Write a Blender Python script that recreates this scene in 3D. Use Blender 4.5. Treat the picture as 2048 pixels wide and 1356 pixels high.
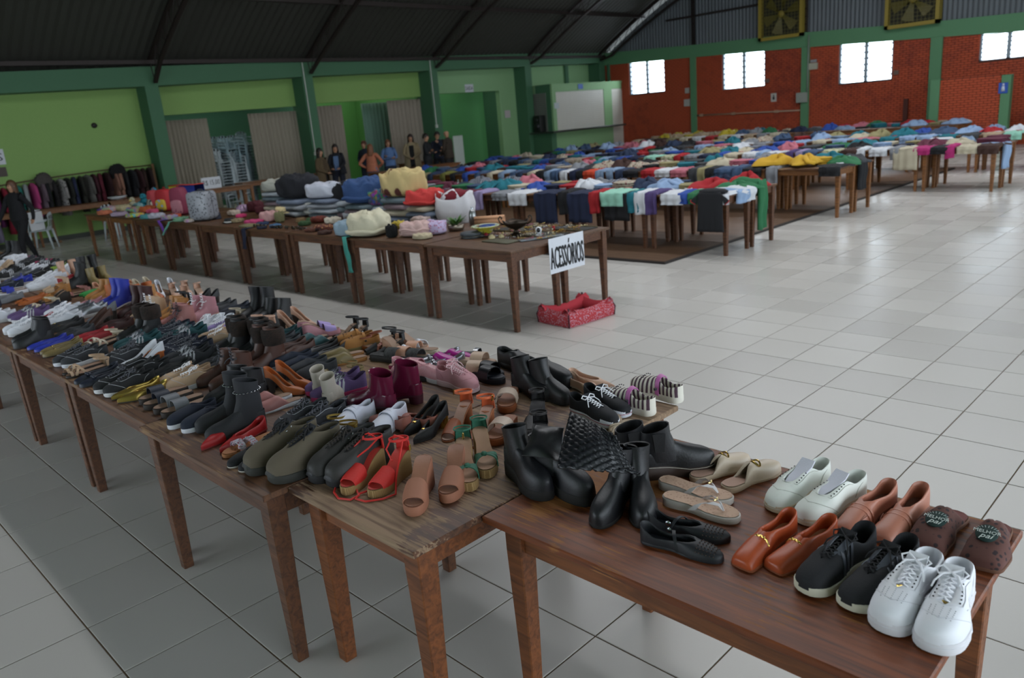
import bpy, bmesh, math, random
from mathutils import Vector, Matrix, noise
from math import sin, cos, pi, radians as R
sc = bpy.context.scene
for o in list(bpy.data.objects): bpy.data.objects.remove(o)
col = sc.collection

# ---------------------------------------------------------------- camera
CAM = Vector((4.894, -0.653, 2.012))
YAW, PITCH, ROLL, FPX = 2.3733, 0.2766, -0.08713, 1546.25
_f = Vector((cos(YAW)*cos(PITCH), sin(YAW)*cos(PITCH), -sin(PITCH)))
_r = _f.cross(Vector((0, 0, 1))).normalized(); _u = _r.cross(_f)
RT = _r*cos(ROLL) + _u*sin(ROLL); UP = -_r*sin(ROLL) + _u*cos(ROLL); FW = _f
cd = bpy.data.cameras.new('camera'); cam = bpy.data.objects.new('camera', cd); col.objects.link(cam)
m = Matrix((RT, UP, -FW)).transposed().to_4x4(); m.translation = CAM; cam.matrix_world = m
cd.sensor_width = 36; cd.lens = 36*FPX/2048; cd.clip_start = .05; cd.clip_end = 300
cd.dof.use_dof = True; cd.dof.focus_distance = 2.9; cd.dof.aperture_fstop = 3.5
sc.camera = cam
def ray(px, py): return FW + RT*((px-1024)/FPX) + UP*((678-py)/FPX)
def at(px, py, z=.76):
    d = ray(px, py); return CAM + d*((z-CAM.z)/d.z)
def atX(px, py, X):
    d = ray(px, py); return CAM + d*((X-CAM.x)/d.x)
def atY(px, py, Y):
    d = ray(px, py); return CAM + d*((Y-CAM.y)/d.y)

# ---------------------------------------------------------------- world, light, exposure
w = bpy.data.worlds.new('world'); sc.world = w; w.use_nodes = True
bg = w.node_tree.nodes['Background']; bg.inputs[0].default_value = (.80, .90, 1, 1); bg.inputs[1].default_value = 5.0
sc.view_settings.view_transform = 'Standard'; sc.view_settings.look = 'None'
sc.view_settings.exposure = -.28; sc.view_settings.gamma = 1; sc.view_settings.use_curve_mapping = False
def area(name, loc, target, sx, sy, power, color=(.86, .94, 1)):
    l = bpy.data.lights.new(name, 'AREA'); l.shape = 'RECTANGLE'; l.size = sx; l.size_y = sy; l.energy = power; l.color = color
    o = bpy.data.objects.new(name, l); col.objects.link(o); o.location = loc
    d = (Vector(target)-Vector(loc)).normalized()
    x = Vector((1, 0, 0)) if abs(d.z) > .5 else Vector((0, 0, 1)).cross(d).normalized()
    z = -d; x = (x - z*x.dot(z)).normalized(); y = z.cross(x)
    mm = Matrix((x, y, z)).transposed().to_4x4(); mm.translation = Vector(loc); o.matrix_world = mm
    return o
sc.cycles.max_bounces = 5; sc.cycles.diffuse_bounces = 3; sc.cycles.glossy_bounces = 3
sc.cycles.use_denoising = True; sc.cycles.sample_clamp_indirect = 6
# daylight falling through translucent roof strips (they run down the slope between trusses) and wall openings
SKY_Y = [4.6, 9.9, 15.2, 20.3]
for k, yy in enumerate(SKY_Y):
    area('skylight_light', (-2.2, yy, 7.25), (-2.2, yy, 0), 10, .6, 335, (.94, .965, 1))
area('side_opening_light', (9.6, 14, 2.4), (0, 14, 1.2), 14, 2.6, 170)
area('side_opening_light', (9.6, 2, 2.4), (0, 3, 1.2), 8, 2.6, 80)
area('front_opening_light', (-4, -6.3, 2.3), (-4, 0, .6), 11, 2.4, 50)

# ---------------------------------------------------------------- materials
MATS = {}
def lin(h):
    h = h.lstrip('#'); v = [int(h[i:i+2], 16)/255 for i in (0, 2, 4)]
    return tuple(c/12.92 if c <= .04045 else ((c+.055)/1.055)**2.4 for c in v)
def nt(mt):
    mt.use_nodes = True; n = mt.node_tree; return n, n.nodes['Principled BSDF']
def mat(hexc, rough=.6, metal=0, kind='plain', hex2=None, scale=20, bump=.15, spec=.5):
    key = (hexc, rough, metal, kind, hex2, scale, bump, spec)
    if key in MATS: return MATS[key]
    mt = bpy.data.materials.new(f'{kind}_{hexc}'); n, b = nt(mt); L = n.links.new
    b.inputs['Roughness'].default_value = rough; b.inputs['Metallic'].default_value = metal
    b.inputs['Specular IOR Level'].default_value = spec
    c1 = lin(hexc); c2 = lin(hex2) if hex2 else tuple(x*.72 for x in c1)
    tc = n.nodes.new('ShaderNodeTexCoord'); mp = n.nodes.new('ShaderNodeMapping'); L(tc.outputs['Object'], mp.inputs[0])
    src = None
    def ramp(fac, stops):
        r = n.nodes.new('ShaderNodeValToRGB'); L(fac, r.inputs[0]); e = r.color_ramp.elements
        e[0].position, e[0].color = stops[0][0], (*stops[0][1], 1); e[1].position, e[1].color = stops[1][0], (*stops[1][1], 1)
        for p, c in stops[2:]:
            x = e.new(p); x.color = (*c, 1)
        return r.outputs[0]
    def noi(s, det=4, dist=0):
        t = n.nodes.new('ShaderNodeTexNoise'); t.inputs['Scale'].default_value = s; t.inputs['Detail'].default_value = det
        t.inputs['Distortion'].default_value = dist; L(mp.outputs[0], t.inputs[0]); return t.outputs[0]
    hgt = None
    if kind in ('plain', 'cloth', 'leather'):
        f = noi(scale); src = ramp(f, [(.3, tuple(.86*x+.14*y for x, y in zip(c1, c2))), (.7, c1)])
        hgt = noi({'plain': 60, 'cloth': 260, 'leather': 140}[kind], 3)
    elif kind == 'blot':      # patches of a second colour (prints, leopard, floral)
        v = n.nodes.new('ShaderNodeTexVoronoi'); v.inputs['Scale'].default_value = scale; L(mp.outputs[0], v.inputs[0])
        src = ramp(v.outputs['Distance'], [(.28, c2), (.36, c1)]); hgt = v.outputs['Distance']
    elif kind == 'stripe':
        wv = n.nodes.new('ShaderNodeTexWave'); wv.inputs['Scale'].default_value = scale; wv.inputs['Distortion'].default_value = 1.5 if hex2 else 0
        L(mp.outputs[0], wv.inputs[0]); src = ramp(wv.outputs['Fac'], [(.48, c1), (.54, c2)]); hgt = noi(200)
    elif kind == 'band':
        wv = n.nodes.new('ShaderNodeTexWave'); wv.inputs['Scale'].default_value = scale; wv.bands_direction = 'Y'
        L(mp.outputs[0], wv.inputs[0]); src = ramp(wv.outputs['Fac'], [(.45, c1), (.55, c2)]); hgt = noi(200)
    elif kind == 'multi':     # many coloured print
        v = n.nodes.new('ShaderNodeTexVoronoi'); v.inputs['Scale'].default_value = scale; L(mp.outputs[0], v.inputs[0])
        hs = n.nodes.new('ShaderNodeHueSaturation'); hs.inputs['Saturation'].default_value = 1.1; hs.inputs['Color'].default_value = (*c1, 1)
        sep = n.nodes.new('ShaderNodeSeparateColor'); L(v.outputs['Color'], sep.inputs[0])
        L(sep.outputs[0], hs.inputs['Hue'])
        mx = n.nodes.new('ShaderNodeMix'); mx.data_type = 'RGBA'; L(sep.outputs[1], mx.inputs[0]); L(hs.outputs[0], mx.inputs[6]); mx.inputs[7].default_value = (*c2, 1)
        src = mx.outputs[2]; hgt = noi(150)
    elif kind == 'fur':
        src = ramp(noi(scale*3, 8, 1), [(.35, c2), (.65, c1)]); hgt = noi(220, 8, 2)
    elif kind == 'glit':
        v = n.nodes.new('ShaderNodeTexVoronoi'); v.inputs['Scale'].default_value = 260; L(mp.outputs[0], v.inputs[0])
        src = ramp(v.outputs['Distance'], [(.1, tuple(min(1, x*2.2) for x in c1)), (.3, c1)]); hgt = v.outputs['Distance']
    elif kind == 'denim':
        src = ramp(noi(scale*.6, 5), [(.3, tuple(.45*x+.55*y for x, y in zip(c1, c2))), (.65, c1)]); hgt = noi(300)
    elif kind == 'wood':
        mp.inputs['Scale'].default_value = (1.2, 14, 14)
        t = noi(scale*.35, 6, 1.2)
        src = ramp(t, [(.25, c2), (.6, c1), (.8, tuple(x*1.25 for x in c1))]); hgt = t
        rr = n.nodes.new('ShaderNodeMapRange'); L(t, rr.inputs[0]); rr.inputs[3].default_value = rough+.15; rr.inputs[4].default_value = rough-.1; L(rr.outputs[0], b.inputs['Roughness'])
    if src is not None: L(src, b.inputs['Base Color'])
    if hgt is not None and bump > 0:
        bp = n.nodes.new('ShaderNodeBump'); bp.inputs['Strength'].default_value = bump; bp.inputs['Distance'].default_value = .004
        L(hgt, bp.inputs['Height']); L(bp.outputs[0], b.inputs['Normal'])
    MATS[key] = mt; return mt
def worn_wood(name, base, dark, light, patch, thr, rough=.42, alongy=False):
    """table wood: grain, dark stains, bare worn patches"""
    mt = bpy.data.materials.new(name); n, b = nt(mt); L = n.links.new
    tc = n.nodes.new('ShaderNodeTexCoord')
    def noi(s, sc3=(1, 1, 1), det=5, dist=0):
        mp = n.nodes.new('ShaderNodeMapping'); L(tc.outputs['Object'], mp.inputs[0]); mp.inputs['Scale'].default_value = sc3
        t = n.nodes.new('ShaderNodeTexNoise'); t.inputs['Scale'].default_value = s; t.inputs['Detail'].default_value = det; t.inputs['Distortion'].default_value = dist
        L(mp.outputs[0], t.inputs[0]); return t.outputs[0]
    g3 = (16, 1, 16) if alongy else (1, 16, 16)
    def ramp(fac, p0, c0, p1, c1):
        r = n.nodes.new('ShaderNodeValToRGB'); L(fac, r.inputs[0]); e = r.color_ramp.elements
        e[0].position, e[0].color = p0, (*c0, 1); e[1].position, e[1].color = p1, (*c1, 1); return r.outputs[0]
    def mix(f, a, c):
        x = n.nodes.new('ShaderNodeMix'); x.data_type = 'RGBA'; L(f, x.inputs[0]); L(a, x.inputs[6]); L(c, x.inputs[7]); return x.outputs[2]
    grain = noi(3.2, g3, 7, .6)
    c0 = ramp(grain, .3, lin(dark), .62, lin(base))
    cw = ramp(grain, .3, lin(patch), .62, lin(light))
    pm = n.nodes.new('ShaderNodeMath'); pm.operation = 'ADD'
    big = noi(2.1, (1, 1, 1), 6, .8); fg = noi(7, g3, 6, 0)
    ms = n.nodes.new('ShaderNodeMath'); ms.operation = 'MULTIPLY'; ms.inputs[1].default_value = .45; L(fg, ms.inputs[0])
    L(big, pm.inputs[0]); L(ms.outputs[0], pm.inputs[1])
    mask = ramp(pm.outputs[0], thr, (0, 0, 0), thr+.05, (1, 1, 1))
    cc = mix(mask, c0, cw); L(cc, b.inputs['Base Color'])
    rr = n.nodes.new('ShaderNodeMapRange'); L(mask, rr.inputs[0]); rr.inputs[3].default_value = rough; rr.inputs[4].default_value = min(.85, rough+.25); L(rr.outputs[0], b.inputs['Roughness'])
    bp = n.nodes.new('ShaderNodeBump'); bp.inputs['Strength'].default_value = .25; bp.inputs['Distance'].default_value = .002; L(grain, bp.inputs['Height']); L(bp.outputs[0], b.inputs['Normal'])
    return mt

# ---------------------------------------------------------------- mesh helpers
class MB:
    def __init__(s): s.v = []; s.f = []; s.m = []; s.mi = 0
    def pt(s, p): s.v.append(tuple(p)); return len(s.v)-1
    def face(s, ids): s.f.append(tuple(ids)); s.m.append(s.mi)
    def box(s, x0, y0, z0, x1, y1, z1, M=None):
        c = [Vector(p) for p in ((x0,y0,z0),(x1,y0,z0),(x1,y1,z0),(x0,y1,z0),(x0,y0,z1),(x1,y0,z1),(x1,y1,z1),(x0,y1,z1))]
        if M: c = [M @ p for p in c]
        i = [s.pt(p) for p in c]
        for q in ((0,3,2,1),(4,5,6,7),(0,1,5,4),(1,2,6,5),(2,3,7,6),(3,0,4,7)): s.face([i[k] for k in q])
        return s
    def prism(s, poly, z0, z1, M=None):
        n = len(poly); a = [Vector((x, y, z0)) for x, y in poly]; c = [Vector((x, y, z1)) for x, y in poly]
        if M: a = [M @ p for p in a]; c = [M @ p for p in c]
        ia = [s.pt(p) for p in a]; ic = [s.pt(p) for p in c]
        s.face(ia[::-1]); s.face(ic)
        for k in range(n): s.face((ia[k], ia[(k+1) % n], ic[(k+1) % n], ic[k]))
        return s
    def grid(s, rows, closed=False, cap0=False, cap1=False):
        ids = [[s.pt(p) for p in r] for r in rows]; n = len(rows[0])
        for a, b in zip(ids, ids[1:]):
            for k in range(n if closed else n-1):
                s.face((a[k], a[(k+1) % n], b[(k+1) % n], b[k]))
        if cap0: s.face(ids[0][::-1])
        if cap1: s.face(ids[-1])
        return s
    def tube(s, pts, r, n=6, closed=False, flat=1.0):
        pts = [Vector(p) for p in pts]; N = len(pts); rows = []; up = None
        for i in range(N):
            t = (pts[(i+1) % N]-pts[i-1]) if closed else (pts[min(i+1, N-1)]-pts[max(i-1, 0)])
            if t.length < 1e-9: t = Vector((0, 0, 1))
            t.normalize()
            if up is None: up = Vector((0, 0, 1)) if abs(t.z) < .9 else Vector((1, 0, 0))
            a = t.cross(up).normalized(); up = a.cross(t).normalized(); rr = r[i] if isinstance(r, (list, tuple)) else r
            rows.append([pts[i]+a*cos(2*pi*k/n)*rr+up*sin(2*pi*k/n)*rr*flat for k in range(n)])
        if closed: rows.append(rows[0])
        return s.grid(rows, True, not closed, not closed)
    def lathe(s, prof, n=16, c=(0, 0, 0), sy=1):
        rows = [[(c[0]+r*cos(2*pi*k/n), c[1]+r*sy*sin(2*pi*k/n), c[2]+z) for k in range(n)] for r, z in prof]
        return s.grid(rows, True, prof[0][0] > 1e-5, prof[-1][0] > 1e-5)
    def blob(s, c, rx, ry, rz, n=10, m=7, amp=0, seed=0, fr=3, zmin=None):
        rows = []
        for i in range(m+1):
            th = pi*i/m; row = []
            for k in range(n):
                ph = 2*pi*k/n; d = Vector((sin(th)*cos(ph), sin(th)*sin(ph), cos(th)))
                q = 1+amp*noise.noise(d*fr+Vector((seed*7.3, seed*1.7, 0)))
                p = Vector((c[0]+d.x*rx*q, c[1]+d.y*ry*q, c[2]+d.z*rz*q))
                if zmin is not None and p.z < zmin: p.z = zmin
                row.append(p)
            rows.append(row)
        return s.grid(rows, True)
    def mesh(s, name, smooth=True, autos=None):
        me = bpy.data.meshes.new(name); me.from_pydata(s.v, [], s.f)
        for p, k in zip(me.polygons, s.m): p.material_index = k
        bm = bmesh.new(); bm.from_mesh(me); bmesh.ops.remove_doubles(bm, verts=bm.verts, dist=1e-5)
        bmesh.ops.recalc_face_normals(bm, faces=bm.faces); bm.to_mesh(me); bm.free()
        if smooth:
            for p in me.polygons: p.use_smooth = True
            if autos is not None: me.set_sharp_from_angle(angle=R(autos))
        return me
def link(name, me, mats, parent=None, loc=(0, 0, 0), rot=(0, 0, 0), scale=(1, 1, 1)):
    o = bpy.data.objects.new(name, me); col.objects.link(o)
    if not isinstance(mats, (list, tuple)): mats = [mats]
    if me is not None:
        while len(me.materials) < len(mats): me.materials.append(None)
        for k, x in enumerate(mats):
            if me.materials[k] is None: me.materials[k] = x
            elif me.materials[k] != x: o.material_slots[k].link = 'OBJECT'; o.material_slots[k].material = x
    o.parent = parent; o.location = loc; o.rotation_euler = rot; o.scale = scale
    return o
def thing(name, label, cat, loc=(0, 0, 0), rz=0, group=None, rot=None, scale=(1, 1, 1)):
    o = bpy.data.objects.new(name, None); col.objects.link(o); o.location = loc; o.rotation_euler = rot or (0, 0, rz); o.scale = scale
    o.empty_display_size = .05; o['label'] = label; o['category'] = cat
    if group: o['group'] = group
    return o
def tag(o, label, cat, group=None):
    o['label'] = label; o['category'] = cat
    if group: o['group'] = group
    return o
def struct(name, mb, mats, parent=None, smooth=False, **k):
    o = link(name, mb.mesh(name, smooth), mats, parent, **k)
    if parent is None: o['kind'] = 'structure'
    return o
def bevel_box(x0, y0, z0, x1, y1, z1, b=.004):
    mb = MB(); rows = []
    for z, i in ((z0, b), (z0+b, 0), (z1-b, 0), (z1, b)):
        xa, xb, ya, yb = x0+i, x1-i, y0+i, y1-i; c = b*.6
        rows.append([(xa+c,ya,z),(xb-c,ya,z),(xb,ya+c,z),(xb,yb-c,z),(xb-c,yb,z),(xa+c,yb,z),(xa,yb-c,z),(xa,ya+c,z)])
    mb.grid(rows, True, True, True); return mb
def text_mesh(name, body, size, extrude=.0006, font_scale=(1, 1), align='CENTER', shear=0):
    c = bpy.data.curves.new(name, 'FONT'); c.body = body; c.size = size; c.extrude = extrude; c.align_x = align; c.align_y = 'CENTER'; c.resolution_u = 2; c.shear = shear
    o = bpy.data.objects.new(name, c); col.objects.link(o)
    me = bpy.data.meshes.new_from_object(o.evaluated_get(bpy.context.evaluated_depsgraph_get()))
    bpy.data.objects.remove(o); bpy.data.curves.remove(c)
    for v in me.vertices: v.co.x *= font_scale[0]; v.co.y *= font_scale[1]
    me.name = name; return me
# ================================================================ SETTING
T = .45
def floor_mat():
    mt = bpy.data.materials.new('glazed_tile'); n, b = nt(mt); L = n.links.new
    g = n.nodes.new('ShaderNodeNewGeometry'); mp = n.nodes.new('ShaderNodeVectorMath'); mp.operation = 'SCALE'; mp.inputs[3].default_value = 1/T; L(g.outputs['Position'], mp.inputs[0])
    fl = n.nodes.new('ShaderNodeVectorMath'); fl.operation = 'FLOOR'; L(mp.outputs[0], fl.inputs[0])
    wn = n.nodes.new('ShaderNodeTexWhiteNoise'); L(fl.outputs[0], wn.inputs[0])
    nz = n.nodes.new('ShaderNodeTexNoise'); nz.inputs['Scale'].default_value = 3; nz.inputs['Detail'].default_value = 6; L(g.outputs['Position'], nz.inputs[0])
    nf = n.nodes.new('ShaderNodeTexNoise'); nf.inputs['Scale'].default_value = 60; nf.inputs['Detail'].default_value = 3; L(g.outputs['Position'], nf.inputs[0])
    ad = n.nodes.new('ShaderNodeMath'); ad.operation = 'MULTIPLY_ADD'; L(wn.outputs['Value'], ad.inputs[0]); ad.inputs[1].default_value = .5; ad.inputs[2].default_value = .3
    r = n.nodes.new('ShaderNodeValToRGB'); L(ad.outputs[0], r.inputs[0]); e = r.color_ramp.elements
    e[0].position = .3; e[0].color = (*lin('#bab6b1'), 1); e[1].position = 1.0; e[1].color = (*lin('#c4c0ba'), 1)
    L(r.outputs[0], b.inputs['Base Color']); b.inputs['Specular IOR Level'].default_value = .4
    rr = n.nodes.new('ShaderNodeMapRange'); L(wn.outputs['Value'], rr.inputs[0]); rr.inputs[3].default_value = .25; rr.inputs[4].default_value = .32; L(rr.outputs[0], b.inputs['Roughness'])
    bp = n.nodes.new('ShaderNodeBump'); bp.inputs['Strength'].default_value = .06; bp.inputs['Distance'].default_value = .003; L(nf.outputs[0], bp.inputs['Height']); L(bp.outputs[0], b.inputs['Normal'])
    return mt
MTILE = floor_mat(); MGROUT = mat('#6d5b48', .9, bump=0)
mb = MB(); mb.box(-21.5, -6.5, -.06, 9.8, 27.4, -.004)
FLOOR = struct('floor', mb, MGROUT)
tm = MB(); q = T/2; g = .0035; bv = .0025
tm.grid([[(-q+g,-q+g,-.005),(q-g,-q+g,-.005),(q-g,q-g,-.005),(-q+g,q-g,-.005)],
         [(-q+g,-q+g,-.0012),(q-g,-q+g,-.0012),(q-g,q-g,-.0012),(-q+g,q-g,-.0012)],
         [(-q+g+bv,-q+g+bv,0),(q-g-bv,-q+g+bv,0),(q-g-bv,q-g-bv,0),(-q+g+bv,q-g-bv,0)]], True, False, True)
tile_me = tm.mesh('tile', False); tile_me.materials.append(MTILE)
cells = []
for a in range(-48, 22):
    for c in range(-15, 61):
        p = Vector(((a+.5)*T, (c+.5)*T, 0)); d = p-CAM; z = d.dot(FW); vis = 0
        if z > .3:
            px = 1024+FPX*d.dot(RT)/z; py = 678-FPX*d.dot(UP)/z
            vis = -60 < px < 2110 and -50 < py < 1440
        cells.append((0 if vis else 1, d.length, p))
cells.sort(key=lambda t: (t[0], t[1]))
for _, _, p in cells[:300]:
    o = bpy.data.objects.new('tile', tile_me); col.objects.link(o); o.parent = FLOOR; o.location = p
rest = MB()
for _, _, p in cells[300:]:
    x, y = p.x, p.y
    rest.grid([[(x-q+g,y-q+g,-.005),(x+q-g,y-q+g,-.005),(x+q-g,y+q-g,-.005),(x-q+g,y+q-g,-.005)],
               [(x-q+g+.001,y-q+g+.001,0),(x+q-g-.001,y-q+g+.001,0),(x+q-g-.001,y+q-g-.001,0),(x-q+g+.001,y+q-g-.001,0)]], True, False, True)
o = link('tile_field', rest.mesh('tile_field', False), MTILE, FLOOR); o['kind'] = 'stuff'

# wooden dance floor with boards
MPLK = mat('#6e5440', .42, 0, 'wood', '#3f2e22', 10, .2); MDK = mat('#1d1613', .6)
PX0, PX1, PY0, PY1, PZ = -14.5, -.86, 7.82, 19.9, .035
mb = MB(); mb.box(PX0, PY0, -.0005, PX1, PY1, PZ-.006)
DANCE = struct('trim_1', mb, MDK); DANCE['label'] = 'dark wooden dance floor raised a little above the tiles'
bw = .151; rows = int((PY1-PY0)/bw); bl = []
random.seed(5)
for r_ in range(rows):
    x = PX1-.03 - random.random()*1.6
    segs = [(x, PX1-.03)]
    while x > PX0+.1:
        x2 = max(PX0+.03, x-2.4); segs.append((x2, x)); x = x2
    for (a, c) in segs: bl.append((PY0+.03+(r_+.5)*bw*(1-.06/(PY1-PY0)), a, c))
bl.sort(key=lambda t: (t[0]-CAM.y)**2+((t[1]+t[2])/2-CAM.x)**2)
pm = bevel_box(-.5, -.5, 0, .5, .5, 1, .004).mesh('board', False); pm.materials.append(MPLK)
for (yy, a, c) in bl[:290]:
    o = bpy.data.objects.new('board', pm); col.objects.link(o); o.parent = DANCE; o.location = ((a+c)/2, yy, PZ-.02); o.scale = (c-a-.004, bw-.006, .02+random.uniform(-.0006, .0006))
mb = MB()
for (yy, a, c) in bl[290:]: mb.box(a+.002, yy-bw/2+.003, PZ-.02, c-.002, yy+bw/2-.003, PZ)
o = link('board_field', mb.mesh('board_field', False), MPLK, DANCE); o['kind'] = 'stuff'

# ---- left (green) wall, columns, beam
def ip(pts, v):
    if v <= pts[0][0]: return pts[0][1]
    for (a, za), (b_, zb) in zip(pts, pts[1:]):
        if v <= b_: return za+(zb-za)*(v-a)/(b_-a)
    return pts[-1][1]
BB = [(-6.5, 3.4), (4.4, 3.56), (8.08, 3.62), (12.73, 3.75), (17.66, 3.83), (22.4, 3.89), (27, 3.97)]
BT = [(-6.5, 3.95), (4.5, 4.03), (7.97, 4.10), (12.4, 4.18), (18.3, 4.29), (27, 4.43)]
GL = mat('#82a45c', .75, bump=.05); GLR = mat('#86ad7d', .75, bump=.05); GD = mat('#3f6a4c', .7, bump=.05); GDEEP = mat('#3f7c44', .7, bump=.05); GBR = mat('#5a9850', .7, bump=.05); GTEAL = mat('#3a6e54', .7, bump=.05)
CY = [3.4, 8.08, 12.73, 17.66, 22.4]      # right edges of the columns
cw = .36; XF = -16.6; XW = -17.2
mb = MB()
ys = [-6.5, 4.4, 8.08, 12.73, 17.66, 22.4, 27.0]
rows = []
for y in ys: rows.append([(XF-.003, y, ip(BB, y)), (XF-.003, y, ip(BT, y)), (XW-.2, y, ip(BT, y)), (XW-.2, y, ip(BB, y))])
mb.grid(rows, True, True, True)
WL = struct('wall_left', mb, [GD])
def wl(name, mb, mt): return link(name, mb.mesh(name, False), mt, WL)
mb = MB(); mb.box(XW-.2, -6.5, 0, XW, CY[1]-cw, 3.62)
wl('wall_panel', mb, GL)
# panels over the two curtained openings
for k in (1, 2):
    y0, y1 = CY[k], CY[k+1]-cw; h0 = atX(330 if k == 1 else 636, 231 if k == 1 else 207, XW).z; h1 = atX(595 if k == 1 else 846, 212 if k == 1 else 193, XW).z
    mb = MB(); mb.grid([[(XW, y0, h0), (XW, y0, 3.8), (XW-.2, y0, 3.8), (XW-.2, y0, h0)], [(XW, y1, h1), (XW, y1, 3.9), (XW-.2, y1, 3.9), (XW-.2, y1, h1)]], True, True, True)
    wl('wall_panel', mb, GL)
# bay 4: wall with doorway
d0 = atX(884, 186, XW); d1 = atX(998, 182, XW)
y0, y1 = CY[3], CY[4]-cw
mb = MB(); mb.box(XW-.2, d1.y, 0, XW, y1, 3.9); mb.box(XW-.2, y0, d0.z-.02, XW, d1.y, 3.9)
wl('wall_panel', mb, GLR)
mb = MB(); mb.box(XW-.9, d1.y-.02, 0, XW-.2, d1.y+.2, 3.9); wl('door_reveal', mb, GD)
mb = MB(); mb.box(XW-.2, CY[4], 2.0, XW, 27, 3.95); wl('wall_panel', mb, GLR)
mb = MB(); mb.box(XW-.05, 25.0, 2.4, XW+.08, 25.2, 3.95); mb.box(XW, 26.6, 2.4, XF, 27, 3.95); wl('pilaster', mb, GD)
for y in CY:
    mb = bevel_box(XW-.2, y-cw, 0, XF, y, ip(BB, y)+.01, .01); wl('column', mb, GD)
# conduits on columns
for k, (x1, y1_, x2, y2_) in enumerate(((603, 125, 621, 305), (852, 115, 867, 250))):
    a = atX(x1, y1_, XF+.03); c = atX(x2, y2_, XF+.03)
    mb = MB(); yy = CY[k+2]-cw*.85; mb.tube([(XF+.03, yy, a.z), (XF+.03, yy, c.z)], .018, 6); mb.box(XF+.0, yy-.04, c.z-.1, XF+.06, yy+.04, c.z)
    wl('conduit', mb, mat('#b9bdb4', .5))
# back rooms behind the openings
mb = MB(); mb.box(-21.3, 7.2, 0, -21.1, 14.6, 3.9); wl('back_room_wall', mb, GTEAL)
mb = MB(); mb.box(-21.3, 14.6, 0, -21.1, 18, 3.9); wl('back_room_wall', mb, GBR)
mb = MB(); mb.box(-18.6, 17.4, 0, -18.4, 22.5, 3.9); wl('back_room_wall', mb, GDEEP)
mb = MB(); mb.box(-21.3, 7.2, 0, XW-.2, 7.4, 3.9); mb.box(-21.3, 17.2, 0, XW-.2, 17.4, 3.9); wl('back_room_wall', mb, GBR)
mb = MB(); mb.box(-21.3, 7.2, 3.9, XW-.2, 22.5, 4.0); struct('ceiling_2', mb, mat('#8a9288', .8))
area('back_room_light', (-19.4, 15.6, 3.85), (-19.4, 15.6, 0), 2.5, 3, 32, (1, .98, .9))
area('back_room_light', (-19.0, 10.6, 3.85), (-18.6, 10.4, 0), 2, 3, 40, (1, .98, .9))
area('doorway_light', (-17.8, 19, 3.75), (-17.8, 19.3, 0), .5, 2.4, 11, (1, .98, .9))
mb = MB(); mb.box(XW-.01, -6.5, 0, XW+.02, CY[1]-cw, .12); struct('baseboard_left', mb, mat('#3a3f38', .6))

# curtains
def curtain(name, y0, y1, z0, z1, X, label, hexc, n=14, amp=.05, tilt=0):
    mb = MB(); rows = []; N = n*6
    for zi in range(9):
        f = zi/8; z = z1+(z0-z1)*f; row = []
        for k in range(N+1):
            t = k/N; y = y0+(y1-y0)*t+tilt*f
            a = amp*(.55+.45*f)*(1+.3*sin(k*.7))
            row.append((X+a*sin(2*pi*n*t+.4*sin(5*t+f)), y+.02*sin(7*t*n)*f, z))
        rows.append(row)
    mb.grid(rows); me = mb.mesh(name)
    o = link('curtain', me, mat(hexc, .85, 0, 'cloth', bump=.05))
    md = o.modifiers.new('thick', 'SOLIDIFY'); md.thickness = .006
    return tag(o, label, 'curtain')
def yX(px, X): return atX(px, 260, X).y
XC = XW-.08
curtain('curtain', yX(328, XC), yX(418, XC), .05, 2.75, XC, 'beige pleated curtain left of the stacked plastic chairs', '#8f8778', 11)
curtain('curtain', yX(500, XC), yX(603, XC), .05, 2.8, XC, 'beige pleated curtain right of the stacked plastic chairs', '#8f8778', 13)
curtain('curtain', yX(633, XC), yX(690, XC), .05, 2.9, XC, 'beige pleated curtain behind the couple at the left of the group', '#8f8578', 8)
curtain('curtain', yX(780, XC), yX(850, XC), .05, 2.95, XC, 'beige pleated curtain behind the woman in the cream coat', '#8f8578', 9)
XB = -18.4
curtain('curtain', yX(728, XB), yX(790, XB), .05, 2.95, XB, 'grey-green sheer curtain hung on eyelets beside the bright green wall', '#6f9080', 9, .06)

# ---- kiosk in the corner
XK = -15.75; YK = 22.55; zk = atX(1100, 168, XK).z; ye = min(26.95, atX(1257, 161, XK).y)
cz = atX(1110, 262, XK).z
s1a, s1b = atX(1111, 184, XK), atX(1207, 178, XK); s2a, s2b = atX(1223, 178, XK), atX(1255, 176, XK)
mb = MB()
mb.box(XW, YK, 0, XK-.05, YK+.12, zk); mb.box(XK-.15, YK+.002, s1a.z, XK, ye, zk-.09); mb.box(XK-.149, YK+.003, 0.001, XK-.004, s2a.y-.004, cz-.05)
mb.box(XK-.148, YK+.004, 0, XK-.002, s1a.y, s1a.z+.001); mb.box(XK-.148, s1b.y, 0, XK-.002, s2a.y, s1a.z+.001); mb.box(XW, YK-.004, zk-.09, XK+.003, 26.98, zk)
KI = struct('wall_kiosk', mb, GLR)
mb = MB(); mb.box(XF+.0, YK-.012, 0, XK-.08, YK, zk); link('painted_shade_side', mb.mesh('painted_shade_side', False), GD, KI)  # kiosk side turned from the light: its shade is put into darker green
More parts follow.
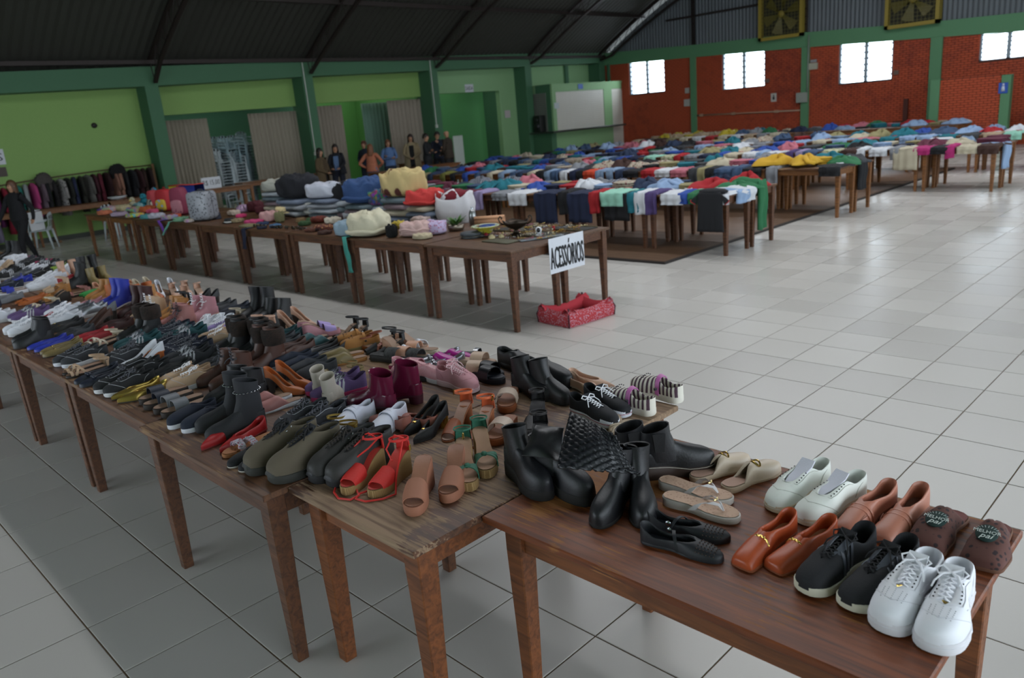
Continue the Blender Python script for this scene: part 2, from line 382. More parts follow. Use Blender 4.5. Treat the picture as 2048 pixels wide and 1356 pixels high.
def shutter(P, a, b_, z0, z1, horiz, mt, nm='roller_shutter'):
    # slats running horizontally, each its own piece joined in one shutter
    n = int((z1-z0)/.075); root = link(nm, MB().box(*( (a[0], a[1], z0, b_[0], b_[1], z1))).mesh(nm, False), mt, P)
    sl = MB(); sl.grid([[( 0, 0, 0), (0.012, 0, .012), (.012, 0, .055), (0, 0, .068)], [(0, 1, 0), (0.012, 1, .012), (.012, 1, .055), (0, 1, .068)]], False)
    me = sl.mesh('slat', False); me.materials.append(mt)
    for k in range(n):
        o = bpy.data.objects.new('slat', me); col.objects.link(o); o.parent = root
        if horiz == 'x': o.location = (b_[0], a[1], z0+k*.075); o.scale = (1, b_[1]-a[1], 1)
        else: o.location = (a[0], a[1], z0+k*.075); o.rotation_euler = (0, 0, -pi/2); o.scale = (1, b_[0]-a[0], 1)
    return root
MSH = mat('#c9c6bc', .5)
shutter(KI, (XK-.1, s1a.y), (XK-.03, s1b.y), cz, s1a.z, 'x', MSH)
shutter(KI, (XK-.1, s2a.y), (XK-.03, s2b.y), 0, s2a.z, 'x', MSH)
xa = atY(1066, 190, YK).x; xb = atY(1092, 190, YK).x
shutter(KI, (xa, YK-.03), (xb, YK-.012), cz, atY(1080, 187, YK).z, 'y', mat('#6f736a', .6))  # same slats in a darker grey, the side's shade put into the colour
mb = bevel_box(XK-.1, YK-.5, cz-.06, XK+.45, s2a.y+.3, cz, .01); mb.box(XF-.1, YK-.5, cz-.06, XK-.1, YK-.013, cz)
o = link('counter', mb.mesh('counter', False), mat('#2c332e', .35), KI)
mb = MB(); mb.box(XF-.05, YK-.3, 0, XK+.1, YK-.013, cz-.07); link('counter_base', mb.mesh('counter_base', False), GD, KI)

# ---- brick end wall
YB = 27.0
def brick_mat():
    mt = bpy.data.materials.new('brick'); n, b = nt(mt); L = n.links.new
    g = n.nodes.new('ShaderNodeNewGeometry')
    nz = n.nodes.new('ShaderNodeTexNoise'); nz.inputs['Scale'].default_value = 1.1; nz.inputs['Detail'].default_value = 8; L(g.outputs['Position'], nz.inputs[0])
    nb = n.nodes.new('ShaderNodeTexNoise'); nb.inputs['Scale'].default_value = 5.5; nb.inputs['Detail'].default_value = 2; L(g.outputs['Position'], nb.inputs[0])
    ad = n.nodes.new('ShaderNodeMath'); ad.operation = 'ADD'; nz.inputs['Scale'].default_value = .5; nz.inputs['Detail'].default_value = 2; L(nz.outputs[0], ad.inputs[0]); L(nb.outputs[0], ad.inputs[1])
    r = n.nodes.new('ShaderNodeValToRGB'); L(ad.outputs[0], r.inputs[0]); e = r.color_ramp.elements
    e[0].position = .6; e[0].color = (*lin('#883420'), 1); e[1].position = 1.4; e[1].color = (*lin('#b04a28'), 1)
    L(r.outputs[0], b.inputs['Base Color']); b.inputs['Roughness'].default_value = .75; return mt
MBR = brick_mat(); MMO = mat('#4e2b20', .9)
WB = [(-16.3, 3.84), (-12.3, 3.70), (-7.8, 3.53), (-3.7, 3.33), (-1.3, 3.21), (9.8, 2.9)]
WT = [(-16.3, 4.33), (-12.3, 4.15), (-7.8, 4.02), (-3.7, 3.80), (-1.3, 3.72), (9.8, 3.4)]
wins = []
for (xa_, ya_, xb_, yb_) in ((1257, 125, 1330, 183), (1444, 105, 1530, 172), (1679, 86, 1784, 159), (1962, 62, 2075, 111)):
    p, q2 = atY(xa_, ya_, YB), atY(xb_, yb_, YB); wins.append((p.x, q2.x, q2.z, p.z))
def wseg(x0, x1, z0):
    mb.grid([[(x, YB, z0), (x, YB, ip(WB, x)+.05), (x, YB+.25, ip(WB, x)+.05), (x, YB+.25, z0)] for x in (x0, x1)], True, True, True)
mb = MB()   # mortar core with holes for the windows
xs = [-17.2]; 
for (a, b_, z0, z1) in wins:
    wseg(xs[-1], a, 0); mb.box(a, YB, 0, b_, YB+.25, z0); wseg(a, b_, z1); xs.append(b_)
wseg(xs[-1], 9.8, 0)
WBK = struct('wall_back', mb, MMO)
bk = MB(); H = .068; Wd = .2; z = .002; r_ = 0
while z+H-.012 < 3.9:
    x = -16.6 + (Wd/2 if r_ % 2 else 0) - Wd
    while x < 4.5:
        x0, x1 = x+.006, x+Wd-.006; z0, z1 = z, z+H-.012
        ok = z1 < ip(WB, x)+.05 and x0 > -16.7
        for (a, b_, c, d) in wins:
            if x1 > a and x0 < b_ and z1 > c and z0 < d:
                if x0 < a < x1: x1 = a
                elif x0 < b_ < x1: x0 = b_
                else: ok = False
        if ok and x1-x0 > .02:
            y = YB-.012-random.random()*.003
            i = [bk.pt(p) for p in ((x0,YB,z0),(x1,YB,z0),(x1,YB,z1),(x0,YB,z1),(x0+.003,y,z0+.003),(x1-.003,y,z0+.003),(x1-.003,y,z1-.003),(x0+.003,y,z1-.003))]
            for f in ((4,5,6,7),(0,1,5,4),(2,3,7,6),(1,2,6,5),(3,0,4,7)): bk.face([i[k] for k in f])
        x += Wd
    z += H; r_ += 1
o = link('brickwork', bk.mesh('brickwork', False), MBR, WBK); o['kind'] = 'stuff'
GCOL = mat('#55845f', .7, bump=.05)
mb = MB(); rows = []
for x in (-17.2, -16.3, -12.3, -7.8, -3.7, -1.3, 9.8): rows.append([(x, YB-.06, ip(WB, x)), (x, YB+.2, ip(WB, x)), (x, YB+.2, ip(WT, x)), (x, YB-.06, ip(WT, x))])
mb.grid(rows, True, True, True); link('ring_beam', mb.mesh('ring_beam', False), GCOL, WBK)
for (px, wd) in ((1388, .24), (1612, .28), (1871, .34), (1219, .12)):
    x = atY(px, 150, YB).x; mb = bevel_box(x-wd/2, YB-.1, 0, x+wd/2, YB+.1, ip(WB, x)+.02, .01); link('column', mb.mesh('column', False), GCOL if px != 1219 else GD, WBK)
# windows: concrete louvre frames
MW = mat('#8d9aa4', .6)
GLASSM = bpy.data.materials.new('louvre_glass'); _n, _b = nt(GLASSM); _b.inputs['Transmission Weight'].default_value = 1; _b.inputs['Roughness'].default_value = .25; _b.inputs['Base Color'].default_value = (.9, .95, 1, 1); _b.inputs['IOR'].default_value = 1.1
for k, (a, b_, z0, z1) in enumerate(wins):
    mb = MB(); t = .05; yy = YB+.04
    mb.box(a, yy, z0, a+t, yy+.1, z1); mb.box(b_-t, yy, z0, b_, yy+.1, z1); mb.box(a, yy, z0, b_, yy+.1, z0+t*.6); mb.box(a, yy, z1-t*.6, b_, yy+.1, z1)
    mid = (a+b_)/2; mb.box(mid-.05, yy, z0, mid+.05, yy+.1, z1)
    wo = struct(f'window_{k+1}', mb, MW); nz_ = 7
    for side in ((a+t, mid-.05), (mid+.05, b_-t)):
        for i in range(nz_):
            zz = z0+(z1-z0)*(i+.5)/nz_; h = (z1-z0)/nz_
            lb = MB(); lb.box(-.5, -.004, -h*.42, .5, .004, h*.42); 
            o = link('pane', lb.mesh('pane', False), GLASSM, wo, ((side[0]+side[1])/2, yy+.05, zz), (R(-35), 0, 0), (side[1]-side[0], 1, 1))
            cl = MB(); cl.box(side[0]-.0, yy+.0, zz+h*.40, side[1], yy+.03, zz+h*.40+.022); cl.box(side[0], yy-.01, zz+h*.3, side[0]+.035, yy+.03, zz+h*.55); cl.box(side[1]-.035, yy-.01, zz+h*.3, side[1], yy+.03, zz+h*.55)
            link('louvre_bar', cl.mesh('louvre_bar', False), mat('#5c646c', .5), wo)
    area('window_light', ((a+b_)/2, YB+.4, (z0+z1)/2), ((a+b_)/2, 0, -3), (b_-a), z1-z0, 70)
# corrugated gable above
def roofz(X):
    d = X+16.6; return 4.22+.64*d-.0262*d*d if d < 12.2 else 4.22+.64*12.2-.0262*12.2**2-.05*(d-12.2)
def corr_mat(name, c):
    mt = mat(c, .55, .3, bump=.1); return mt
MRF = mat('#3a3a34', .7, .1, bump=.1, scale=1.5); MGA = mat('#5f656a', .6, .2, bump=.1, scale=1.5)
mb = MB(); bot = []; top = []; x = -16.8; k = 0
while x < 9.8:
    y = YB+.06+(.03 if k % 2 else 0); bot.append((x, y, ip(WT, x)-.1)); top.append((x, y, roofz(x)+(-.03 if x < -8 else .1))); x += .07; k += 1
mb.grid([bot, top]); link('corrugated_gable', mb.mesh('corrugated_gable', False), MGA, WBK)
# roof sheeting
mb = MB(); xs = [-17.3+.7*i for i in range(39)]; rows = []
y = -6.5; k = 0; ylist = []
while y < 27.6: ylist.append((y, .035 if k % 2 else 0)); y += .11; k += 1
for x in xs: rows.append([(x, yy, roofz(x)+.12+dz) for yy, dz in ylist])
mb.grid(rows); CE = struct('ceiling', mb, MRF)
md = CE.modifiers.new('thick', 'SOLIDIFY'); md.thickness = .01
# translucent roofing strips hung just under the sheeting where the light comes in
for yy in SKY_Y:
    mb = MB(); mb.box(-7.2, yy-.36, 7.29, 2.8, yy+.36, 7.31); o = struct('trim_20', mb, mat('#d8dfe4', .6, bump=0))
# trusses + purlins
MST = mat('#2a211e', .55, .3); MSTL = mat('#4b4744', .5, .4)
for i, y in enumerate((3.4, 8.08, 12.73, 17.66, 22.4, 26.7)):
    mb = MB(); yy = y-.1; top = []; botm = []; X = -16.6
    while X < 9.5:
        d = X+16.6; top.append(Vector((X, yy, roofz(X)+.02))); botm.append(Vector((X+.12, yy, roofz(X)-.38-.02*min(d, 8)))); X += .55
    botm[0] = Vector((-16.5, yy, ip(BB, y)+.08))
    for ch in (top, botm):
        for a, c in zip(ch, ch[1:]):
            dd = (c-a); n_ = Vector((-dd.z, 0, dd.x)).normalized()*.035; s_ = Vector((0, .05, 0))
            mb.grid([[a-n_-s_, a-n_+s_, a+n_+s_, a+n_-s_], [c-n_-s_, c-n_+s_, c+n_+s_, c+n_-s_]], True, True, True)
    for j in range(len(top)-1):
        mb.tube([top[j], botm[j]], .014, 4); mb.tube([botm[j], top[j+1]], .014, 4)
    o = struct('trim_truss', mb, MST, smooth=False); o.name = 'trim_%d' % (i+2)
mb = MB()
for X in [-14.5, -12.35, -10.2, -8.0, -5.8, -3.6, -1.4, 1, 3.4, 5.8, 8.2]: 
    z_ = roofz(X); mb.box(X-.05, -6.5, z_-.02, X+.05, 27, z_+.1)
mb.box(-16.7, -6.5, 4.15, -16.5, 27, 4.25)
struct('trim_9', mb, MST)
for X in (1387, 1612):
    x = atY(X, 60, YB).x; mb = MB(); mb.box(x-.06, YB-.06, ip(WT, x), x-.02, YB-.0, roofz(x)); mb.box(x+.03, YB-.06, ip(WT, x), x+.07, YB-.0, roofz(x))
    zz = ip(WT, x)
    while zz < roofz(x)-.3: mb.box(x-.06, YB-.05, zz, x+.07, YB-.02, zz+.03); zz += .25
    o = struct('trim_10', mb, MST)
x0 = atY(1560, 75, YB).x; mb = MB(); mb.box(-13.5, YB-.02, 5.15, 3, YB+.04, 5.22); struct('trim_12', mb, MST)
# far walls behind and beside the camera (with door and window openings)
MWL = mat('#8fae84', .8)
mb = MB(); mb.box(9.75, -6.5, 3.9, 9.95, 27.2, 5.2); mb.box(9.75, -6.5, 0, 9.95, -2.6, 3.9); mb.box(9.75, 6.4, 0, 9.95, 7, 3.9); mb.box(9.75, 21, 0, 9.95, 27.2, 3.9); mb.box(9.75, 7, 0, 9.95, 21, 1.0)
mb.box(9.75, -6.5, 3.9, 9.95, 27.2, 7.6)
struct('wall_right', mb, MWL)
mb = MB(); mb.box(-17.3, -6.7, 3.6, 9.9, -6.5, 9.5); mb.box(-17.3, -6.7, 0, -9.6, -6.5, 3.6); mb.box(1.6, -6.7, 0, 9.9, -6.5, 3.6); struct('wall_front', mb, MWL)
# ================================================================ TABLES
MT_ROW = mat('#5a3a20', .5, 0, 'wood', '#35200f', 10, .2)
MTOP_OLD = worn_wood('table_top_worn', '#66432b', '#382015', '#8c6d4c', '#674a31', .72, .5)
MTOP_OLD2 = worn_wood('table_top_worn2', '#5c3a26', '#321c10', '#967c62', '#6c5340', .66, .5, False)
MTOP_NEAR = worn_wood('table_top_varnished', '#7c3d14', '#4a2008', '#a06a38', '#8a5428', .75, .5)
MLEG = mat('#7a4520', .5, 0, 'wood', '#4c270f', 8, .2)
MLEGD = mat('#5e381e', .55, 0, 'wood', '#382012', 8, .2)
MLEGO = mat('#82542c', .45, 0, 'wood', '#573418', 8, .2)
TOPH = {}
def table(x0, x1, y0, y1, h, label, top, leg, group=None, inset=.06, th=.026, ap=.09, zf=None, lt=.037, lb=.024, rot=0):
    cx, cy = (x0+x1)/2, (y0+y1)/2; hx, hy = (x1-x0)/2, (y1-y0)/2
    root = thing('wooden_table', label, 'table', (cx, cy, 0), 0, group)
    mb = bevel_box(-hx, -hy, h-th, hx, hy, h, .004); link('table_top', mb.mesh('table_top', False), top, root)
    ix, iy = hx-inset, hy-inset
    for (a, b_, c, d) in ((-ix+lt, -iy-lt*.5, ix-lt, -iy+lt*.1), (-ix+lt, iy-lt*.1, ix-lt, iy+lt*.5), (-ix-lt*.5, -iy+lt, -ix+lt*.1, iy-lt), (ix-lt*.1, -iy+lt, ix+lt*.5, iy-lt)):
        mb = MB(); mb.box(a, b_, h-th-ap, c, d, h-th-.0005); link('apron', mb.mesh('apron', False), leg, root)
    for sx in (-1, 1):
        for sy in (-1, 1):
            X, Y = sx*ix, sy*iy; wx, wy = cx+X, cy+Y
            z0 = PZ if (PX0 < wx < PX1+.03 and PY0-.03 < wy < PY1) else 0
            if zf is not None: z0 = zf
            mb = MB(); rows = []
            for z, r_ in ((z0, lb), (h-th-ap, lt), (h-th-.0005, lt)):
                ox = X-sx*0; c = .004
                rows.append([(X-r_+c, Y-r_, z), (X+r_-c, Y-r_, z), (X+r_, Y-r_+c, z), (X+r_, Y+r_-c, z), (X+r_-c, Y+r_, z), (X-r_+c, Y+r_, z), (X-r_, Y+r_-c, z), (X-r_, Y-r_+c, z)])
            mb.grid(rows, True, True, True); link('leg', mb.mesh('leg', False), leg, root)
    return root
# near row (shoes)
table(3.132, 4.475, .84, 1.715, .76, 'nearest brown varnished table with worn corner, holding the tidy pairs at the right end', MTOP_NEAR, MLEG, ap=.10, inset=.085, lt=.036)
table(2.372, 3.126, .555, 2.02, .76, 'scuffed pale table with dark stains under the brown wedge sandals and tall black boots', MTOP_OLD2, MLEG, ap=.10, inset=.085, lt=.04, lb=.026)
xb = [2.366, 1.15, -.2, -1.47, -2.77, -4.07, -5.37, -6.67, -7.97, -9.27]
ordn = ['first', 'second', 'third', 'fourth', 'fifth', 'sixth', 'seventh', 'eighth', 'ninth', 'tenth', 'eleventh', 'twelfth', 'thirteenth']
for k in range(9):
    table(xb[k+1]+.004, xb[k], .455 if k == 0 else .49, 1.245, .76, f'wooden shoe table on the near side, {ordn[k]} to the left of the stained one', MTOP_OLD, MLEGD)
    table(xb[k+1]+.004, xb[k], 1.25, 2.02, .76, f'wooden shoe table on the far side, {ordn[k]} to the left of the stained one', MTOP_OLD, MLEGD)
# accessories row
ax = [-.27, -1.6, -3.05, -4.45, -5.93, -7.25, -8.65, -10.0, -11.3, -12.6]
AH = .81
def AHF(x): return .81+.0075*max(0, min(8, int((-x-.2)/1.38)))
for k in range(9):
    AHK = AHF((ax[k]+ax[k+1])/2)
    f = 'with the white lettered sign hung at its end' if k == 0 else f'{ordn[k-1]} to the left of the one with the hanging sign'
    table(ax[k+1]+.02, ax[k], 4.42, 5.15, AHK, f'near-side accessories table, {f}', MT_ROW, MLEGD if k < 7 else MLEGO)
    f = 'behind the hanging sign' if k == 0 else f'{ordn[k-1]} to the left of the one behind the sign'
    table(ax[k+1]+.02, ax[k], 5.16, 5.93, AHK, f'far-side accessories table, {f}', MT_ROW, MLEGD)
def trow(n, x1, x2, y0, y1, nm, leg, w=1.3):
    x = x1; k = 0
    while x > x2:
        for s, (a, b_) in enumerate(((y0, (y0+y1)/2-.01), ((y0+y1)/2+.01, y1))):
            side = 'near' if s == 0 else 'far'
            table(max(x-w+.03, x2), x, a, b_, AH, f'table on the {side} side of the {nm} clothes row, {ordn[k]} from its right end', MTOP_OLD, leg)
        x -= w; k += 1
trow(1, -.36, -10.2, 8.55, 9.95, 'nearest', MLEGD)
trow(2, -.33, -12.2, 12.05, 13.45, 'second', MLEGO)
trow(3, 1.02, -13.3, 15.55, 16.95, 'third', MLEGO)
trow(4, 3.6, -13.2, 19.0, 20.4, 'fourth', MLEGO)
trow(5, -2.0, -13.2, 24.0, 25.3, 'farthest', MLEGO)

# ================================================================ SHOES
def sm(a, b, x):
    t = max(0, min(1, (x-a)/(b-a))); return t*t*(3-2*t)
def halfw(t, toe, W=1.0):
    t = max(0, min(1, t))
    base = .030+.003*sin(t*4)-.004*math.exp(-((t-.38)/.14)**2)+.013*sm(.4, .7, t)
    if t < .1: base *= math.sqrt(max(0, 1-((.1-t)/.1)**2))
    if toe == 'round': e = .74; k = 2.2
    elif toe == 'point': e = .60; k = 1.25
    elif toe == 'square': e = .90; k = 4
    else: e = .78; k = 2.6
    if t > e: base *= max(0, 1-((t-e)/(1-e))**k)**(1/ (k if toe != 'point' else 1.15))
    return base*W
def stations(n=20):
    return [ .5-.5*cos(pi*i/n) for i in range(n+1)]
def elev(t, h): return h*(1-sm(.12, .68, t))
def cl(t, toe): return .006*sin(pi*max(0, t-.2)/.8) if toe != 'sym' else 0
def sole_mb(L, toe, W, th, h, full=0, flare=1.04, toe_up=.0, n=18, plat=0):
    """full=1: solid down to the ground (wedge / platform)"""
    mb = MB(); rows = []
    for t in stations(n):
        w_ = halfw(t, toe, W)*flare*L/.28; e = elev(t, h)+plat; zt = e+th+toe_up*sm(.8, 1, t)
        zb = 0 if full else (e if not plat else 0 if h == 0 else e)
        if not full: zb = e + toe_up*sm(.75, 1, t)
        if full: zb = toe_up*sm(.78, 1, t)
        y = cl(t, toe); x = t*L
        x0 = (x-L/2)*(.985)+L/2
        rows.append([(x0, y-w_*.95, zb), (x, y-w_, zb+.004 if zt-zb > .01 else zb), (x, y-w_, zt-.002), (x0, y-w_*.95, zt), (x0, y+w_*.95, zt), (x, y+w_, zt-.002), (x, y+w_, zb+.004 if zt-zb > .01 else zb), (x0, y+w_*.95, zb)])
    return mb.grid(rows, True)
def upper_mb(L, toe, W, th, h, ank, vamp, back, side, inst, toeh, slot=.0, wr0=.80, mule=False, plat=0, n=26, peep=0, kh=.75, flat_toe=.55):
    mb = MB(); rows = []; wrs = []; K = 7; t_end = 1-peep
    st = [(.5-.5*cos(pi*i/n)) for i in range(n+1)]
    for t in st:
        t = t*t_end
        if mule and t < vamp-.26: continue
        s_ = L/.28; w_ = halfw(t, toe, W)*s_; base = elev(t, h)+th+plat-.002; y0 = cl(t, toe); x = t*L
        if t < ank: hh = side+(back-side)*(1-sm(0, .24, t))+(inst-side)*sm(.22, ank, t)
        elif t < vamp: hh = inst+(toeh-inst)*(t-ank)/max(.001, (1-ank))*.9
        else: hh = inst+(toeh-inst)*(t-ank)/max(.001, (1-ank))*.9
        if mule and t < vamp: hh = inst*sm(vamp-.27, vamp-.02, t)+.002
        if t > .82: hh *= (flat_toe+(1-flat_toe)*math.sqrt(max(0, 1-((t-.82)/.18)**2))) if peep == 0 else 1
        if t < ank*.0: pass
        if t < vamp:
            wr = w_*wr0 if t < ank-.06 else w_*wr0+(slot*s_-w_*wr0)*sm(ank-.06, ank+.02, t)
            wr *= math.sqrt(max(0, 1-max(0, (t-(vamp-.05))/.05)**2)) if slot == 0 or t > vamp-.05 else 1
            if mule: wr = w_*.93*(1-sm(vamp-.26, vamp, t))
            if slot == 0 and not mule: wr = w_*wr0*math.sqrt(max(0, 1-(t/vamp)**5))
        else: wr = 0
        wr = min(wr, w_*.93)
        o_ = []; th_ = .0035
        for k in range(K+1):
            s = k/K*pi/2; o_.append((wr+(w_-wr)*cos(s)**kh if s < pi/2-.001 else wr, hh*sin(s)**.95))
        i_ = [(max(wr-th_, 0), hh-.003), (min(w_*.86, max(wr-th_, w_*.6*(1 if wr else .55))), hh*.55), (w_*.86, .004)]
        P = o_+i_
        row = [(x, y0+a, base+b_) for a, b_ in P] + [(x, y0-a, base+b_) for a, b_ in P[::-1]]
        rows.append(row); wrs.append(wr)
    # split rows so that outer shell left and right are connected through rim only
    Kn = K+1+3
    ids = [[mb.pt(p) for p in r] for r in rows]
    for q, (a, b_) in enumerate(zip(ids, ids[1:])):
        for k in range(Kn-1):
            if k == K and wrs[q] == 0 and wrs[q+1] == 0: continue
            mb.face((a[k], a[k+1], b_[k+1], b_[k]))
            j = 2*Kn-1-k; mb.face((a[j], b_[j], b_[j-1], a[j-1]))
    return mb
def surf(L, toe, W, th, h, ank, vamp, side, inst, toeh, slot, t, a, q=1, off=.0012):
    """point on the outside of a laced upper: t along the shoe, a = 0 (sole edge) .. 90 (top), q = side"""
    s_ = L/.28; w_ = halfw(t, toe, W)*s_; base = elev(t, h)+th-.002
    hh = side+(inst-side)*sm(.22, ank, t) if t < ank else inst+(toeh-inst)*(t-ank)/(1-ank)*.9
    if t > .82: hh *= .55+.45*math.sqrt(max(0, 1-((t-.82)/.18)**2))
    wr = 0
    if t < vamp:
        wr = w_*.8 if t < ank-.06 else w_*.8+(slot*s_-w_*.8)*sm(ank-.06, ank+.02, t)
        if t > vamp-.05: wr *= math.sqrt(max(0, 1-max(0, (t-(vamp-.05))/.05)**2))
        wr = min(wr, w_*.93)
    s = R(a); y = wr+(w_-wr)*max(0, cos(s))**.75; z = hh*sin(s)**.95
    return (t*L, cl(t, toe)+q*(y+off*cos(s)), base+z+off*sin(s))
def insole_mb(L, toe, W, th, h, plat=0, t0=0, t1=1, lift=.0032, f=.84, n=12):
    mb = MB(); rows = []
    for i in range(n+1):
        t = t0+(t1-t0)*(.5-.5*cos(pi*i/n)); w_ = halfw(t, toe, W)*f*L/.28; z = elev(t, h)+th+plat+lift; x = t*L*.97+L*.015; y = cl(t, toe)
        rows.append([(x, y-w_, z), (x, y-w_*.5, z-.001), (x, y, z-.0015), (x, y+w_*.5, z-.001), (x, y+w_, z)])
    return mb.grid(rows)
def ribbon(mb, pts, wd, w_, th=.0022):
    """flat strap through pts, wd = width direction(s)"""
    rows = []
    for i, p in enumerate(pts):
        p = Vector(p); d = Vector(wd[i] if isinstance(wd, list) else wd).normalized()
        t = (Vector(pts[min(i+1, len(pts)-1)])-Vector(pts[max(i-1, 0)])); n_ = t.cross(d)
        n_ = n_.normalized() if n_.length > 1e-6 else Vector((0, 0, 1))
        ww = w_[i] if isinstance(w_, list) else w_
        rows.append([p+d*ww+n_*th, p-d*ww+n_*th, p-d*ww-n_*th*.2, p+d*ww-n_*th*.2])
    return mb.grid(rows, True, True, True)
def arch(L, toe, W, th, h, ta, tb, hz, plat=0, n=10, f=1.02, kk=.7):
    """points of a strap arching over the foot from the inner side at ta to the outer side at tb"""
    pts = []
    for i in range(n+1):
        s = i/n; t = ta+(tb-ta)*s; a = pi*s; w_ = halfw(t, toe, W)*f*L/.28; c = cos(a)
        pts.append((t*L, cl(t, toe)+w_*(abs(c)**.8)*(1 if c > 0 else -1), elev(t, h)+th+plat+hz*sin(a)**kk-.003))
    return pts
SH = {}
def P_(d, nm, mb, slot, smooth=True, autos=50): d.append((nm, mb.mesh(nm, smooth, autos), slot))
def zt_(t, h, th, plat=0): return elev(t, h)+th+plat
def laces(L, t0, t1, z0, z1, w_=.014, n=5, r=.0022, bow=True):
    mb = MB()
    for k in range(n):
        f = k/(n-1); x = (t0+(t1-t0)*f)*L; z = z0+(z1-z0)*f
        for s in (-1, 1):
            mb.tube([(x, s*w_, z-.001), (x+.002, s*w_*.5, z+.004), (x-.006, 0, z+.006), (x-.012, -s*w_*.9, z+.004)], r, 5, flat=.7)
    if bow:
        x = t0*L-.004; z = z0+.008
        for s in (-1, 1):
            mb.tube([(x, 0, z), (x-.012, s*.02, z+.008), (x-.004, s*.034, z+.002), (x+.01, s*.026, z-.003), (x, 0, z+.001)], r, 5)
            mb.tube([(x, 0, z), (x+.015, s*.016, z+.003), (x+.032, s*.03, z-.012), (x+.04, s*.034, z-.026)], r*.9, 5)
    return mb
def build(kind):
    """returns list of (part name, mesh, material slot key)"""
    if kind in SH: return SH[kind]
    d = []; k = kind.split('_'); b = k[0]
    if b in ('sneaker', 'canvas', 'runner', 'court', 'hiker', 'converse'):
        L, W, th = .285, 1.06, .026; bk, sd, ins, th_ = .062, .048, .072, .034
        if b == 'canvas': L = .275; th = .024
        if b == 'runner': L = .295; th = .026; bk, sd = .075, .046
        if b == 'court': L = .295; th = .032; W = 1.14; bk, sd, ins, th_ = .062, .05, .072, .040
        if b == 'hiker': L = .30; W = 1.16; th = .034; bk, sd, ins, th_ = .105, .10, .112, .048
        if b == 'converse': L = .28; W = 1.0; th = .024; ins = .06; sd = .043
        P_(d, 'sole', sole_mb(L, 'sneak', W, th, .006 if b != 'court' else 0, 1, 1.05 if b != 'runner' else 1.08, .008 if b == 'runner' else .004), 'sole', True, 40)
        P_(d, 'upper', upper_mb(L, 'sneak', W, th, .006 if b != 'court' else 0, .40, .70, bk, sd, ins, th_, slot=.012 if b != 'canvas' else .02), 'main')
        P_(d, 'insole', insole_mb(L, 'sneak', W, th+.004, 0, t1=.8), 'in')
        if b != 'canvas' or True:
            mb = MB(); z1 = th+ins+.012; z0 = th+ins*.72
            tp = [(.70*L, 0, z0-.004), (.6*L, 0, z0+.006), (.5*L, 0, th+ins*.88), (.40*L, 0, z1-.006), (.335*L, 0, z1+.008)]
            ribbon(mb, tp, (0, 1, 0), [.012, .017, .02, .024, .022], .004); P_(d, 'tongue', mb, 'tongue')
        if b != 'canvas': P_(d, 'laces', laces(L, .42, .68, th+ins+.002, th+ins*.78, n=6 if b != 'hiker' else 7, r=.0026), 'lace')
        HH = .006 if b != 'court' else 0
        SF = lambda t, a, q=1, off=.0012: surf(L, 'sneak', W, th, HH, .40, .70, sd, ins, th_, .012 if b != 'canvas' else .02, t, a, q, off)
        if b in ('court', 'canvas', 'sneaker'):
            mb = MB()
            for (ts, as_) in (((.62, .70, .78, .84, .88), (4, 24, 44, 66, 90)), ((.30, .36, .44, .52, .60, .68, .735), (66, 60, 60, 60, 60, 62, 90)), ((.10, .16, .22, .27), (80, 60, 40, 10))):
                pts = [SF(t, a, 1) for t, a in zip(ts, as_)]; o_ = [SF(t, a, -1) for t, a in zip(ts, as_)]
                if as_[-1] == 90: mb.tube(pts+o_[::-1][1:], .0011, 4)
                else: mb.tube(pts, .0011, 4); mb.tube(o_, .0011, 4)
            P_(d, 'seams', mb, 'accent')
            mb = MB(); N = 30; pts = []
            for i in range(N):
                t = .5-.5*cos(pi*(i % 15)/15) if i < 15 else .5+.5*cos(pi*(i-15)/15); s = 1 if i < 15 else -1
                pts.append((t*L, cl(t, 's')+s*halfw(t, 'sneak', W)*1.055*L/.28, th*.72+HH*(1-sm(.12, .68, t))))
            mb.tube(pts, .0012, 4, True); P_(d, 'sole_groove', mb, 'accent')
            mb = MB()
            for q in (-1, 1):
                for i in range(6): mb.blob(SF(.44+.045*i, 74, q, .0008), .0026, .0022, .0018, 6, 4)
            P_(d, 'eyelets', mb, 'dark')
        if b == 'court':
            mb = MB()
            for q in range(6):
                for u in (-2, -1, 0, 1, 2):
                    x, y, z = SF(.755+.022*q, 90-abs(u)*11, 1 if u >= 0 else -1, .0004); mb.blob((x, y, z), .0014, .0014, .0010, 5, 4)
            P_(d, 'vent_holes', mb, 'vent')
            for q in (-1, 1):
                sw = MB(); ps = [(.22, 38), (.28, 24), (.36, 16), (.46, 20), (.56, 30), (.66, 46)]; ws = [.001, .004, .0065, .006, .0035, .0008]
                ribbon(sw, [SF(t, a, q, .0005) for t, a in ps], [(0, -.25*q, 1)]*6, ws, .002); P_(d, 'side_mark', sw, 'accent')
            mb = MB(); ribbon(mb, [(.70*L, -.012, th+.052), (.70*L, 0, th+.0555), (.70*L, .012, th+.052)], (1, 0, -.3), .004, .0015); P_(d, 'lace_tag', mb, 'metal')
        if b == 'runner':
            for s in (-1, 1):
                mb = MB()
                for q in range(3):
                    t = .40+.075*q; ribbon(mb, [SF(t, 72, s, .0004), SF(t+.02, 48, s, .001), SF(t+.04, 26, s, .001), SF(t+.055, 6, s, .001)], (1, 0, .4), .0055, .0024)
                P_(d, 'side_stripes', mb, 'accent')
            mb = MB()
            for s in (-1, 1): ribbon(mb, [(.42*L, s*.017, .103), (.52*L, s*.0175, .094), (.64*L, s*.016, .078)], (0, s, -.8), .009, .0024)
            P_(d, 'lace_cage', mb, 'accent')
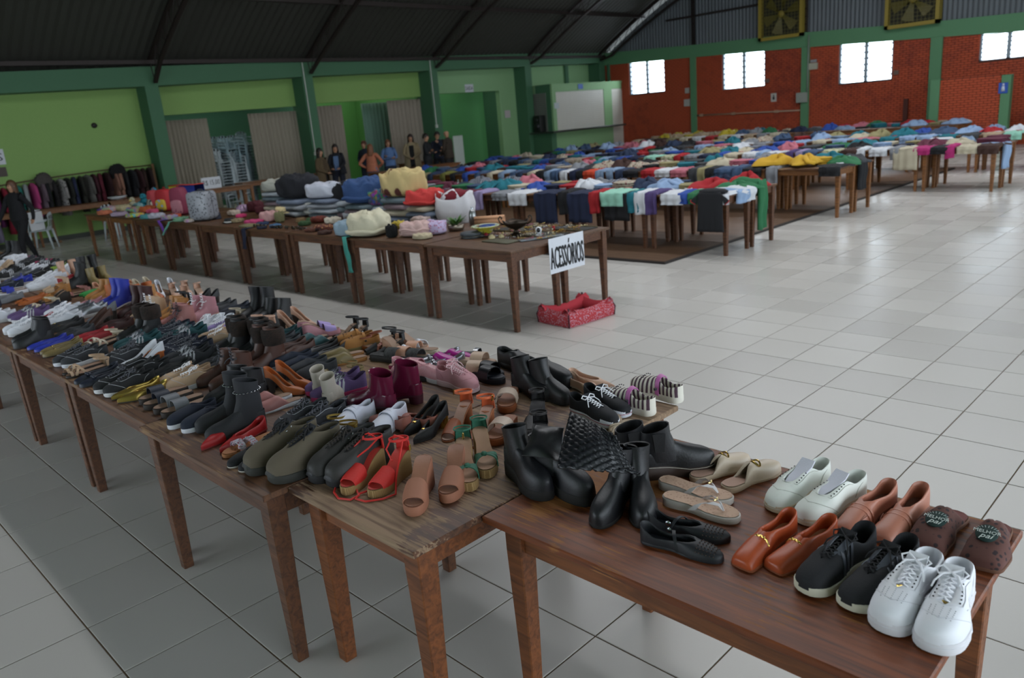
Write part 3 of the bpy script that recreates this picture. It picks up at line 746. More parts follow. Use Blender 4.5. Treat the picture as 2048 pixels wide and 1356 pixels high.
        if b == 'converse':
            mb = MB(); rows = []
            for t in (.80, .85, .9, .94, .97, .99):
                w_ = halfw(t, 'sneak', W)*1.04; hh = .033*math.sqrt(max(.02, 1-((t-.78)/.22)**2)); rows.append([(t*L+.001, cl(t, 's')+w_*cos(pi*i/8), th+hh*sin(pi*i/8)) for i in range(9)])
            mb.grid(rows, False, True, True); P_(d, 'toe_cap', mb, 'sole')
            mb = MB(); N = 28; pts = []
            for i in range(N):
                t = .5-.5*cos(pi*(i % 14)/14) if i < 14 else .5+.5*cos(pi*(i-14)/14); s = 1 if i < 14 else -1
                pts.append((t*L, cl(t, 's')+s*halfw(t, 'sneak', W)*1.065, .019))
            mb.tube(pts, .0016, 4, True); P_(d, 'foxing_stripe', mb, 'accent')
        if b == 'hiker':
            mb = MB(); 
            for t in stations(12):
                pass
            rows = []
            for t in (.76, .82, .88, .93, .97, 1.0):
                w_ = halfw(min(t, .985), 'sneak', W)*1.06; hh = .048*math.sqrt(max(.05, 1-((t-.72)/.30)**2)); rows.append([(t*L+.002, cl(t, 's')+w_*cos(pi*i/8), th-.004+hh*sin(pi*i/8)) for i in range(9)])
            mb.grid(rows, False, True, True); P_(d, 'toe_guard', mb, 'sole')
            mb = MB()
            for s in (-1, 1):
                for q in range(4): mb.blob(((.36+.07*q)*L, s*.0215, th+.107-.012*q), .005, .004, .004, 6, 4)
            P_(d, 'lace_hooks', mb, 'metal')
            mb = MB(); rows = []
            for i in range(13):
                a = pi*.5+pi*2*i/24; rows.append([(.17*L+.17*L*cos(a)*1.05, .03*sin(a)*1.12, th+.10+.012*j) for j in (-1, 0, 1)])
            mb.grid(rows); P_(d, 'collar', mb, 'tongue')
    elif b in ('loafer', 'flat', 'slipon', 'pump', 'pumpf'):
        L = .262; W = .95; th = .007; h = .012; toe = 'square' if 'sq' in k else 'point' if 'pt' in k else 'round'
        bk, sd, ins, th_ = .055, .034, .040, .024; vamp = .66
        if b == 'loafer': vamp = .56; ins = .056; h = .018; sd = .04; bk = .06; th = .008; th_ = .028
        if b == 'slipon': vamp = .50; ins = .062; th = .024; h = 0; sd = .045; th_ = .036; W = 1.03
        if b in ('pump', 'pumpf'): h = .085; L = .235; W = .88; vamp = .68
        if b == 'pumpf': h = .05
        full = b == 'slipon'
        P_(d, 'sole', sole_mb(L, toe, W, th, h, 1 if full else 0, 1.04), 'sole', True, 40)
        if not full:
            mb = MB(); rows = []; hw = .55 if b == 'pump' else .95
            for z, f in ((0, hw), (h*.5, (hw+.9)/2), (h+.003, 1.0)):
                rows.append([( (.005+.055*(1-f)*(.3)) + .055*(.5-.5*cos(a))*f, .029*f*W*sin(a)*1.0, z) for a in [2*pi*i/12 for i in range(12)]])
            mb.grid(rows, True, True, True); P_(d, 'heel', mb, 'heel')
        P_(d, 'upper', upper_mb(L, toe, W, th, h, vamp if not full else .46, vamp, bk, sd, ins, th_, 0), 'main')
        P_(d, 'insole', insole_mb(L, toe, W, th+.004, h, t1=.86), 'in')
        if 'bit' in k:
            mb = MB(); z = zt_(.66, h, th)+.052; x = .62*L
            mb.tube([(x+.004, -.028, z-.02), (x+.001, -.018, z-.004), (x, 0, z+.001), (x+.001, .018, z-.004), (x+.004, .028, z-.02)], .003, 6)
            for s in (-1, 0, 1): mb.blob((x+.001, s*.011, z-.001), .004, .003, .005, 8, 5)
            P_(d, 'gold_bit', mb, 'metal')
            mb = MB(); rows = []
            for q, t in enumerate((.55, .62, .69)):
                w_ = halfw(t, toe, W)*[.7, .86, .72][q]; hh = ins*[.96, .86, .74][q]
                rows.append([(t*L, w_*cos(pi*i/8), zt_(t, h, th)+.004+hh*sin(pi*i/8)**.7) for i in range(9)])
            mb.grid(rows); P_(d, 'saddle', mb, 'main')
        if 'penny' in k:
            mb = MB(); t = .66
            for t in (.60, .665): ribbon(mb, arch(L, toe, W, th, h, t, t, ins*.93 if t < .64 else ins*.86, f=1.0), (1, 0, 0), .0035, .003)
            P_(d, 'strap', mb, 'main')
            mb = MB(); pts = []
            for i in range(15):
                a = pi*i/14; pts.append(((.70+.19*sin(a))*L, .027*cos(a), zt_(.7, h, th)+.040-.014*sin(a)))
            mb.tube(pts, .0012, 4); P_(d, 'apron_seam', mb, 'dark')
        if 'vel' in k:
            mb = MB()
            for t in (.46, .56): ribbon(mb, arch(L, toe, W, th, h, t, t, ins*1.02, f=1.06), (1, 0, 0), .011, .003)
            P_(d, 'strap', mb, 'strap')
        if 'buck' in k:
            mb = MB(); mb.blob((.7*L, 0, zt_(.7, h, th)+.034), .012, .01, .005, 8, 5); P_(d, 'ornament', mb, 'metal')
        if 'bow' in k:
            mb = MB(); z = zt_(.68, h, th)+.037
            for s in (-1, 1): mb.blob((.68*L, s*.018, z), .011, .017, .009, 8, 6, .3, 3)
            mb.blob((.68*L, 0, z+.001), .007, .007, .009, 8, 5); P_(d, 'bow', mb, 'strap')
    elif b in ('mule', 'slipper', 'clog'):
        L = .265; W = 1.0; th = .010; h = .012; vamp = .52; toe = 'round'; ins = .055; th_ = .03
        if b == 'slipper': L = .27; W = 1.28; th = .014; h = 0; vamp = .44; ins = .062; th_ = .028; toe = 'square'
        if b == 'clog': L = .25; W = 1.15; th = .022; h = .006; vamp = .44; ins = .07; th_ = .05
        if b == 'mule' and 'pt' in k: toe = 'point'
        P_(d, 'sole', sole_mb(L, toe, W, th, h, 1, 1.05), 'sole', True, 40)
        if b == 'clog': P_(d, 'upper', upper_mb(L, toe, W, th, h, .46, .50, .045, .035, .066, .046, 0, .84), 'main')
        else: P_(d, 'upper', upper_mb(L, toe, W, th, h, .5, vamp, 0, 0, ins, th_, 0, mule=True), 'main')
        P_(d, 'insole', insole_mb(L, toe, W, th, h, t1=.9, f=.95 if b != 'clog' else .84), 'in')
        if b == 'clog':
            mb = MB(); ribbon(mb, arch(L, toe, W, th, h, .40, .40, .072, f=1.1, n=12), (1, 0, .35), .009, .003); P_(d, 'strap', mb, 'strap')
            mb = MB()
            for s in (-1, 1): mb.lathe([(.0, -.004), (.007, -.004), (.007, .004), (0, .004)], 8, (.38*L, s*.045, th+.03))
            P_(d, 'rivet', mb, 'dark')
            mb = MB()
            for q in range(3):
                for u in range(-2, 3): mb.blob(((.68+.07*q)*L, u*.012, th+.069-.012*q-.0022*u*u), .0035, .0035, .002, 6, 4)
            P_(d, 'vent_holes', mb, 'dark')
        if 'buck' in k:
            mb = MB(); z = zt_(.56, h, th)+.057
            pts = [(.56*L+.010*cos(a), .021*sin(a), z-.012*abs(sin(a))**2) for a in [2*pi*i/14 for i in range(14)]]
            mb.tube(pts, .0032, 6, True); P_(d, 'gold_buckle', mb, 'metal')
    elif b == 'boot':
        hgt = .13 if 'ankle' in k else .20 if 'mid' in k else .34
        L, W = .27, 1.02; ch = 'chunk' in k; th = .012; h = .035 if ch else .03; toe = 'round'; plat = .022 if ch else 0
        full = 'wed' in k
        P_(d, 'sole', sole_mb(L, toe, W, th+plat, h if not ch else .018, 1 if full or ch else 0, 1.06), 'sole', True, 40)
        hh = h if not ch else .018
        if not (full or ch):
            mb = MB(); rows = []
            for z, f in ((0, .9), (h+.002, 1.0)): rows.append([(.032+.033*cos(a)*f, .029*f*W*sin(a), z) for a in [2*pi*i/12 for i in range(12)]])
            mb.grid(rows, True, True, True); P_(d, 'heel', mb, 'heel')
        TH = th+plat
        P_(d, 'upper', upper_mb(L, toe, W, TH, hh, .42, .47, .05, .05, .092, .046, 0, .9), 'main')
        mb = MB(); rows = []; base = TH+hh
        lv = [(0.012, .080, .077, .0325), (.04, .074, .069, .034), (.075, .066, .061, .0365), (.11, .061, .054, .039), (.135, .060, .051, .0415)]
        if hgt > .15: lv += [(.17, .060, .053, .046), (.20, .060, .055, .048)]
        if hgt > .25: lv += [(.26, .060, .058, .052), (.30, .060, .060, .054), (.34, .060, .061, .055)]
        for z, cx, rx, ry in lv: rows.append([(cx+rx*cos(a)*(1+.03*sin(z*90+a)), ry*sin(a), base+z+(.012*cos(a) if z == lv[-1][0] else 0)) for a in [2*pi*i/16 for i in range(16)]])
        for z, cx, rx, ry in lv[::-1][:4]: rows.append([(cx+(rx-.004)*cos(a), (ry-.004)*sin(a), base+z-.002+(.012*cos(a) if z == lv[-1][0] else 0)) for a in [2*pi*i/16 for i in range(16)]])
        mb.grid(rows, True); P_(d, 'shaft', mb, 'shaft')
        if 'gore' in k:
            for s in (-1, 1):
                mb = MB(); mb.grid([[(.050, s*.0372, base+.055), (.082, s*.0368, base+.055)], [(.045, s*.041, base+.09), (.084, s*.0395, base+.09)], [(.040, s*.0428, base+.125), (.086, s*.0415, base+.125)]], False); P_(d, 'elastic_panel', mb, 'dark')
            mb = MB(); pts = []
            for i in range(24):
                t = .5-.5*cos(pi*(i % 12)/12) if i < 12 else .5+.5*cos(pi*(i-12)/12); s = 1 if i < 12 else -1
                pts.append((t*L, cl(t, 's')+s*halfw(t, toe, W)*1.07, elev(t, hh)+TH-.003))
            mb.tube(pts, .0011, 4, True); P_(d, 'welt_stitching', mb, 'lace')
        if 'chain' in k:
            mb = MB(); 
            for i in range(22):
                a = 2*pi*i/22; mb.blob((.060+.056*cos(a), .047*sin(a), base+.15), .0055, .0055, .004, 6, 4)
            P_(d, 'chain', mb, 'metal')
        if 'lace' in k:
            mb = laces(L, .42, .62, base+.10, TH+.07, n=4, r=.0026)
            for q in range(4):
                z = base+.10+.02*q
                for s in (-1, 1): mb.tube([(.118, s*.016, z), (.124, 0, z+.006), (.118, -s*.016, z+.012)], .0022, 4)
            P_(d, 'laces', mb, 'lace')
        if 'fur' in k:
            mb = MB(); rows = []
            for j, (z, f) in enumerate(((.10, 1.02), (.105, 1.3), (.15, 1.38), (.19, 1.3), (.20, 1.0), (.195, .8))):
                rows.append([(.060+.05*f*cos(a)*(1+.08*noise.noise(Vector((a*3, z*40, 0)))), .045*f*sin(a)*(1+.08*noise.noise(Vector((a*3, z*40, 5)))), base+z) for a in [2*pi*i/18 for i in range(18)]])
            mb.grid(rows, True); P_(d, 'fur_cuff', mb, 'strap')
    elif b in ('sandal', 'wedge', 'slide', 'thong', 'jelly', 'heelsandal'):
        L, W, toe = .258, 1.0, 'round'; th = .016; h = .006; full = 1; plat = 0; peep_up = None
        if b == 'wedge': h = .065; plat = .028; th = .004; L = .25
        if 'flatform' in k: h = .012; plat = .03
        if b == 'heelsandal': h = .075; th = .006; full = 0; plat = .004; L = .235; W = .9
        if b == 'jelly': th = .006; h = .004; W = .92
        if b == 'thong': th = .022; h = .008; L = .265; W = 1.04
        if b == 'slide': th = .03; L = .26; h = .004; W = 1.08
        P_(d, 'sole', sole_mb(L, toe, W, th+(plat if full else 0), h, full, 1.02) if full else sole_mb(L, toe, W, th, h, 0, 1.02, plat=0), 'sole', True, 40)
        TP = th+(plat if full else 0)
        if not full:
            mb = MB(); rows = []
            for z, f in ((0, .42 if 'block' not in k else .9), (h*.6, .6 if 'block' not in k else .92), (h+.002, 1.0)): rows.append([(.008+.026*f+.026*f*cos(a), .026*f*sin(a), z) for a in [2*pi*i/10 for i in range(10)]])
            mb.grid(rows, True, True, True); P_(d, 'heel', mb, 'heel')
        P_(d, 'insole', insole_mb(L, toe, W, TP, h, t1=1, lift=.003, f=.96 if b != 'jelly' else .86), 'in')
        if b == 'jelly': P_(d, 'upper', upper_mb(L, 'round', W, th, h, .66, .66, .05, .022, .036, .022, 0, .88), 'main')
        mb = MB()
        if b == 'thong':
            for s in (-1, 1):
                pts = [(.80*L, 0, TP+.004), (.76*L, s*.004, TP+.022), (.66*L, s*.019, TP+.031), (.54*L, s*.033, TP+.022), (.46*L, s*.040, TP-.002)]
                ribbon(mb, pts, [(.3, -s, 0), (.5, -s, 0), (.8, -s*.6, .2), (1, -s*.2, .5), (1, 0, .3)], [.003, .007, .0125, .014, .014], .0025)
            P_(d, 'strap', mb, 'main')
            mb = MB(); mb.tube([(.70*L, -.012, TP+.037), (.712*L, 0, TP+.037), (.70*L, .012, TP+.037)], .0028, 6); mb.blob((.712*L, 0, TP+.038), .005, .004, .004, 6, 4); P_(d, 'ornament', mb, 'metal')
        elif b == 'slide':
            ribbon(mb, arch(L, toe, W, TP-.004, h, .63, .63, .052, f=1.05, n=12), (1, 0, 0), .036, .0035); P_(d, 'strap', mb, 'main')
        elif b == 'jelly':
            ribbon(mb, arch(L, 'round', W, TP, h, .32, .50, .045, f=1.0, n=10), (1, .2, 0), .005, .002); P_(d, 'strap', mb, 'main')
            mb = MB(); mb.blob((.30*L, .030, TP+.03), .009, .003, .009, 8, 6); P_(d, 'buckle', mb, 'metal')
            mb = MB()
            for q in range(6):
                for u in range(-3, 4):
                    t = .72+.04*q; w_ = halfw(t, 'round', W); a = pi/2+u*.33
                    if abs(cos(a)) < .95: mb.blob((t*L, cl(t, 's')+w_*cos(a)*.99, TP+(.036+(.022-.036)*(t-.66)/.34*.9)*sin(a)**.95*(1 if t < .82 else .55+.45*math.sqrt(max(0, 1-((t-.82)/.18)**2)))), .0026, .0026, .0014, 5, 4)
            P_(d, 'cut_outs', mb, 'dark')
        else:
            # toe band
            if 'peep' in k or b == 'wedge' and 'knot' not in k:
                rows = []
                for t, hz in ((.56, .046), (.63, .045), (.72, .038), (.80, .030), (.87, .024)):
                    p = arch(L, toe, W, TP, h, t, t, hz, f=1.03, n=10); rows.append(p)
                r2 = [[(x, y*.95, z-.0025) for x, y, z in r_] for r_ in rows][::-1]
                mb.grid(rows+r2+[rows[0]]); P_(d, 'toe_band', mb, 'main')
            elif 'knot' in k:
                for (ta, tb) in ((.62, .82), (.82, .62)): ribbon(mb, arch(L, toe, W, TP, h, ta, tb, .034, f=1.03), (1, 0, 0), [.016, .016, .014, .012, .009, .007, .009, .012, .014, .016, .016], .003)
                mb.blob((.72*L, 0, zt_(.72, h, TP)+.034), .014, .011, .008, 8, 6, .2, 2); P_(d, 'knotted_strap', mb, 'main')
            elif 'cross' in k:
                for (ta, tb, hz) in ((.60, .80, .036), (.80, .60, .034), (.88, .88, .02)): ribbon(mb, arch(L, toe, W, TP, h, ta, tb, hz, f=1.03), (1, 0, 0), .008, .0025)
                P_(d, 'strap', mb, 'main')
            elif 'flower' in k:
                ribbon(mb, arch(L, toe, W, TP, h, .7, .7, .032, f=1.03), (1, 0, 0), .014, .0025)
                for q in range(5): mb.blob((.7*L+.008*cos(q*1.3), -.028+.014*q, zt_(.7, h, TP)+.03-.0012*(q-2)**2*3), .011, .009, .01, 8, 6, .5, q)
                P_(d, 'flower_band', mb, 'main')
            else:
                ribbon(mb, arch(L, toe, W, TP, h, .72, .74, .034, f=1.03), (1, 0, 0), .013, .0025); P_(d, 'toe_strap', mb, 'main')
            mb = MB(); zc = zt_(.1, h, TP)+.052
            # heel counter and ankle strap
            if 'open' not in k:
                rows = []
                for j, z in enumerate((0, .02, .042)):
                    row = []
                    for i in range(11):
                        a = pi/2+pi*i/10; row.append((.10*L+.105*L*cos(a)*1.0, .031*W*sin(a)*(1-.06*j), zt_(.06, h, TP)-.004+z))
                    rows.append(row)
                mb.grid(rows); o_ = [[(x*.93+.004, y*.9, z) for x, y, z in r_] for r_ in rows[::-1]]; mb.grid([rows[-1]]+o_)
                P_(d, 'heel_counter', mb, 'strap')
                mb = MB(); zc = zt_(.1, h, TP)+.052; pts = []
                for i in range(17):
                    a = 2*pi*i/16; pts.append((.17*L+.044*cos(a), .031*sin(a), zc+.008*cos(a)))
                ribbon(mb, pts, (0, 0, 1), .0045 if 'thin' not in k else .0028, .002); P_(d, 'ankle_strap', mb, 'strap')
            if 'loop' in k:
                mb = MB(); zc = zt_(.1, h, TP)
                mb.tube([(.25*L, .03, zc+.05), (.4*L, .045, zc+.03), (.62*L, .05, TP+.01), (.8*L, .075, .006), (.98*L, .05, .005), (1.12*L, 0, .005), (1.1*L, -.05, .005), (.95*L, -.06, .006), (.85*L, -.03, .012), (.9*L, .02, .03)], .004, 6)
                mb.tube([(.2*L, .03, zc+.06), (.26*L, 0, zc+.075), (.2*L, -.03, zc+.05), (.4*L, -.02, zc+.03), (.5*L, .02, zc)], .0035, 6)
                P_(d, 'tie_cord', mb, 'strap')
            if 'buck' in k:
                mb = MB(); mb.tube([(.2*L-.0, .034, zc+.009), (.2*L+.012, .034, zc+.009), (.2*L+.012, .034, zc-.009), (.2*L, .034, zc-.009)], .0022, 5, True); P_(d, 'buckle', mb, 'metal')
    SH[kind] = d
    return d
NAMES = dict(sneaker='sneaker', canvas='canvas_shoe', runner='running_shoe', court='sneaker', hiker='hiking_boot', converse='canvas_sneaker', loafer='loafer', flat='ballet_flat', slipon='slip_on_shoe', pump='high_heel_pump', pumpf='low_pump', mule='mule', slipper='slipper', clog='clog', boot='boot', sandal='sandal', wedge='wedge_sandal', slide='slide_sandal', thong='thong_sandal', jelly='jelly_flat', heelsandal='heeled_sandal')
CATS = dict(sneaker='sneaker', canvas='shoe', runner='sneaker', court='sneaker', hiker='boot', converse='sneaker', loafer='shoe', flat='shoe', slipon='shoe', pump='shoe', pumpf='shoe', mule='shoe', slipper='slipper', clog='clog', boot='boot', sandal='sandal', wedge='sandal', slide='sandal', thong='sandal', jelly='shoe', heelsandal='sandal')
def shoe(kind, loc, rz, cols, label, mirror=False, scale=1, group=None, tilt=(0, 0), parts=True):
    b = kind.split('_')[0]
    root = thing(NAMES[b], label, CATS[b], loc, 0, group, (tilt[0], tilt[1], rz), (scale, -scale if mirror else scale, scale))
    dflt = cols.get('main')
    for nm, me, slot in build(kind):
        mt = cols.get(slot) or (dflt if slot in ('main', 'shaft', 'strap', 'tongue', 'lace', 'accent', 'heel') else None)
        if mt is None:
            mt = {'sole': mat('#3a3430', .7), 'in': mat('#b79b82', .7), 'dark': mat('#121212', .7), 'vent': mat('#a6a7ac', .7), 'metal': mat('#b9a05a', .25, 1)}.get(slot)
        if slot == 'heel' and 'heel' not in cols: mt = cols.get('sole') or mt
        o = link(nm, me, [mt], root)
    return root
# ================================================================ SHOES SET OUT ON THE TABLES
BLK, WHT, SOLEW = mat('#17181b', .45, 0, 'leather'), mat('#e4e5ea', .5, 0, 'leather', bump=.06), mat('#dcdad6', .6)
BLKM, DSOLE = mat('#15161a', .8, 0, 'cloth'), mat('#1c1b1b', .7)
GOLD, SILV = mat('#c9a95c', .25, 1), mat('#b9bcc2', .25, 1)
LW = mat('#efeff4', .8, 0, 'cloth'); LB = mat('#121215', .8, 0, 'cloth'); INB = mat('#c49f83', .7); IND = mat('#2a2626', .8)
KL = {}
def put(kind, px, py, ang, cols, label, mirror=False, z=.76, scale=1, tilt=(0, 0), group=None):
    """toe touches the table at the pixel's place; ang = heading of the toe"""
    build(kind)
    if kind not in KL: KL[kind] = max(v.co.x for nm, me, sl in SH[kind] if nm == 'sole' for v in me.vertices)
    p = at(px, py, z); L = KL[kind]*scale; a = R(ang)
    return shoe(kind, (p.x-L*cos(a), p.y-L*sin(a), z+.0004), a, cols, label, mirror, scale, group, tilt)
def c4(x, y): return (1250+.41*x, 800+.41*y)
def c3(x, y): return (700+.3418*x, 650+.3418*y)
def c2(x, y): return (400+.31*x, 560+.31*y)
SHOES = []
def pair(kind, a, b_, ang, cols, desc, ang2=None, side=('left', 'right'), **k):
    o1 = put(kind, *a, ang, cols, f'{desc}, {side[0]} one of the pair', True, **k)
    o2 = put(kind, *b_, ang2 if ang2 is not None else ang, cols, f'{desc}, {side[1]} one of the pair', False, **k)
    for o in (o1, o2): o['group'] = desc+' pair'
    SHOES.append((o1.location.x, o1.location.y, desc)); SHOES.append((o2.location.x, o2.location.y, desc)); return o1, o2
WCAN = mat('#dfe2da', .6, 0, 'cloth', bump=.06)
pair('court', c4(1262, 1150), c4(1492, 1246), -92, dict(main=WHT, sole=mat('#dad8dc', .55), lace=LW, tongue=WHT, accent=mat('#d9dadf', .4), **{'in': mat('#d5d5dc', .8)}), 'chunky white leather sneaker by the near table corner', -85, scale=1.02)
pair('runner', c4(868, 960), c4(1075, 1036), -101, dict(main=BLKM, sole=mat('#cfcab6', .7), lace=LB, tongue=BLKM, accent=mat('#3b3f48', .45), **{'in': IND}), 'black knit running shoe with cream sole and grey side stripes', -101)
ORL = mat('#b04e28', .38, 0, 'leather', bump=.06); PKL = mat('#b87862', .4, 0, 'leather', bump=.06)
pair('loafer_sq_bit', c4(562, 826), c4(712, 838), -96, dict(main=ORL, sole=mat('#8a4a2c', .6), metal=GOLD, **{'in': mat('#c08d68', .6)}), 'rust orange square-toed loafer with gold bit', -104)
pair('loafer_penny_sq', c4(1060, 672), c4(1236, 700), -98, dict(main=PKL, sole=mat('#7c4a38', .6), dark=mat('#7a4838', .7), **{'in': mat('#7a584a', .7)}), 'dusty pink penny loafer behind the black running shoes', -96, scale=1.06)
pair('canvas', c4(712, 552), c4(848, 610), -100, dict(main=WCAN, sole=mat('#c9b79c', .7), accent=mat('#c4c6bd', .7), tongue=mat('#d5d5e0', .8, 0, 'cloth'), **{'in': mat('#cfcfdd', .8)}), 'off-white sneaker without laces and with a yellowed sole', -106, scale=1.04)
LEO = mat('#5c3a33', .9, 0, 'blot', '#2c2022', 55); 
s1, s2 = pair('slipper', c4(1455, 748), c4(1722, 832), -92, dict(main=LEO, sole=mat('#6a4634', .8), **{'in': mat('#7d4d4a', .8)}), 'brown spotted mule slipper with a dark green printed patch', -86)
for s_ in (s1, s2):      # printed patch with the words
    mb = MB(); mb.lathe([(0, .0006), (.0335, .0), (.0335, -.004)], 20, (0, 0, 0), .82); pm_ = mb.mesh('printed_patch', True)
    M = Matrix.Translation((.185, 0, .0705)) @ Matrix.Rotation(R(14), 4, 'Y')
    o = link('printed_patch', pm_, mat('#16302c', .85), s_); o.matrix_local = M
    mw = text_mesh('word', 'MELHOR', .017, .0004); mw2 = text_mesh('word', 'pai', .026, .0004, shear=.35)
    LTW = mat('#c9d2cc', .8)
    sgn = -1 if s_ is s1 else 1
    for me_, dx in ((mw, -.002), (mw2, .014)):
        t_ = link('lettering', me_, LTW, s_); t_.matrix_local = M @ Matrix.Translation((dx, 0, .0012)) @ Matrix.Rotation(R(90), 4, 'Z') @ Matrix.Diagonal((sgn, 1, 1, 1))
    mb = MB()
    for i in range(11):
        a = pi*i/10; mb.tube([(-.006-.013*sin(a), .022*cos(a), .0016), (-.006-.022*sin(a), .030*cos(a), .0006)], .0006, 4)
    o = link('sun_rays', mb.mesh('sun_rays'), LTW, s_); o.matrix_local = M
NUD = mat('#cdbba6', .4, 0, 'leather', bump=.05)
pair('mule_buck', c4(600, 300), c4(748, 338), 74, dict(main=NUD, sole=mat('#b9a48c', .6), metal=GOLD, **{'in': mat('#b4907e', .7)}), 'cream leather mule with a gold ring buckle', 76)
pair('thong', c4(528, 508), c4(560, 600), 6, dict(main=mat('#d2cccd', .4, 0, 'leather', bump=.05), sole=mat('#cfc8c0', .6), metal=mat('#c6b482', .3, 1), **{'in': mat('#c8a68e', .7, 0, 'blot', '#b5917a', 90)}), 'white thong sandal with a padded beige footbed', 4, side=('farther', 'nearer'))
JB = mat('#16181d', .55, 0, 'plain', bump=.1)
pair('jelly', c4(515, 690), c4(480, 790), 14, dict(main=JB, sole=JB, dark=mat('#3c2a20', .8), metal=SILV, **{'in': mat('#1c1f25', .7)}), 'black perforated plastic flat with an ankle strap', 8, side=('farther', 'nearer'))
pair('boot_ankle_chunk_gore', c4(300, 318), c4(436, 338), 56, dict(main=BLK, sole=mat('#3a2a22', .6), shaft=BLK, lace=mat('#b9b4a8', .7), dark=mat('#0e0e10', .8)), 'black chelsea ankle boot with stitched chunky sole', 50)
pair('boot_ankle', c3(1440, 1196), c3(1722, 1198), -78, dict(main=BLK, sole=DSOLE, shaft=BLK), 'black leather boot standing under the quilted cuff', -50, scale=1.06)
pair('boot_ankle_chunk', c3(1170, 1030), c3(1425, 1058), -18, dict(main=mat('#14151a', .5, 0, 'leather'), sole=DSOLE, shaft=BLK, lace=mat('#888888', .7)), 'black lug-soled boot on the seam of two tables', -4, scale=1.08)
# quilted cuffs folded over
def quilt(label, pts, hexc='#14161b', diamonds=True):
    mb = MB(); n1, n2 = 64, 40; A, B, C_, D = [Vector(p) for p in pts]; rows = []
    for i in range(n1+1):
        u = i/n1; row = []
        for j in range(n2+1):
            v = j/n2; p = (A*(1-u)+B*u)*(1-v)+(D*(1-u)+C_*u)*v
            nrm = (B-A).cross(D-A).normalized(); q = -.005*(min(1, 2.2*abs(sin((u*9+v*7)*pi)))*min(1, 2.2*abs(sin((u*9-v*7)*pi)))-.5) if diamonds else .002*sin(u*9)
            bulge = .03*sin(pi*u)*sin(pi*v)
            row.append(p+nrm*(q*1.6+bulge)+Vector((0, 0, -.03*(v**2)*sin(pi*u))))
        rows.append(row)
    mb.grid(rows); o = link('boot_cuff', mb.mesh('boot_cuff'), mat(hexc, .38, 0, 'leather', bump=.08)); md = o.modifiers.new('t', 'SOLIDIFY'); md.thickness = .006
    return tag(o, label, 'boot shaft')
def V3(px, py, z): return tuple(at(px, py, z))
quilt('black diamond-quilted boot shaft folded flat across the leather boots', (V3(*c3(1290, 515), 1.10), V3(*c3(1210, 835), 1.01), V3(*c3(1700, 870), .965), V3(*c3(1560, 650), 1.06)))
quilt('plain black boot shaft flap left of the quilted one', (V3(*c3(1085, 585), 1.06), V3(*c3(1005, 765), 1.0), V3(*c3(1225, 790), 1.0), V3(*c3(1250, 600), 1.06)), '#121316', False)
ZB = mat('#d8d3c6', .6, 0, 'stripe', '#4a3040', 16, .05)
pair('clog', c3(1650, 385), c3(1495, 450), 178, dict(main=ZB, sole=mat('#d9d4c8', .6), strap=mat('#b868a4', .5), dark=mat('#26222a', .6), **{'in': mat('#cfcbb4', .7)}), 'zebra striped rubber clog with a pink strap', 176, side=('farther', 'nearer'), scale=1.1)
pair('converse', c3(1630, 545), c3(1558, 605), -12, dict(main=mat('#15161b', .8, 0, 'cloth'), sole=mat('#d6d8e0', .55), lace=LW, accent=mat('#9c3048', .6), tongue=mat('#1d1e24', .8, 0, 'cloth')), 'black canvas low-top with white toe cap and laces', -10, side=('farther', 'nearer'))
pair('pump_pt'.replace('pump', 'flat'), c3(1555, 385), c3(1480, 432), 4, dict(main=mat('#c9a48d', .6, 0, 'cloth'), sole=mat('#c4b3a0', .6), **{'in': mat('#b0826c', .7)}), 'nude pointed flat behind the black low-tops', -14, side=('farther', 'nearer'))
pair('slipon', c3(1110, 300), c3(1295, 372), -8, dict(main=BLK, sole=mat('#15161b', .45), **{'in': IND}), 'chunky black leather clog with a thick black platform', -6, side=('farther', 'nearer'), scale=1.25)
pair('boot_ankle', c3(1190, 445), c3(1290, 470), -4, dict(main=BLK, shaft=BLK, sole=DSOLE), 'shiny black ankle boot behind the low-tops', -8)
pair('sandal_cross_open', c3(1620, 690), c3(1690, 730), -40, dict(main=mat('#b7a88f', .5, 0, 'leather'), sole=mat('#8c7c66', .7), **{'in': mat('#a5927a', .7)}), 'beige chain-strap sandal beside the chelsea boots', -44)
# stained table
BRW = mat('#a06a52', .65, 0, 'leather', bump=.08)
pair('wedge_peep_buck_open', c3(372, 1126), c3(566, 1048), -50, dict(main=BRW, sole=BRW, metal=GOLD, **{'in': mat('#9a6a52', .6)}), 'dusty brown peep-toe wedge with a gold buckle', -52, scale=1.08)
GRN = mat('#2f6a54', .7, 0, 'cloth'); JUTE = mat('#a8895c', .9, 0, 'stripe', '#86693f', 90)
pair('wedge_knot_thin', c3(706, 978), c3(806, 902), -38, dict(main=GRN, sole=JUTE, strap=GRN, **{'in': mat('#b48d72', .7)}), 'green knotted espadrille wedge with jute sole', -38, scale=1.05)
RED = mat('#c92c26', .55, 0, 'leather')
pair('wedge_peep_loop', (688, 992), (742, 998), -72, dict(main=RED, sole=JUTE, strap=RED, **{'in': mat('#c23a30', .6)}), 'red peep-toe espadrille with long red ties', -72, scale=.98)
HK = mat('#5b5243', .85, 0, 'cloth'); HK2 = mat('#2c2a28', .6, 0, 'leather')
pair('hiker', (493, 952), (540, 968), -96, dict(main=HK, sole=mat('#33332f', .7), lace=LB, tongue=mat('#1f222a', .8, 0, 'cloth'), metal=SILV), 'olive hiking boot with black laces near the table edge', -94, scale=1.05)
pair('hiker', (622, 968), (658, 976), -92, dict(main=HK2, sole=mat('#212124', .6), lace=mat('#2c2520', .8), tongue=mat('#26262a', .7), metal=SILV), 'dark grey hiking boot beside the red espadrilles', -90)
TAN = mat('#9a5230', .4, 0, 'leather', bump=.05)
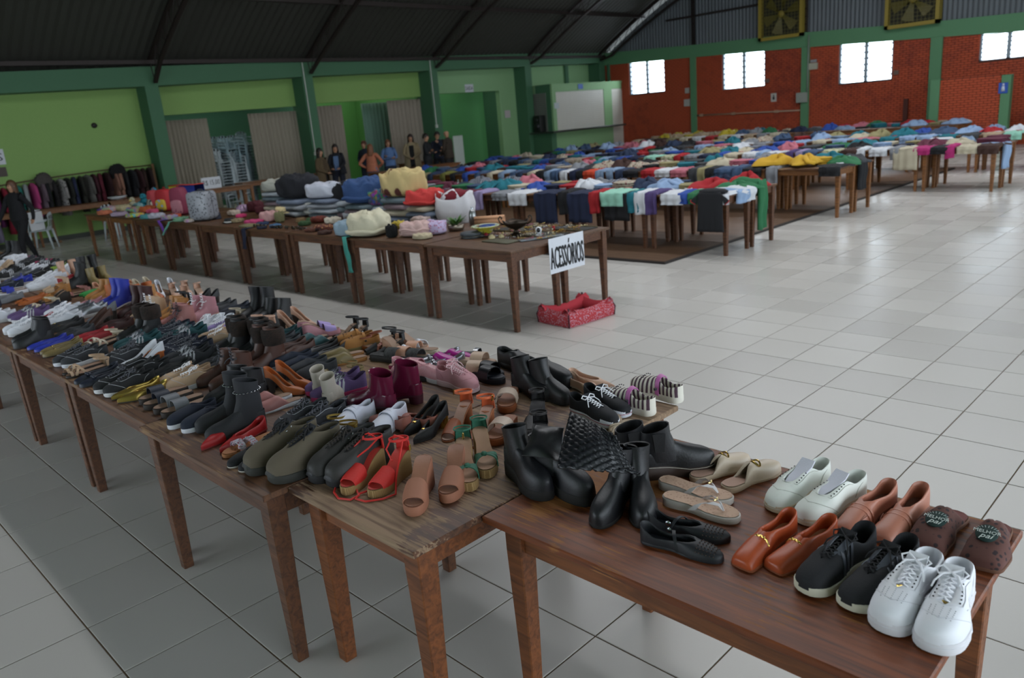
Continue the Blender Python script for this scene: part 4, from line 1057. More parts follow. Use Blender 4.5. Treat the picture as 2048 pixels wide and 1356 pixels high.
pair('heelsandal_peep_block_buck', c3(560, 690), c3(692, 728), -66, dict(main=TAN, sole=mat('#a0603c', .6), strap=mat('#d4663a', .5), **{'in': mat('#b99484', .6)}), 'tan heeled sandal with bright orange ankle straps', -66, scale=1.1)
pair('slide', c3(915, 520), c3(832, 712), -52, dict(main=mat('#bda898', .5, 0, 'leather'), sole=mat('#8f4d28', .5), **{'in': mat('#9d6a50', .6)}), 'tan platform slide with a cream band', -64)
pair('wedge_peep', c3(1060, 700), c3(1035, 862), -56, dict(main=mat('#191719', .5, 0, 'leather'), sole=mat('#131215', .55), metal=GOLD, **{'in': mat('#1c1a1c', .6)}), 'black wedge sandal left of the tall black boots', -62, scale=1.02)
pair('pumpf_pt_buck', c3(318, 655), c3(372, 700), -80, dict(main=mat('#141416', .6, 0, 'cloth'), sole=mat('#1a181a', .6), heel=GOLD, metal=GOLD, **{'in': mat('#7d6a58', .5)}), 'black suede low-heeled shoe with a gold ornament', -78)
pair('flat', (742, 842), (800, 838), 185, dict(main=mat('#a8685a', .5, 0, 'leather'), sole=mat('#8b5548', .6), **{'in': mat('#8a5a4a', .6)}), 'plain dusty pink ballet flat behind the white velcro shoes', 180)
pair('slipon_vel', (672, 872), (744, 880), -74, dict(main=mat('#d3d5e2', .6, 0, 'leather'), strap=mat('#cfd2e0', .6), sole=mat('#cfd0da', .6), **{'in': mat('#c3c3cc', .7)}), 'white strapped nursing shoe beside the gold flats', -70)
pair('boot_ankle', (735, 800), (700, 812), 205, dict(main=mat('#5a1630', .2, 0, 'plain', bump=.02), shaft=mat('#5a1630', .18, 0, 'plain', bump=.02), sole=mat('#401022', .5)), 'glossy burgundy rubber boot with white dots', 190, scale=1.12)
pair('boot_ankle', (664, 770), (690, 785), 130, dict(main=mat('#b9b0a4', .5, 0, 'leather'), shaft=mat('#b9b0a4', .5, 0, 'leather'), sole=mat('#a89e90', .6)), 'off-white ankle boot beside the burgundy boots', 125, scale=.85)
PKC = mat('#bf8a92', .8, 0, 'cloth')
pair('slipon', c3(470, 300), c3(575, 345), 8, dict(main=mat('#c98f96', .4, 0, 'glit'), sole=mat('#d8d8de', .6), **{'in': mat('#a98068', .7)}), 'pink glitter slip-on with a white sole', 4)
pair('sneaker', c3(735, 372), c3(740, 400), -4, dict(main=PKC, sole=mat('#dcc0c4', .6), lace=mat('#d9b9be', .8), tongue=PKC, **{'in': mat('#b08890', .8)}), 'pale pink sneaker with stripes behind the orange straps', -2, side=('farther', 'nearer'))
pair('slide', c3(350, 215), c3(470, 228), 20, dict(main=mat('#4a4a4a', .95, 0, 'fur', '#2c2c2c', 20, .6), sole=mat('#3a3838', .7), **{'in': mat('#4f4f50', .95, 0, 'fur', '#333333', 20, .6)}), 'grey furry slide slipper', 16)
pair('mule', c3(640, 240), c3(720, 215), 10, dict(main=mat('#a8288a', .3, 0, 'plain', bump=.02), sole=mat('#b13a94', .5), **{'in': mat('#98307c', .6)}), 'magenta mesh mule', 20)
pair('sandal_open', c3(655, 330), c3(812, 190), 24, dict(main=SILV, sole=mat('#17171a', .6), **{'in': mat('#201e20', .6)}), 'black flat sandal with a silver band', 24)
pair('slide', c3(860, 245), c3(838, 300), 20, dict(main=mat('#c4a892', .5, 0, 'leather'), sole=mat('#bda48e', .6), **{'in': mat('#ba9c86', .6)}), 'beige slide in front of the black clogs', 26, side=('farther', 'nearer'))
pair('slide', c3(900, 345), c3(895, 318), -2, dict(main=mat('#16181f', .4, 0, 'leather'), sole=mat('#10131c', .5), **{'in': mat('#1a1e2a', .6)}), 'navy leather slide beside the beige ones', 4, side=('nearer', 'farther'))
pair('boot_mid_chain', (392, 866), (412, 886), -108, dict(main=mat('#1f2024', .7, 0, 'leather'), shaft=mat('#222328', .8, 0, 'leather'), sole=DSOLE, metal=SILV), 'tall dark grey boot with a silver chain', -104, scale=1.0)
REDP = mat('#a81f22', .4, 0, 'leather', bump=.04)
pair('flat_pt', c2(10, 1105), c2(130, 1120), -72, dict(main=REDP, sole=mat('#7d1c1c', .6), **{'in': mat('#b3927c', .6)}), 'red pointed flat with a beige lining', -74)
pair('sandal_flower_open', c2(150, 1150), c2(225, 1130), -86, dict(main=mat('#b9b4c0', .8, 0, 'blot', '#a8385c', 120), sole=mat('#a1683e', .7), **{'in': mat('#a86e44', .7)}), 'tan sandal with a ruffled floral band', -86)
pair('flat', (456, 936), (478, 944), -92, dict(main=mat('#15161a', .8, 0, 'cloth'), sole=mat('#b9b4ac', .6), **{'in': IND}), 'black cloth flat with a pale sole beside the olive boots', -92)
AUTO = [] 
# ---- the crowded part of the shoe row: (toe-side pixel of the pair's middle, kind, colour name, heading)
PAL = dict(black='#17181b', white='#d8dae2', grey='#6d7076', navy='#1b2233', brown='#4a2c22', tan='#a5713a', beige='#b99c80', nude='#c29a84', pink='#b8808a', red='#a0202a', blue='#2534a0', teal='#1e4a50', gold='#a88f4a', orange='#b05f2c', cream='#c9beaa', purple='#5a4470', oxblood='#3a1c1c', khaki='#7a6a42', lime='#8aa83a', green='#3a9a4c', magenta='#a82a5c', copper='#9a5c48', silver='#9a9ca2', charcoal='#2c2e33', lilac='#9a86c0', rose='#a8706c', peach='#c9977c')
def cc(kind, c, c2_=None):
    b = kind.split('_')[0]; h = PAL[c]
    kd = 'leather' if b in ('loafer', 'pump', 'pumpf', 'boot', 'flat', 'wedge', 'heelsandal', 'sandal', 'slide', 'mule') else 'cloth'
    met = c in ('gold', 'silver'); m_ = mat(h, .3 if met else .5 if kd == 'leather' else .8, .8 if met else 0, kd, bump=.1)
    sn = b in ('sneaker', 'canvas', 'converse', 'runner', 'slipon', 'court')
    so = mat('#d0d0d2' if sn and c != 'charcoal' else {'leather': '#2c2420'}.get(kd, '#3a3634'), .6) if c2_ is None else mat(PAL[c2_], .6)
    return dict(main=m_, sole=so, lace=LW if c in ('white', 'beige', 'cream', 'pink', 'lilac') else mat('#50525a', .8), tongue=m_, strap=m_ if 'fur' not in kind else mat('#2a1c14', .95, 0, 'fur', '#150d09', 20, .6), accent=mat('#b0b2b8', .6), **{'in': mat('#9a7c68', .7) if b not in ('sneaker', 'runner', 'court') else mat('#55555c', .8)})
MID = [  # px, py, kind, colour, heading, [sole colour]
 (250,792,'flat_pt','gold',-100),(212,784,'sneaker','black',-95),(180,768,'flat_bow','navy',-95),(148,752,'sandal_cross','beige',-90),(92,742,'sneaker','charcoal',-92,'white'),(104,706,'flat_buck','khaki',-95),(78,702,'flat','blue',-92),(168,688,'flat','red',-95),(128,676,'loafer','charcoal',-95),
 (318,828,'slide','grey',-98),(346,862,'slipon','navy',-80,'white'),(310,800,'slide','navy',-92),(520,826,'mule_bow','rose',-95,'white'),(560,860,'sneaker','charcoal',-88,'silver'),(590,800,'runner','purple',-112,'magenta'),(482,780,'slipon','grey',-110,'charcoal'),(595,862,'sandal_cross','gold',-98),
 (438,768,'boot_ankle_lace','brown',-100),(390,750,'loafer','charcoal',-105),(350,770,'sneaker','beige',-112),(300,752,'runner','charcoal',-100,'charcoal'),(250,742,'pump','white',-100,'orange'),(330,716,'sneaker','navy',-100),(230,730,'sneaker','charcoal',-95),
 (655,748,'pump','orange',25),(445,726,'boot_mid_fur','black',-100),(488,735,'boot_mid_fur','black',-95),(520,745,'boot_mid_fur','brown',-95),(572,745,'slipon','navy',-95,'charcoal'),(602,748,'slipon','charcoal',-95,'charcoal'),
 (550,690,'flat_bow','teal',-110),(520,655,'boot_ankle','black',-80),(472,650,'boot_mid','black',-80),(600,672,'pump_pt','nude',15),(640,682,'wedge_peep_open','lilac',70,'pink'),(690,708,'mule','khaki',-120,'tan'),(715,705,'clog','tan',-120,'khaki'),(748,690,'heelsandal_cross','black',-100),(755,722,'heelsandal_peep_block','black',-110),
 (790,712,'slide','peach',200,'cream'),(850,722,'wedge_knot_open','white',10,'peach'),(838,694,'sandal_flower','copper',15,'orange'),(800,736,'flat_bow','silver',-120),
 (345,690,'runner','teal',-100),(378,690,'sneaker','lilac',-110,'purple'),(305,692,'sneaker','navy',-95),(300,650,'boot_ankle','tan',-100),(338,660,'boot_ankle_lace','rose',-95,'cream'),(245,642,'boot_mid','oxblood',-85),(232,660,'boot_ankle_lace','beige',-95),
 (207,622,'boot_mid','blue',-85,'white'),(158,652,'pump','grey',-115),(150,622,'loafer','pink',-110),(180,606,'boot_ankle','tan',-85),(268,606,'boot_ankle','orange',15),(296,612,'boot_ankle','orange',10),(322,616,'boot_ankle','tan',12),
 (310,588,'pump','cream',10),(345,594,'pump_pt','white',-10),(372,606,'wedge_peep','nude',-10),(395,612,'wedge_peep','nude',-10),(352,618,'heelsandal_cross','black',-95),(372,622,'pump','black',-95),(420,624,'flat','charcoal',-95),(446,632,'loafer','navy',-100,'orange'),
 (372,652,'boot_ankle_lace','pink',-80,'peach'),(410,668,'sneaker','white',-60),(446,655,'sandal_cross','cream',-80),(470,690,'heelsandal_cross','nude',-75),(415,690,'sneaker','beige',-120),
 (128,598,'sandal_cross','rose',-105),(178,590,'flat','green',-95),(215,584,'flat_pt','peach',0),(240,584,'flat_pt','peach',0),(205,572,'boot_ankle','khaki',5),(172,562,'boot_mid','black',0),(146,556,'boot_ankle','nude',0),(132,578,'boot_mid','black',-95),
 (82,592,'wedge_peep','beige',-100,'tan'),(96,606,'wedge_peep','tan',-100),(34,612,'flat_bow','orange',-95),(60,620,'sandal_cross','cream',-95),(98,640,'sneaker','white',-100),(80,652,'sneaker','white',-105),(25,646,'runner','purple',-95),(128,640,'sneaker','silver',-100),(65,655,'flat','red',-95),
 (30,668,'sneaker','white',-100),(60,690,'boot_ankle','black',-95),(112,662,'flat_buck','black',-95),(150,668,'pump_pt','brown',-95),(190,668,'loafer','oxblood',-95),(188,692,'sandal_cross','cream',-80),(212,690,'boot_ankle_fur','black',-90),(260,700,'runner','teal',-100),(262,668,'flat_pt','orange',-100),
 (100,552,'sneaker','white',-95),(72,548,'sneaker','white',-95),(118,546,'sneaker','lime',-90),(58,560,'sneaker','black',-95),(30,560,'sneaker','silver',-95),(104,570,'flat','red',-90),(84,570,'sneaker','white',-95),(20,588,'slide','blue',-95,'white'),(50,582,'sneaker','white',-95),
 (72,535,'loafer','magenta',-90),(96,536,'runner','black',-90),(120,540,'runner','black',-90),(35,528,'flat','magenta',-90),(15,532,'sneaker','white',-95),(15,548,'runner','black',-95),(8,575,'sneaker','blue',-95),
 (430,818,'boot_ankle','black',-95),(270,722,'sneaker','navy',-95),(412,712,'loafer','black',-100),(650,715,'flat','black',-100),(545,712,'loafer','brown',-100),(690,745,'sandal_cross','khaki',-110),(285,770,'loafer','black',-98),(640,840,'flat','navy',-100),(500,712,'loafer','charcoal',-100),(620,700,'mule','teal',-100),(240,770,'canvas','black',-98),(905,742,'slide','pink',15,'magenta'),
]
WORDS = dict(flat='ballet flat', loafer='loafer', sneaker='sneaker', runner='running shoe', boot='boot', pump='high-heeled pump', sandal='strappy sandal', wedge='wedge sandal', slide='slide', slipon='slip-on shoe', mule='mule', clog='clog', heelsandal='heeled sandal', canvas='canvas shoe', hiker='walking boot')
def kword(kind):
    k = kind.split('_'); w_ = WORDS[k[0]]
    if 'bow' in k: w_ += ' with a bow'
    if 'buck' in k: w_ += ' with a gold ornament'
    if 'fur' in k: w_ = 'fur-cuffed boot'
    if k[0] == 'boot' and 'ankle' in k and 'fur' not in k: w_ = 'laced ankle boot' if 'lace' in k else 'ankle boot'
    if 'pt' in k: w_ = 'pointed '+w_
    if 'flower' in k: w_ = 'sandal with a ruffled band'
    return w_
placed = []
rng = random.Random(11)
def midpair(px, py, kind, cname, ang, sole=None, pos=None, sc_=1.0):
    build(kind)
    if kind not in KL: KL[kind] = max(v.co.x for nm, me, sl in SH[kind] if nm == 'sole' for v in me.vertices)
    a = R(ang); L = KL[kind]*sc_
    if pos is None: p = at(px, py, .76)
    else: p = Vector((pos[0], pos[1], .76))
    c_ = p-Vector((cos(a), sin(a), 0))*L/2
    yc = min(max(c_.y, .52+abs(sin(a))*L/2*.9+.045), 2.0-abs(sin(a))*L/2*.9-.03); c_.y = yc
    placed.append((c_.x, c_.y, kind, cname, sole, a, L, sc_))
for t in MID:
    midpair(t[0], t[1], t[2], t[3], t[4]+rng.uniform(-6, 6), t[5] if len(t) > 5 else None, sc_=.97)
# keep them off each other: push pairs apart a little
fixed = [(x+.0, y-.12) for x, y, _ in SHOES]
P = [list(t) for t in placed]
for it in range(60):
    for i in range(len(P)):
        for j in range(i+1, len(P)):
            dx = P[i][0]-P[j][0]; dy = P[i][1]-P[j][1]; q = math.hypot(dx/.215, dy/.27)
            if q < 1 and q > 1e-4:
                s_ = (1-q)*.35; ux, uy = dx/q*s_, dy/q*s_
                P[i][0] += ux*.5; P[j][0] -= ux*.5; P[i][1] += uy*.4; P[j][1] -= uy*.4
        for (fx, fy) in fixed:
            dx = P[i][0]-fx; dy = P[i][1]-fy; q = math.hypot(dx/.14, dy/.24)
            if 1e-4 < q < 1: s_ = (1-q)*.6; P[i][0] += dx/q*s_; P[i][1] += dy/q*s_
        sy = abs(sin(P[i][5]))*P[i][6]/2+abs(cos(P[i][5]))*.09
        P[i][1] = min(max(P[i][1], .50+sy), 2.01-sy)
        if P[i][0] > 2.3 and P[i][1] < 1.0: P[i][0] = 2.28
# fill the rest of the row towards the far left
kinds = ['sneaker', 'runner', 'flat', 'boot_ankle', 'sneaker', 'loafer', 'sandal_cross', 'pump', 'canvas', 'wedge_peep', 'boot_mid', 'slipon', 'mule']
cols_ = ['black', 'white', 'navy', 'black', 'grey', 'brown', 'white', 'beige', 'black', 'pink', 'charcoal', 'red', 'tan', 'black', 'blue', 'white']
x = 2.1; 
while x > -9.1:
    y = .66
    while y < 1.95:
        if all(math.hypot((x-q[0])/.23, (y-q[1])/.28) > 1 for q in P) and all(math.hypot((x-q[0])/.16, (y-q[1])/.26) > 1 for q in fixed):
            k_ = rng.choice(kinds); a = R(-90+rng.uniform(-14, 14)); build(k_)
            if k_ not in KL: KL[k_] = max(v.co.x for nm, me, sl in SH[k_] if nm == 'sole' for v in me.vertices)
            c_ = rng.choice(cols_)
            P.append([x+rng.uniform(-.02, .02), min(max(y, .64), 1.87), k_, c_, None, a, KL[k_], .97])
        y += .1
    x -= .08 if x > -2.5 else .16
P.sort(key=lambda t: (-round(t[0]/.24), t[1]))
def nearest(i, n=2):
    x, y = P[i][0], P[i][1]
    c_ = [(math.hypot(x-P[j][0], y-P[j][1]), f'{P[j][3]} {kword(P[j][2])}') for j in range(len(P)) if j != i]
    c_ += [(math.hypot(x-a, y-b_), None) for a, b_, _ in SHOES]
    c_.sort(key=lambda t: t[0]); out = []
    for d_, s_ in c_:
        if s_ and s_ != f'{P[i][3]} {kword(P[i][2])}' and s_ not in out: out.append(s_)
        if len(out) == n: break
    return out
used = set()
for i, (x, y, kind, cname, sole, a, L, s_) in enumerate(P):
    nb = nearest(i); base_ = f'{cname} {kword(kind)}'; desc = f'{base_} beside the {nb[0].split(" with ")[0]}'
    if desc in used: desc = f'{base_} between a {nb[0].split(" with ")[0]} and a {nb[1].split(" with ")[0]}'
    if desc in used: desc = f'{base_} in the {"front" if y < .95 else "middle" if y < 1.5 else "back"} of the {ordn[min(8, max(0, int((2.37-x)/1.29)))]} table from the stained one'
    used.add(desc); off = .053 if kind.split('_')[0] not in ('boot', 'clog') else .058
    nrm = Vector((-sin(a), cos(a), 0)); cdir = Vector((cos(a), sin(a), 0)); c0 = Vector((x, y, .7604))
    cols = cc(kind, cname, sole)
    lying = False
    for s, sd in ((-1, 'left'), (1, 'right')):
        p = c0+nrm*off*s*(1 if cos(a+pi/2) > -2 else 1)-cdir*(L*s_/2+s*rng.uniform(-.012, .02))
        # which one is on the left in the view from the camera
        lab = 'left' if (nrm*s).dot(RT) < 0 else 'right'
        o = shoe(kind, p, a+rng.uniform(-.07, .07), cols, f'{desc}, {lab} one', s < 0, s_)
        o['group'] = f'pair of {base_}s {i+1}' if False else f'{desc} pair'
# ================================================================ CLOTHES ON THE ROWS OF TABLES
def nz(x, y, z=0): return noise.noise(Vector((x, y, z)))
GM = {}
def drape_mesh(kind, var):
    """unit garments: x across, y back over the table, hanging over the edge at y=0 (edge at z=0)"""
    key = (kind, var)
    if key in GM: return GM[key]
    out = []
    def sheet(x0, x1, back, hang, th, seed, legs=False, taper=0, amp=.012, nx=14, out_=.03, puff=.02):
        path = []
        n1 = 7
        for i in range(n1): path.append((back*(1-i/n1), th+puff*sin(pi*(1-i/n1))))
        for i in range(5):
            a = pi/2*i/4; path.append((.0-out_*sin(a)-.0, th*cos(a)+0.002))
        for i in range(1, 7): path.append((-out_-.012*sin(i), -hang*i/6))
        rows = []
        for q, (y, z) in enumerate(path):
            f = q/(len(path)-1); row = []; inn = []
            for i in range(nx+1):
                u = i/nx; xa = x0+taper*(1-f)*(x1-x0)*.5; xb_ = x1-taper*(1-f)*(x1-x0)*.5
                x = xa+(xb_-xa)*u; e = math.sqrt(max(0, 1-(2*u-1)**6))
                if legs: e *= 1-.55*math.exp(-((u-.5)/.05)**2)
                wv = amp*nz(x*14+seed*3, f*5+seed, seed)*1.6+amp*.8*sin(x*46+seed*2+f*2)*(.3+f)
                onT = q < 8
                if onT: row.append((x, y+wv*.3, max(.004, z*e+wv*e+.004))); inn.append((x, y, .0015))
                else: row.append((x, y-abs(.016*e)-wv-.004, z+.02*nz(x*6, seed))); inn.append((x, -.006, z+.02*nz(x*6, seed)))
            rows.append(row+inn[::-1])
        mb = MB(); mb.grid(rows, True, True, True); return mb
    if kind == 'trousers':
        w_ = [.17, .20, .15][var % 3]; hg = [.19, .27, .12][var % 3]
        out.append(('body', sheet(-w_/2, w_/2, .42, hg, .035, var, True).mesh('body'), 'main'))
        mb = sheet(-w_*.56, w_*.56, .05, 0, .045, var+9, False); rows = []
        mb = MB(); mb.blob((0, .44, .022), w_*.55, .03, .022, 10, 6, .1, var, zmin=.001); out.append(('waistband', mb.mesh('waistband'), 'trim'))
    elif kind in ('tee', 'polo'):
        w_ = [.40, .34, .44][var % 3]; hg = [.20, .12, .40][var % 3]
        out.append(('body', sheet(-w_/2, w_/2, .42, hg, .018, var+3).mesh('body'), 'main'))
        for s in (-1, 1):
            mb = MB(); rows = []
            for i in range(6):
                f = i/5; x = s*(w_/2-.01+.15*f); rows.append([(x, .40-.10*f-.09*j/3*(1+0)+.01*nz(x*9, j), .022-.012*f+.012*sin(j*1.3+var)+.002) for j in range(4)])
            mb.grid(rows); me = mb.mesh('sleeve'); out.append(('sleeve', me, 'main'))
        mb = MB(); mb.tube([(.055*cos(a), .43+.03*sin(a), .034+.004*sin(a*2)) for a in [2*pi*i/12 for i in range(12)]], .008, 5, True); out.append(('collar', mb.mesh('collar'), 'trim'))
    elif kind == 'teehang':     # shirt hung out over the edge, shoulders at the edge
        mb = MB(); rows = []
        for i in range(13):
            f = i/12; z = .032-.54*f; w_ = .19-.012*sin(f*3)+.012*f; row = []; b_ = []
            if f < .06: w_ = .15
            for k in range(15):
                u = k/14*2-1; y = -.035-.018*math.sqrt(max(0, 1-u**6))-.006*sin(u*14+var)*f
                row.append((u*w_, y, z-.01*(1-u*u)*(1 if f < .2 else 0))); b_.append((u*w_, -.028, z))
            rows.append(row+b_[::-1])
        mb.grid(rows, True, True, True); out.append(('body', mb.mesh('body'), 'main'))
        for s in (-1, 1):
            mb = MB(); mb.grid([[(s*.17, -.035, .0), (s*.19, -.055, -.03), (s*.19, -.03, -.10)], [(s*.235, -.035, -.04), (s*.24, -.055, -.07), (s*.20, -.03, -.125)], [(s*.275, -.035, -.075), (s*.27, -.05, -.10), (s*.215, -.032, -.135)]]); out.append(('sleeve', mb.mesh('sleeve'), 'main'))
            mb = MB(); mb.tube([(s*.28, -.035, -.072), (s*.272, -.05, -.10), (s*.214, -.034, -.138)], .006, 5); out.append(('sleeve_hem', mb.mesh('sleeve_hem'), 'trim'))
        mb = MB(); mb.blob((0, .07, .03), .21, .12, .045, 14, 8, .15, var, zmin=.001); out.append(('shoulders', mb.mesh('shoulders'), 'main'))
    elif kind == 'folded':
        mb = MB(); w_, d_ = [(.26, .30), (.30, .34), (.22, .28)][var % 3]
        n = 3+var % 2
        for q in range(n):
            z0 = q*.017; rows = []
            for i in range(9):
                v = i/8*2-1; ring = []
                for k in range(12):
                    a = 2*pi*k/12; c = abs(cos(a))**.35*(1 if cos(a) > 0 else -1); s = abs(sin(a))**.8*(1 if sin(a) > 0 else -1)
                    e = math.sqrt(max(0.02, 1-v**8)); g_ = .006*nz(c*2+q*3, v*2+var, q)
                    ring.append((c*w_/2*e+.004*nz(v*3, q, var), v*d_/2+(.012*q if q % 2 else 0)*0, max(.0008, z0+.0095+s*.010*e+g_)))
                rows.append(ring)
            mb.grid(rows, True, True, True)
        out.append(('body', mb.mesh('body'), 'main'))
    elif kind == 'heap':
        mb = MB(); rows = []; n, m = 26, 12
        for i in range(m+1):
            th = pi*i/m*.5+.0; r_ = sin(th); z = cos(th); row = []
            for k in range(n):
                a = 2*pi*k/n; x, y = r_*cos(a), r_*sin(a)
                fold = .16*sin(a*3+4*r_+var*2)+.13*nz(x*3+var*5, y*3, var)+.10*sin(x*9+y*5+var*3)*r_
                rr = 1+.22*sin(a*2+var)+.16*sin(a*5+var*2)*r_
                row.append((x*.21*rr, y*.19*rr, max(.001, z*.085*(1+fold*2.2)+(0 if i < m else -1))))
            rows.append(row)
        mb.grid(rows, True, False, True); out.append(('body', mb.mesh('body'), 'main'))
        mb = MB(); a0 = var*1.7
        pts = [(.05*cos(a0), .05*sin(a0), .09), (.13*cos(a0+.3), .13*sin(a0+.3), .065), (.20*cos(a0+.5), .19*sin(a0+.5), .03), (.25*cos(a0+.9), .23*sin(a0+.9), .012)]
        mb.tube(pts, [.03, .04, .036, .03], 8, False, .55); out.append(('sleeve', mb.mesh('sleeve'), 'main'))
    GM[key] = out; return out
GC = dict(denim='#3d5474', lightdenim='#7e95b0', darkdenim='#26344f', navy='#1c2540', black='#17181c', white='#c9ccd2', cream='#b9b09a', grey='#7f8288', darkgrey='#3a3c40', red='#a11f26', orange='#c4452a', pink='#b86a78', magenta='#a8286a', mint='#8fc4b0', teal='#1c6a78', blue='#2a4a9a', lightblue='#8ba3c4', maroon='#5c2438', brown='#3c2620', khaki='#8e8660', olive='#6a6a30', green='#2a6a44', yellow='#c49a2c', lime='#8fae3c', purple='#4c3c6c', lilac='#8c80a4', beige='#a8937a', floral='#a9a08e', striped='#8a8c94', brightyellow='#b9a628', greenprint='#8f9a6c')
def gmat(c):
    h = GC[c]
    if 'denim' in c: return mat(h, .85, 0, 'denim', '#1f2c44' if c != 'lightdenim' else '#4c6384', 9, .15)
    if c == 'floral': return mat(h, .9, 0, 'blot', '#7a3040', 30, .1)
    if c == 'greenprint': return mat('#b3b296', .9, 0, 'blot', '#5c7a34', 14, .1)
    if c == 'striped': return mat(h, .9, 0, 'stripe', '#3a3f50', 14, .1)
    if c == 'brightyellow': return mat(h, .6, 0, 'cloth', bump=.3)
    return mat(h, .9, 0, 'cloth', bump=.12)
CNM = dict(denim='blue denim', lightdenim='light denim', darkdenim='dark denim', darkgrey='dark grey', lightblue='light blue', floral='floral print', striped='striped', brightyellow='bright yellow', greenprint='green and cream print')
KNM = dict(trousers=('trousers', 'trousers'), tee=('tshirt', 't-shirt'), polo=('polo_shirt', 'shirt'), teehang=('tshirt', 't-shirt'), folded=('folded_garment', 'folded clothes'), heap=('garment', 'clothes'))
GLAB = {}
ROWN = {1: 'nearest', 2: 'second', 3: 'third', 4: 'fourth', 5: 'farthest'}
ROWY = {1: (8.55, 9.95, -.36), 2: (12.05, 13.45, -.33), 3: (15.55, 16.95, 1.02), 4: (19.0, 20.4, 3.6), 5: (24.0, 25.3, -2.0)}
GAR = []
def garment(kind, var, x, y, z, rz, c, c2_=None, sx=1, sy=1, sz=1, row=None, line=0):
    GAR.append(dict(kind=kind, var=var, x=x, y=y, z=z, rz=rz, c=c, c2=c2_, s=(sx, sy, sz), row=row, line=line))
rg = random.Random(21)
FR = {1: [(880, 'tee', 'maroon', 1), (925, 'tee', 'maroon', 1), (958, 'trousers', 'lilac', 1), (1000, 'tee', 'grey', 1), (1035, 'tee', 'white', 0), (1092, 'tee', 'navy', 2), (1128, 'trousers', 'black', 1), (1160, 'tee', 'navy', 2), (1190, 'trousers', 'red', 1), (1228, 'tee', 'mint', 0), (1234, 'tee', 'black', 2), (1268, 'trousers', 'teal', 1), (1282, 'trousers', 'white', 1), (1302, 'trousers', 'purple', 1), (1345, 'tee', 'white', 1), (1368, 'trousers', 'blue', 2), (1388, 'trousers', 'green', 2), (1426, 'teehang', 'black', 0), (1482, 'tee', 'white', 1)],
 2: [(860, 'trousers', 'darkdenim', 0), (885, 'trousers', 'olive', 0), (905, 'trousers', 'black', 0), (930, 'trousers', 'blue', 0), (955, 'trousers', 'denim', 0), (980, 'trousers', 'cream', 0), (1003, 'trousers', 'lightdenim', 0), (1026, 'trousers', 'denim', 0), (1040, 'trousers', 'darkdenim', 0), (1062, 'trousers', 'cream', 0), (1080, 'trousers', 'black', 1), (1095, 'trousers', 'lightdenim', 0), (1110, 'trousers', 'denim', 1), (1128, 'trousers', 'white', 1), (1146, 'trousers', 'navy', 0), (1160, 'trousers', 'black', 0), (1180, 'tee', 'orange', 1), (1200, 'trousers', 'lightdenim', 1), (1220, 'trousers', 'lightdenim', 0), (1240, 'trousers', 'darkdenim', 1), (1262, 'tee', 'black', 1), (1298, 'tee', 'red', 1), (1325, 'tee', 'white', 1), (1358, 'tee', 'pink', 1), (1388, 'trousers', 'darkgrey', 1), (1403, 'trousers', 'khaki', 1), (1420, 'trousers', 'black', 1), (1447, 'tee', 'denim', 1), (1476, 'trousers', 'denim', 1), (1505, 'tee', 'black', 1), (1545, 'trousers', 'grey', 1), (1660, 'tee', 'black', 1)],
 3: [(1265, 'tee', 'navy', 1), (1300, 'tee', 'mint', 1), (1335, 'tee', 'greenprint', 1), (1355, 'trousers', 'red', 0), (1382, 'tee', 'grey', 1), (1412, 'tee', 'navy', 1), (1440, 'trousers', 'blue', 0), (1462, 'tee', 'cream', 1), (1500, 'tee', 'white', 1), (1520, 'trousers', 'lightblue', 0), (1545, 'tee', 'white', 1), (1580, 'trousers', 'purple', 0), (1600, 'trousers', 'lilac', 0), (1620, 'tee', 'denim', 1), (1662, 'tee', 'greenprint', 1), (1700, 'tee', 'brown', 1), (1722, 'trousers', 'white', 0), (1757, 'tee', 'white', 1), (1790, 'trousers', 'grey', 0), (1812, 'tee', 'cream', 2), (1845, 'tee', 'magenta', 1), (1880, 'tee', 'black', 1), (1900, 'trousers', 'magenta', 0), (1935, 'tee', 'cream', 1), (1985, 'tee', 'brown', 1)],
 4: [(1180, 'tee', 'black', 1), (1220, 'tee', 'blue', 1), (1262, 'tee', 'lightblue', 1), (1290, 'trousers', 'red', 0), (1320, 'tee', 'black', 1), (1360, 'tee', 'darkgrey', 1), (1400, 'tee', 'lightblue', 1), (1440, 'tee', 'pink', 1), (1478, 'tee', 'white', 1), (1520, 'tee', 'grey', 1), (1560, 'tee', 'blue', 1), (1600, 'tee', 'lightblue', 1), (1640, 'tee', 'cream', 1), (1680, 'tee', 'lightblue', 1), (1725, 'tee', 'pink', 1), (1775, 'tee', 'teal', 1), (1815, 'tee', 'lightblue', 1), (1850, 'tee', 'lightblue', 1), (1895, 'tee', 'teal', 1), (1940, 'tee', 'darkgrey', 1), (1985, 'tee', 'beige', 1), (2025, 'tee', 'mint', 1)],
 5: [(1128+12*i, 'trousers' if i % 3 else 'tee', 'brightyellow' if i % 4 else 'beige', 1) for i in range(13)] + [(1290+26*i, 'tee', ['darkgrey', 'brown', 'khaki', 'cream', 'white', 'red', 'cream', 'white', 'beige', 'grey', 'cream'][i], 1) for i in range(11)]}
MIXC = ['navy', 'black', 'denim', 'white', 'lightblue', 'darkgrey', 'grey', 'blue', 'pink', 'cream', 'floral', 'striped', 'red', 'maroon', 'lightdenim', 'green', 'khaki', 'brown', 'darkdenim', 'teal']
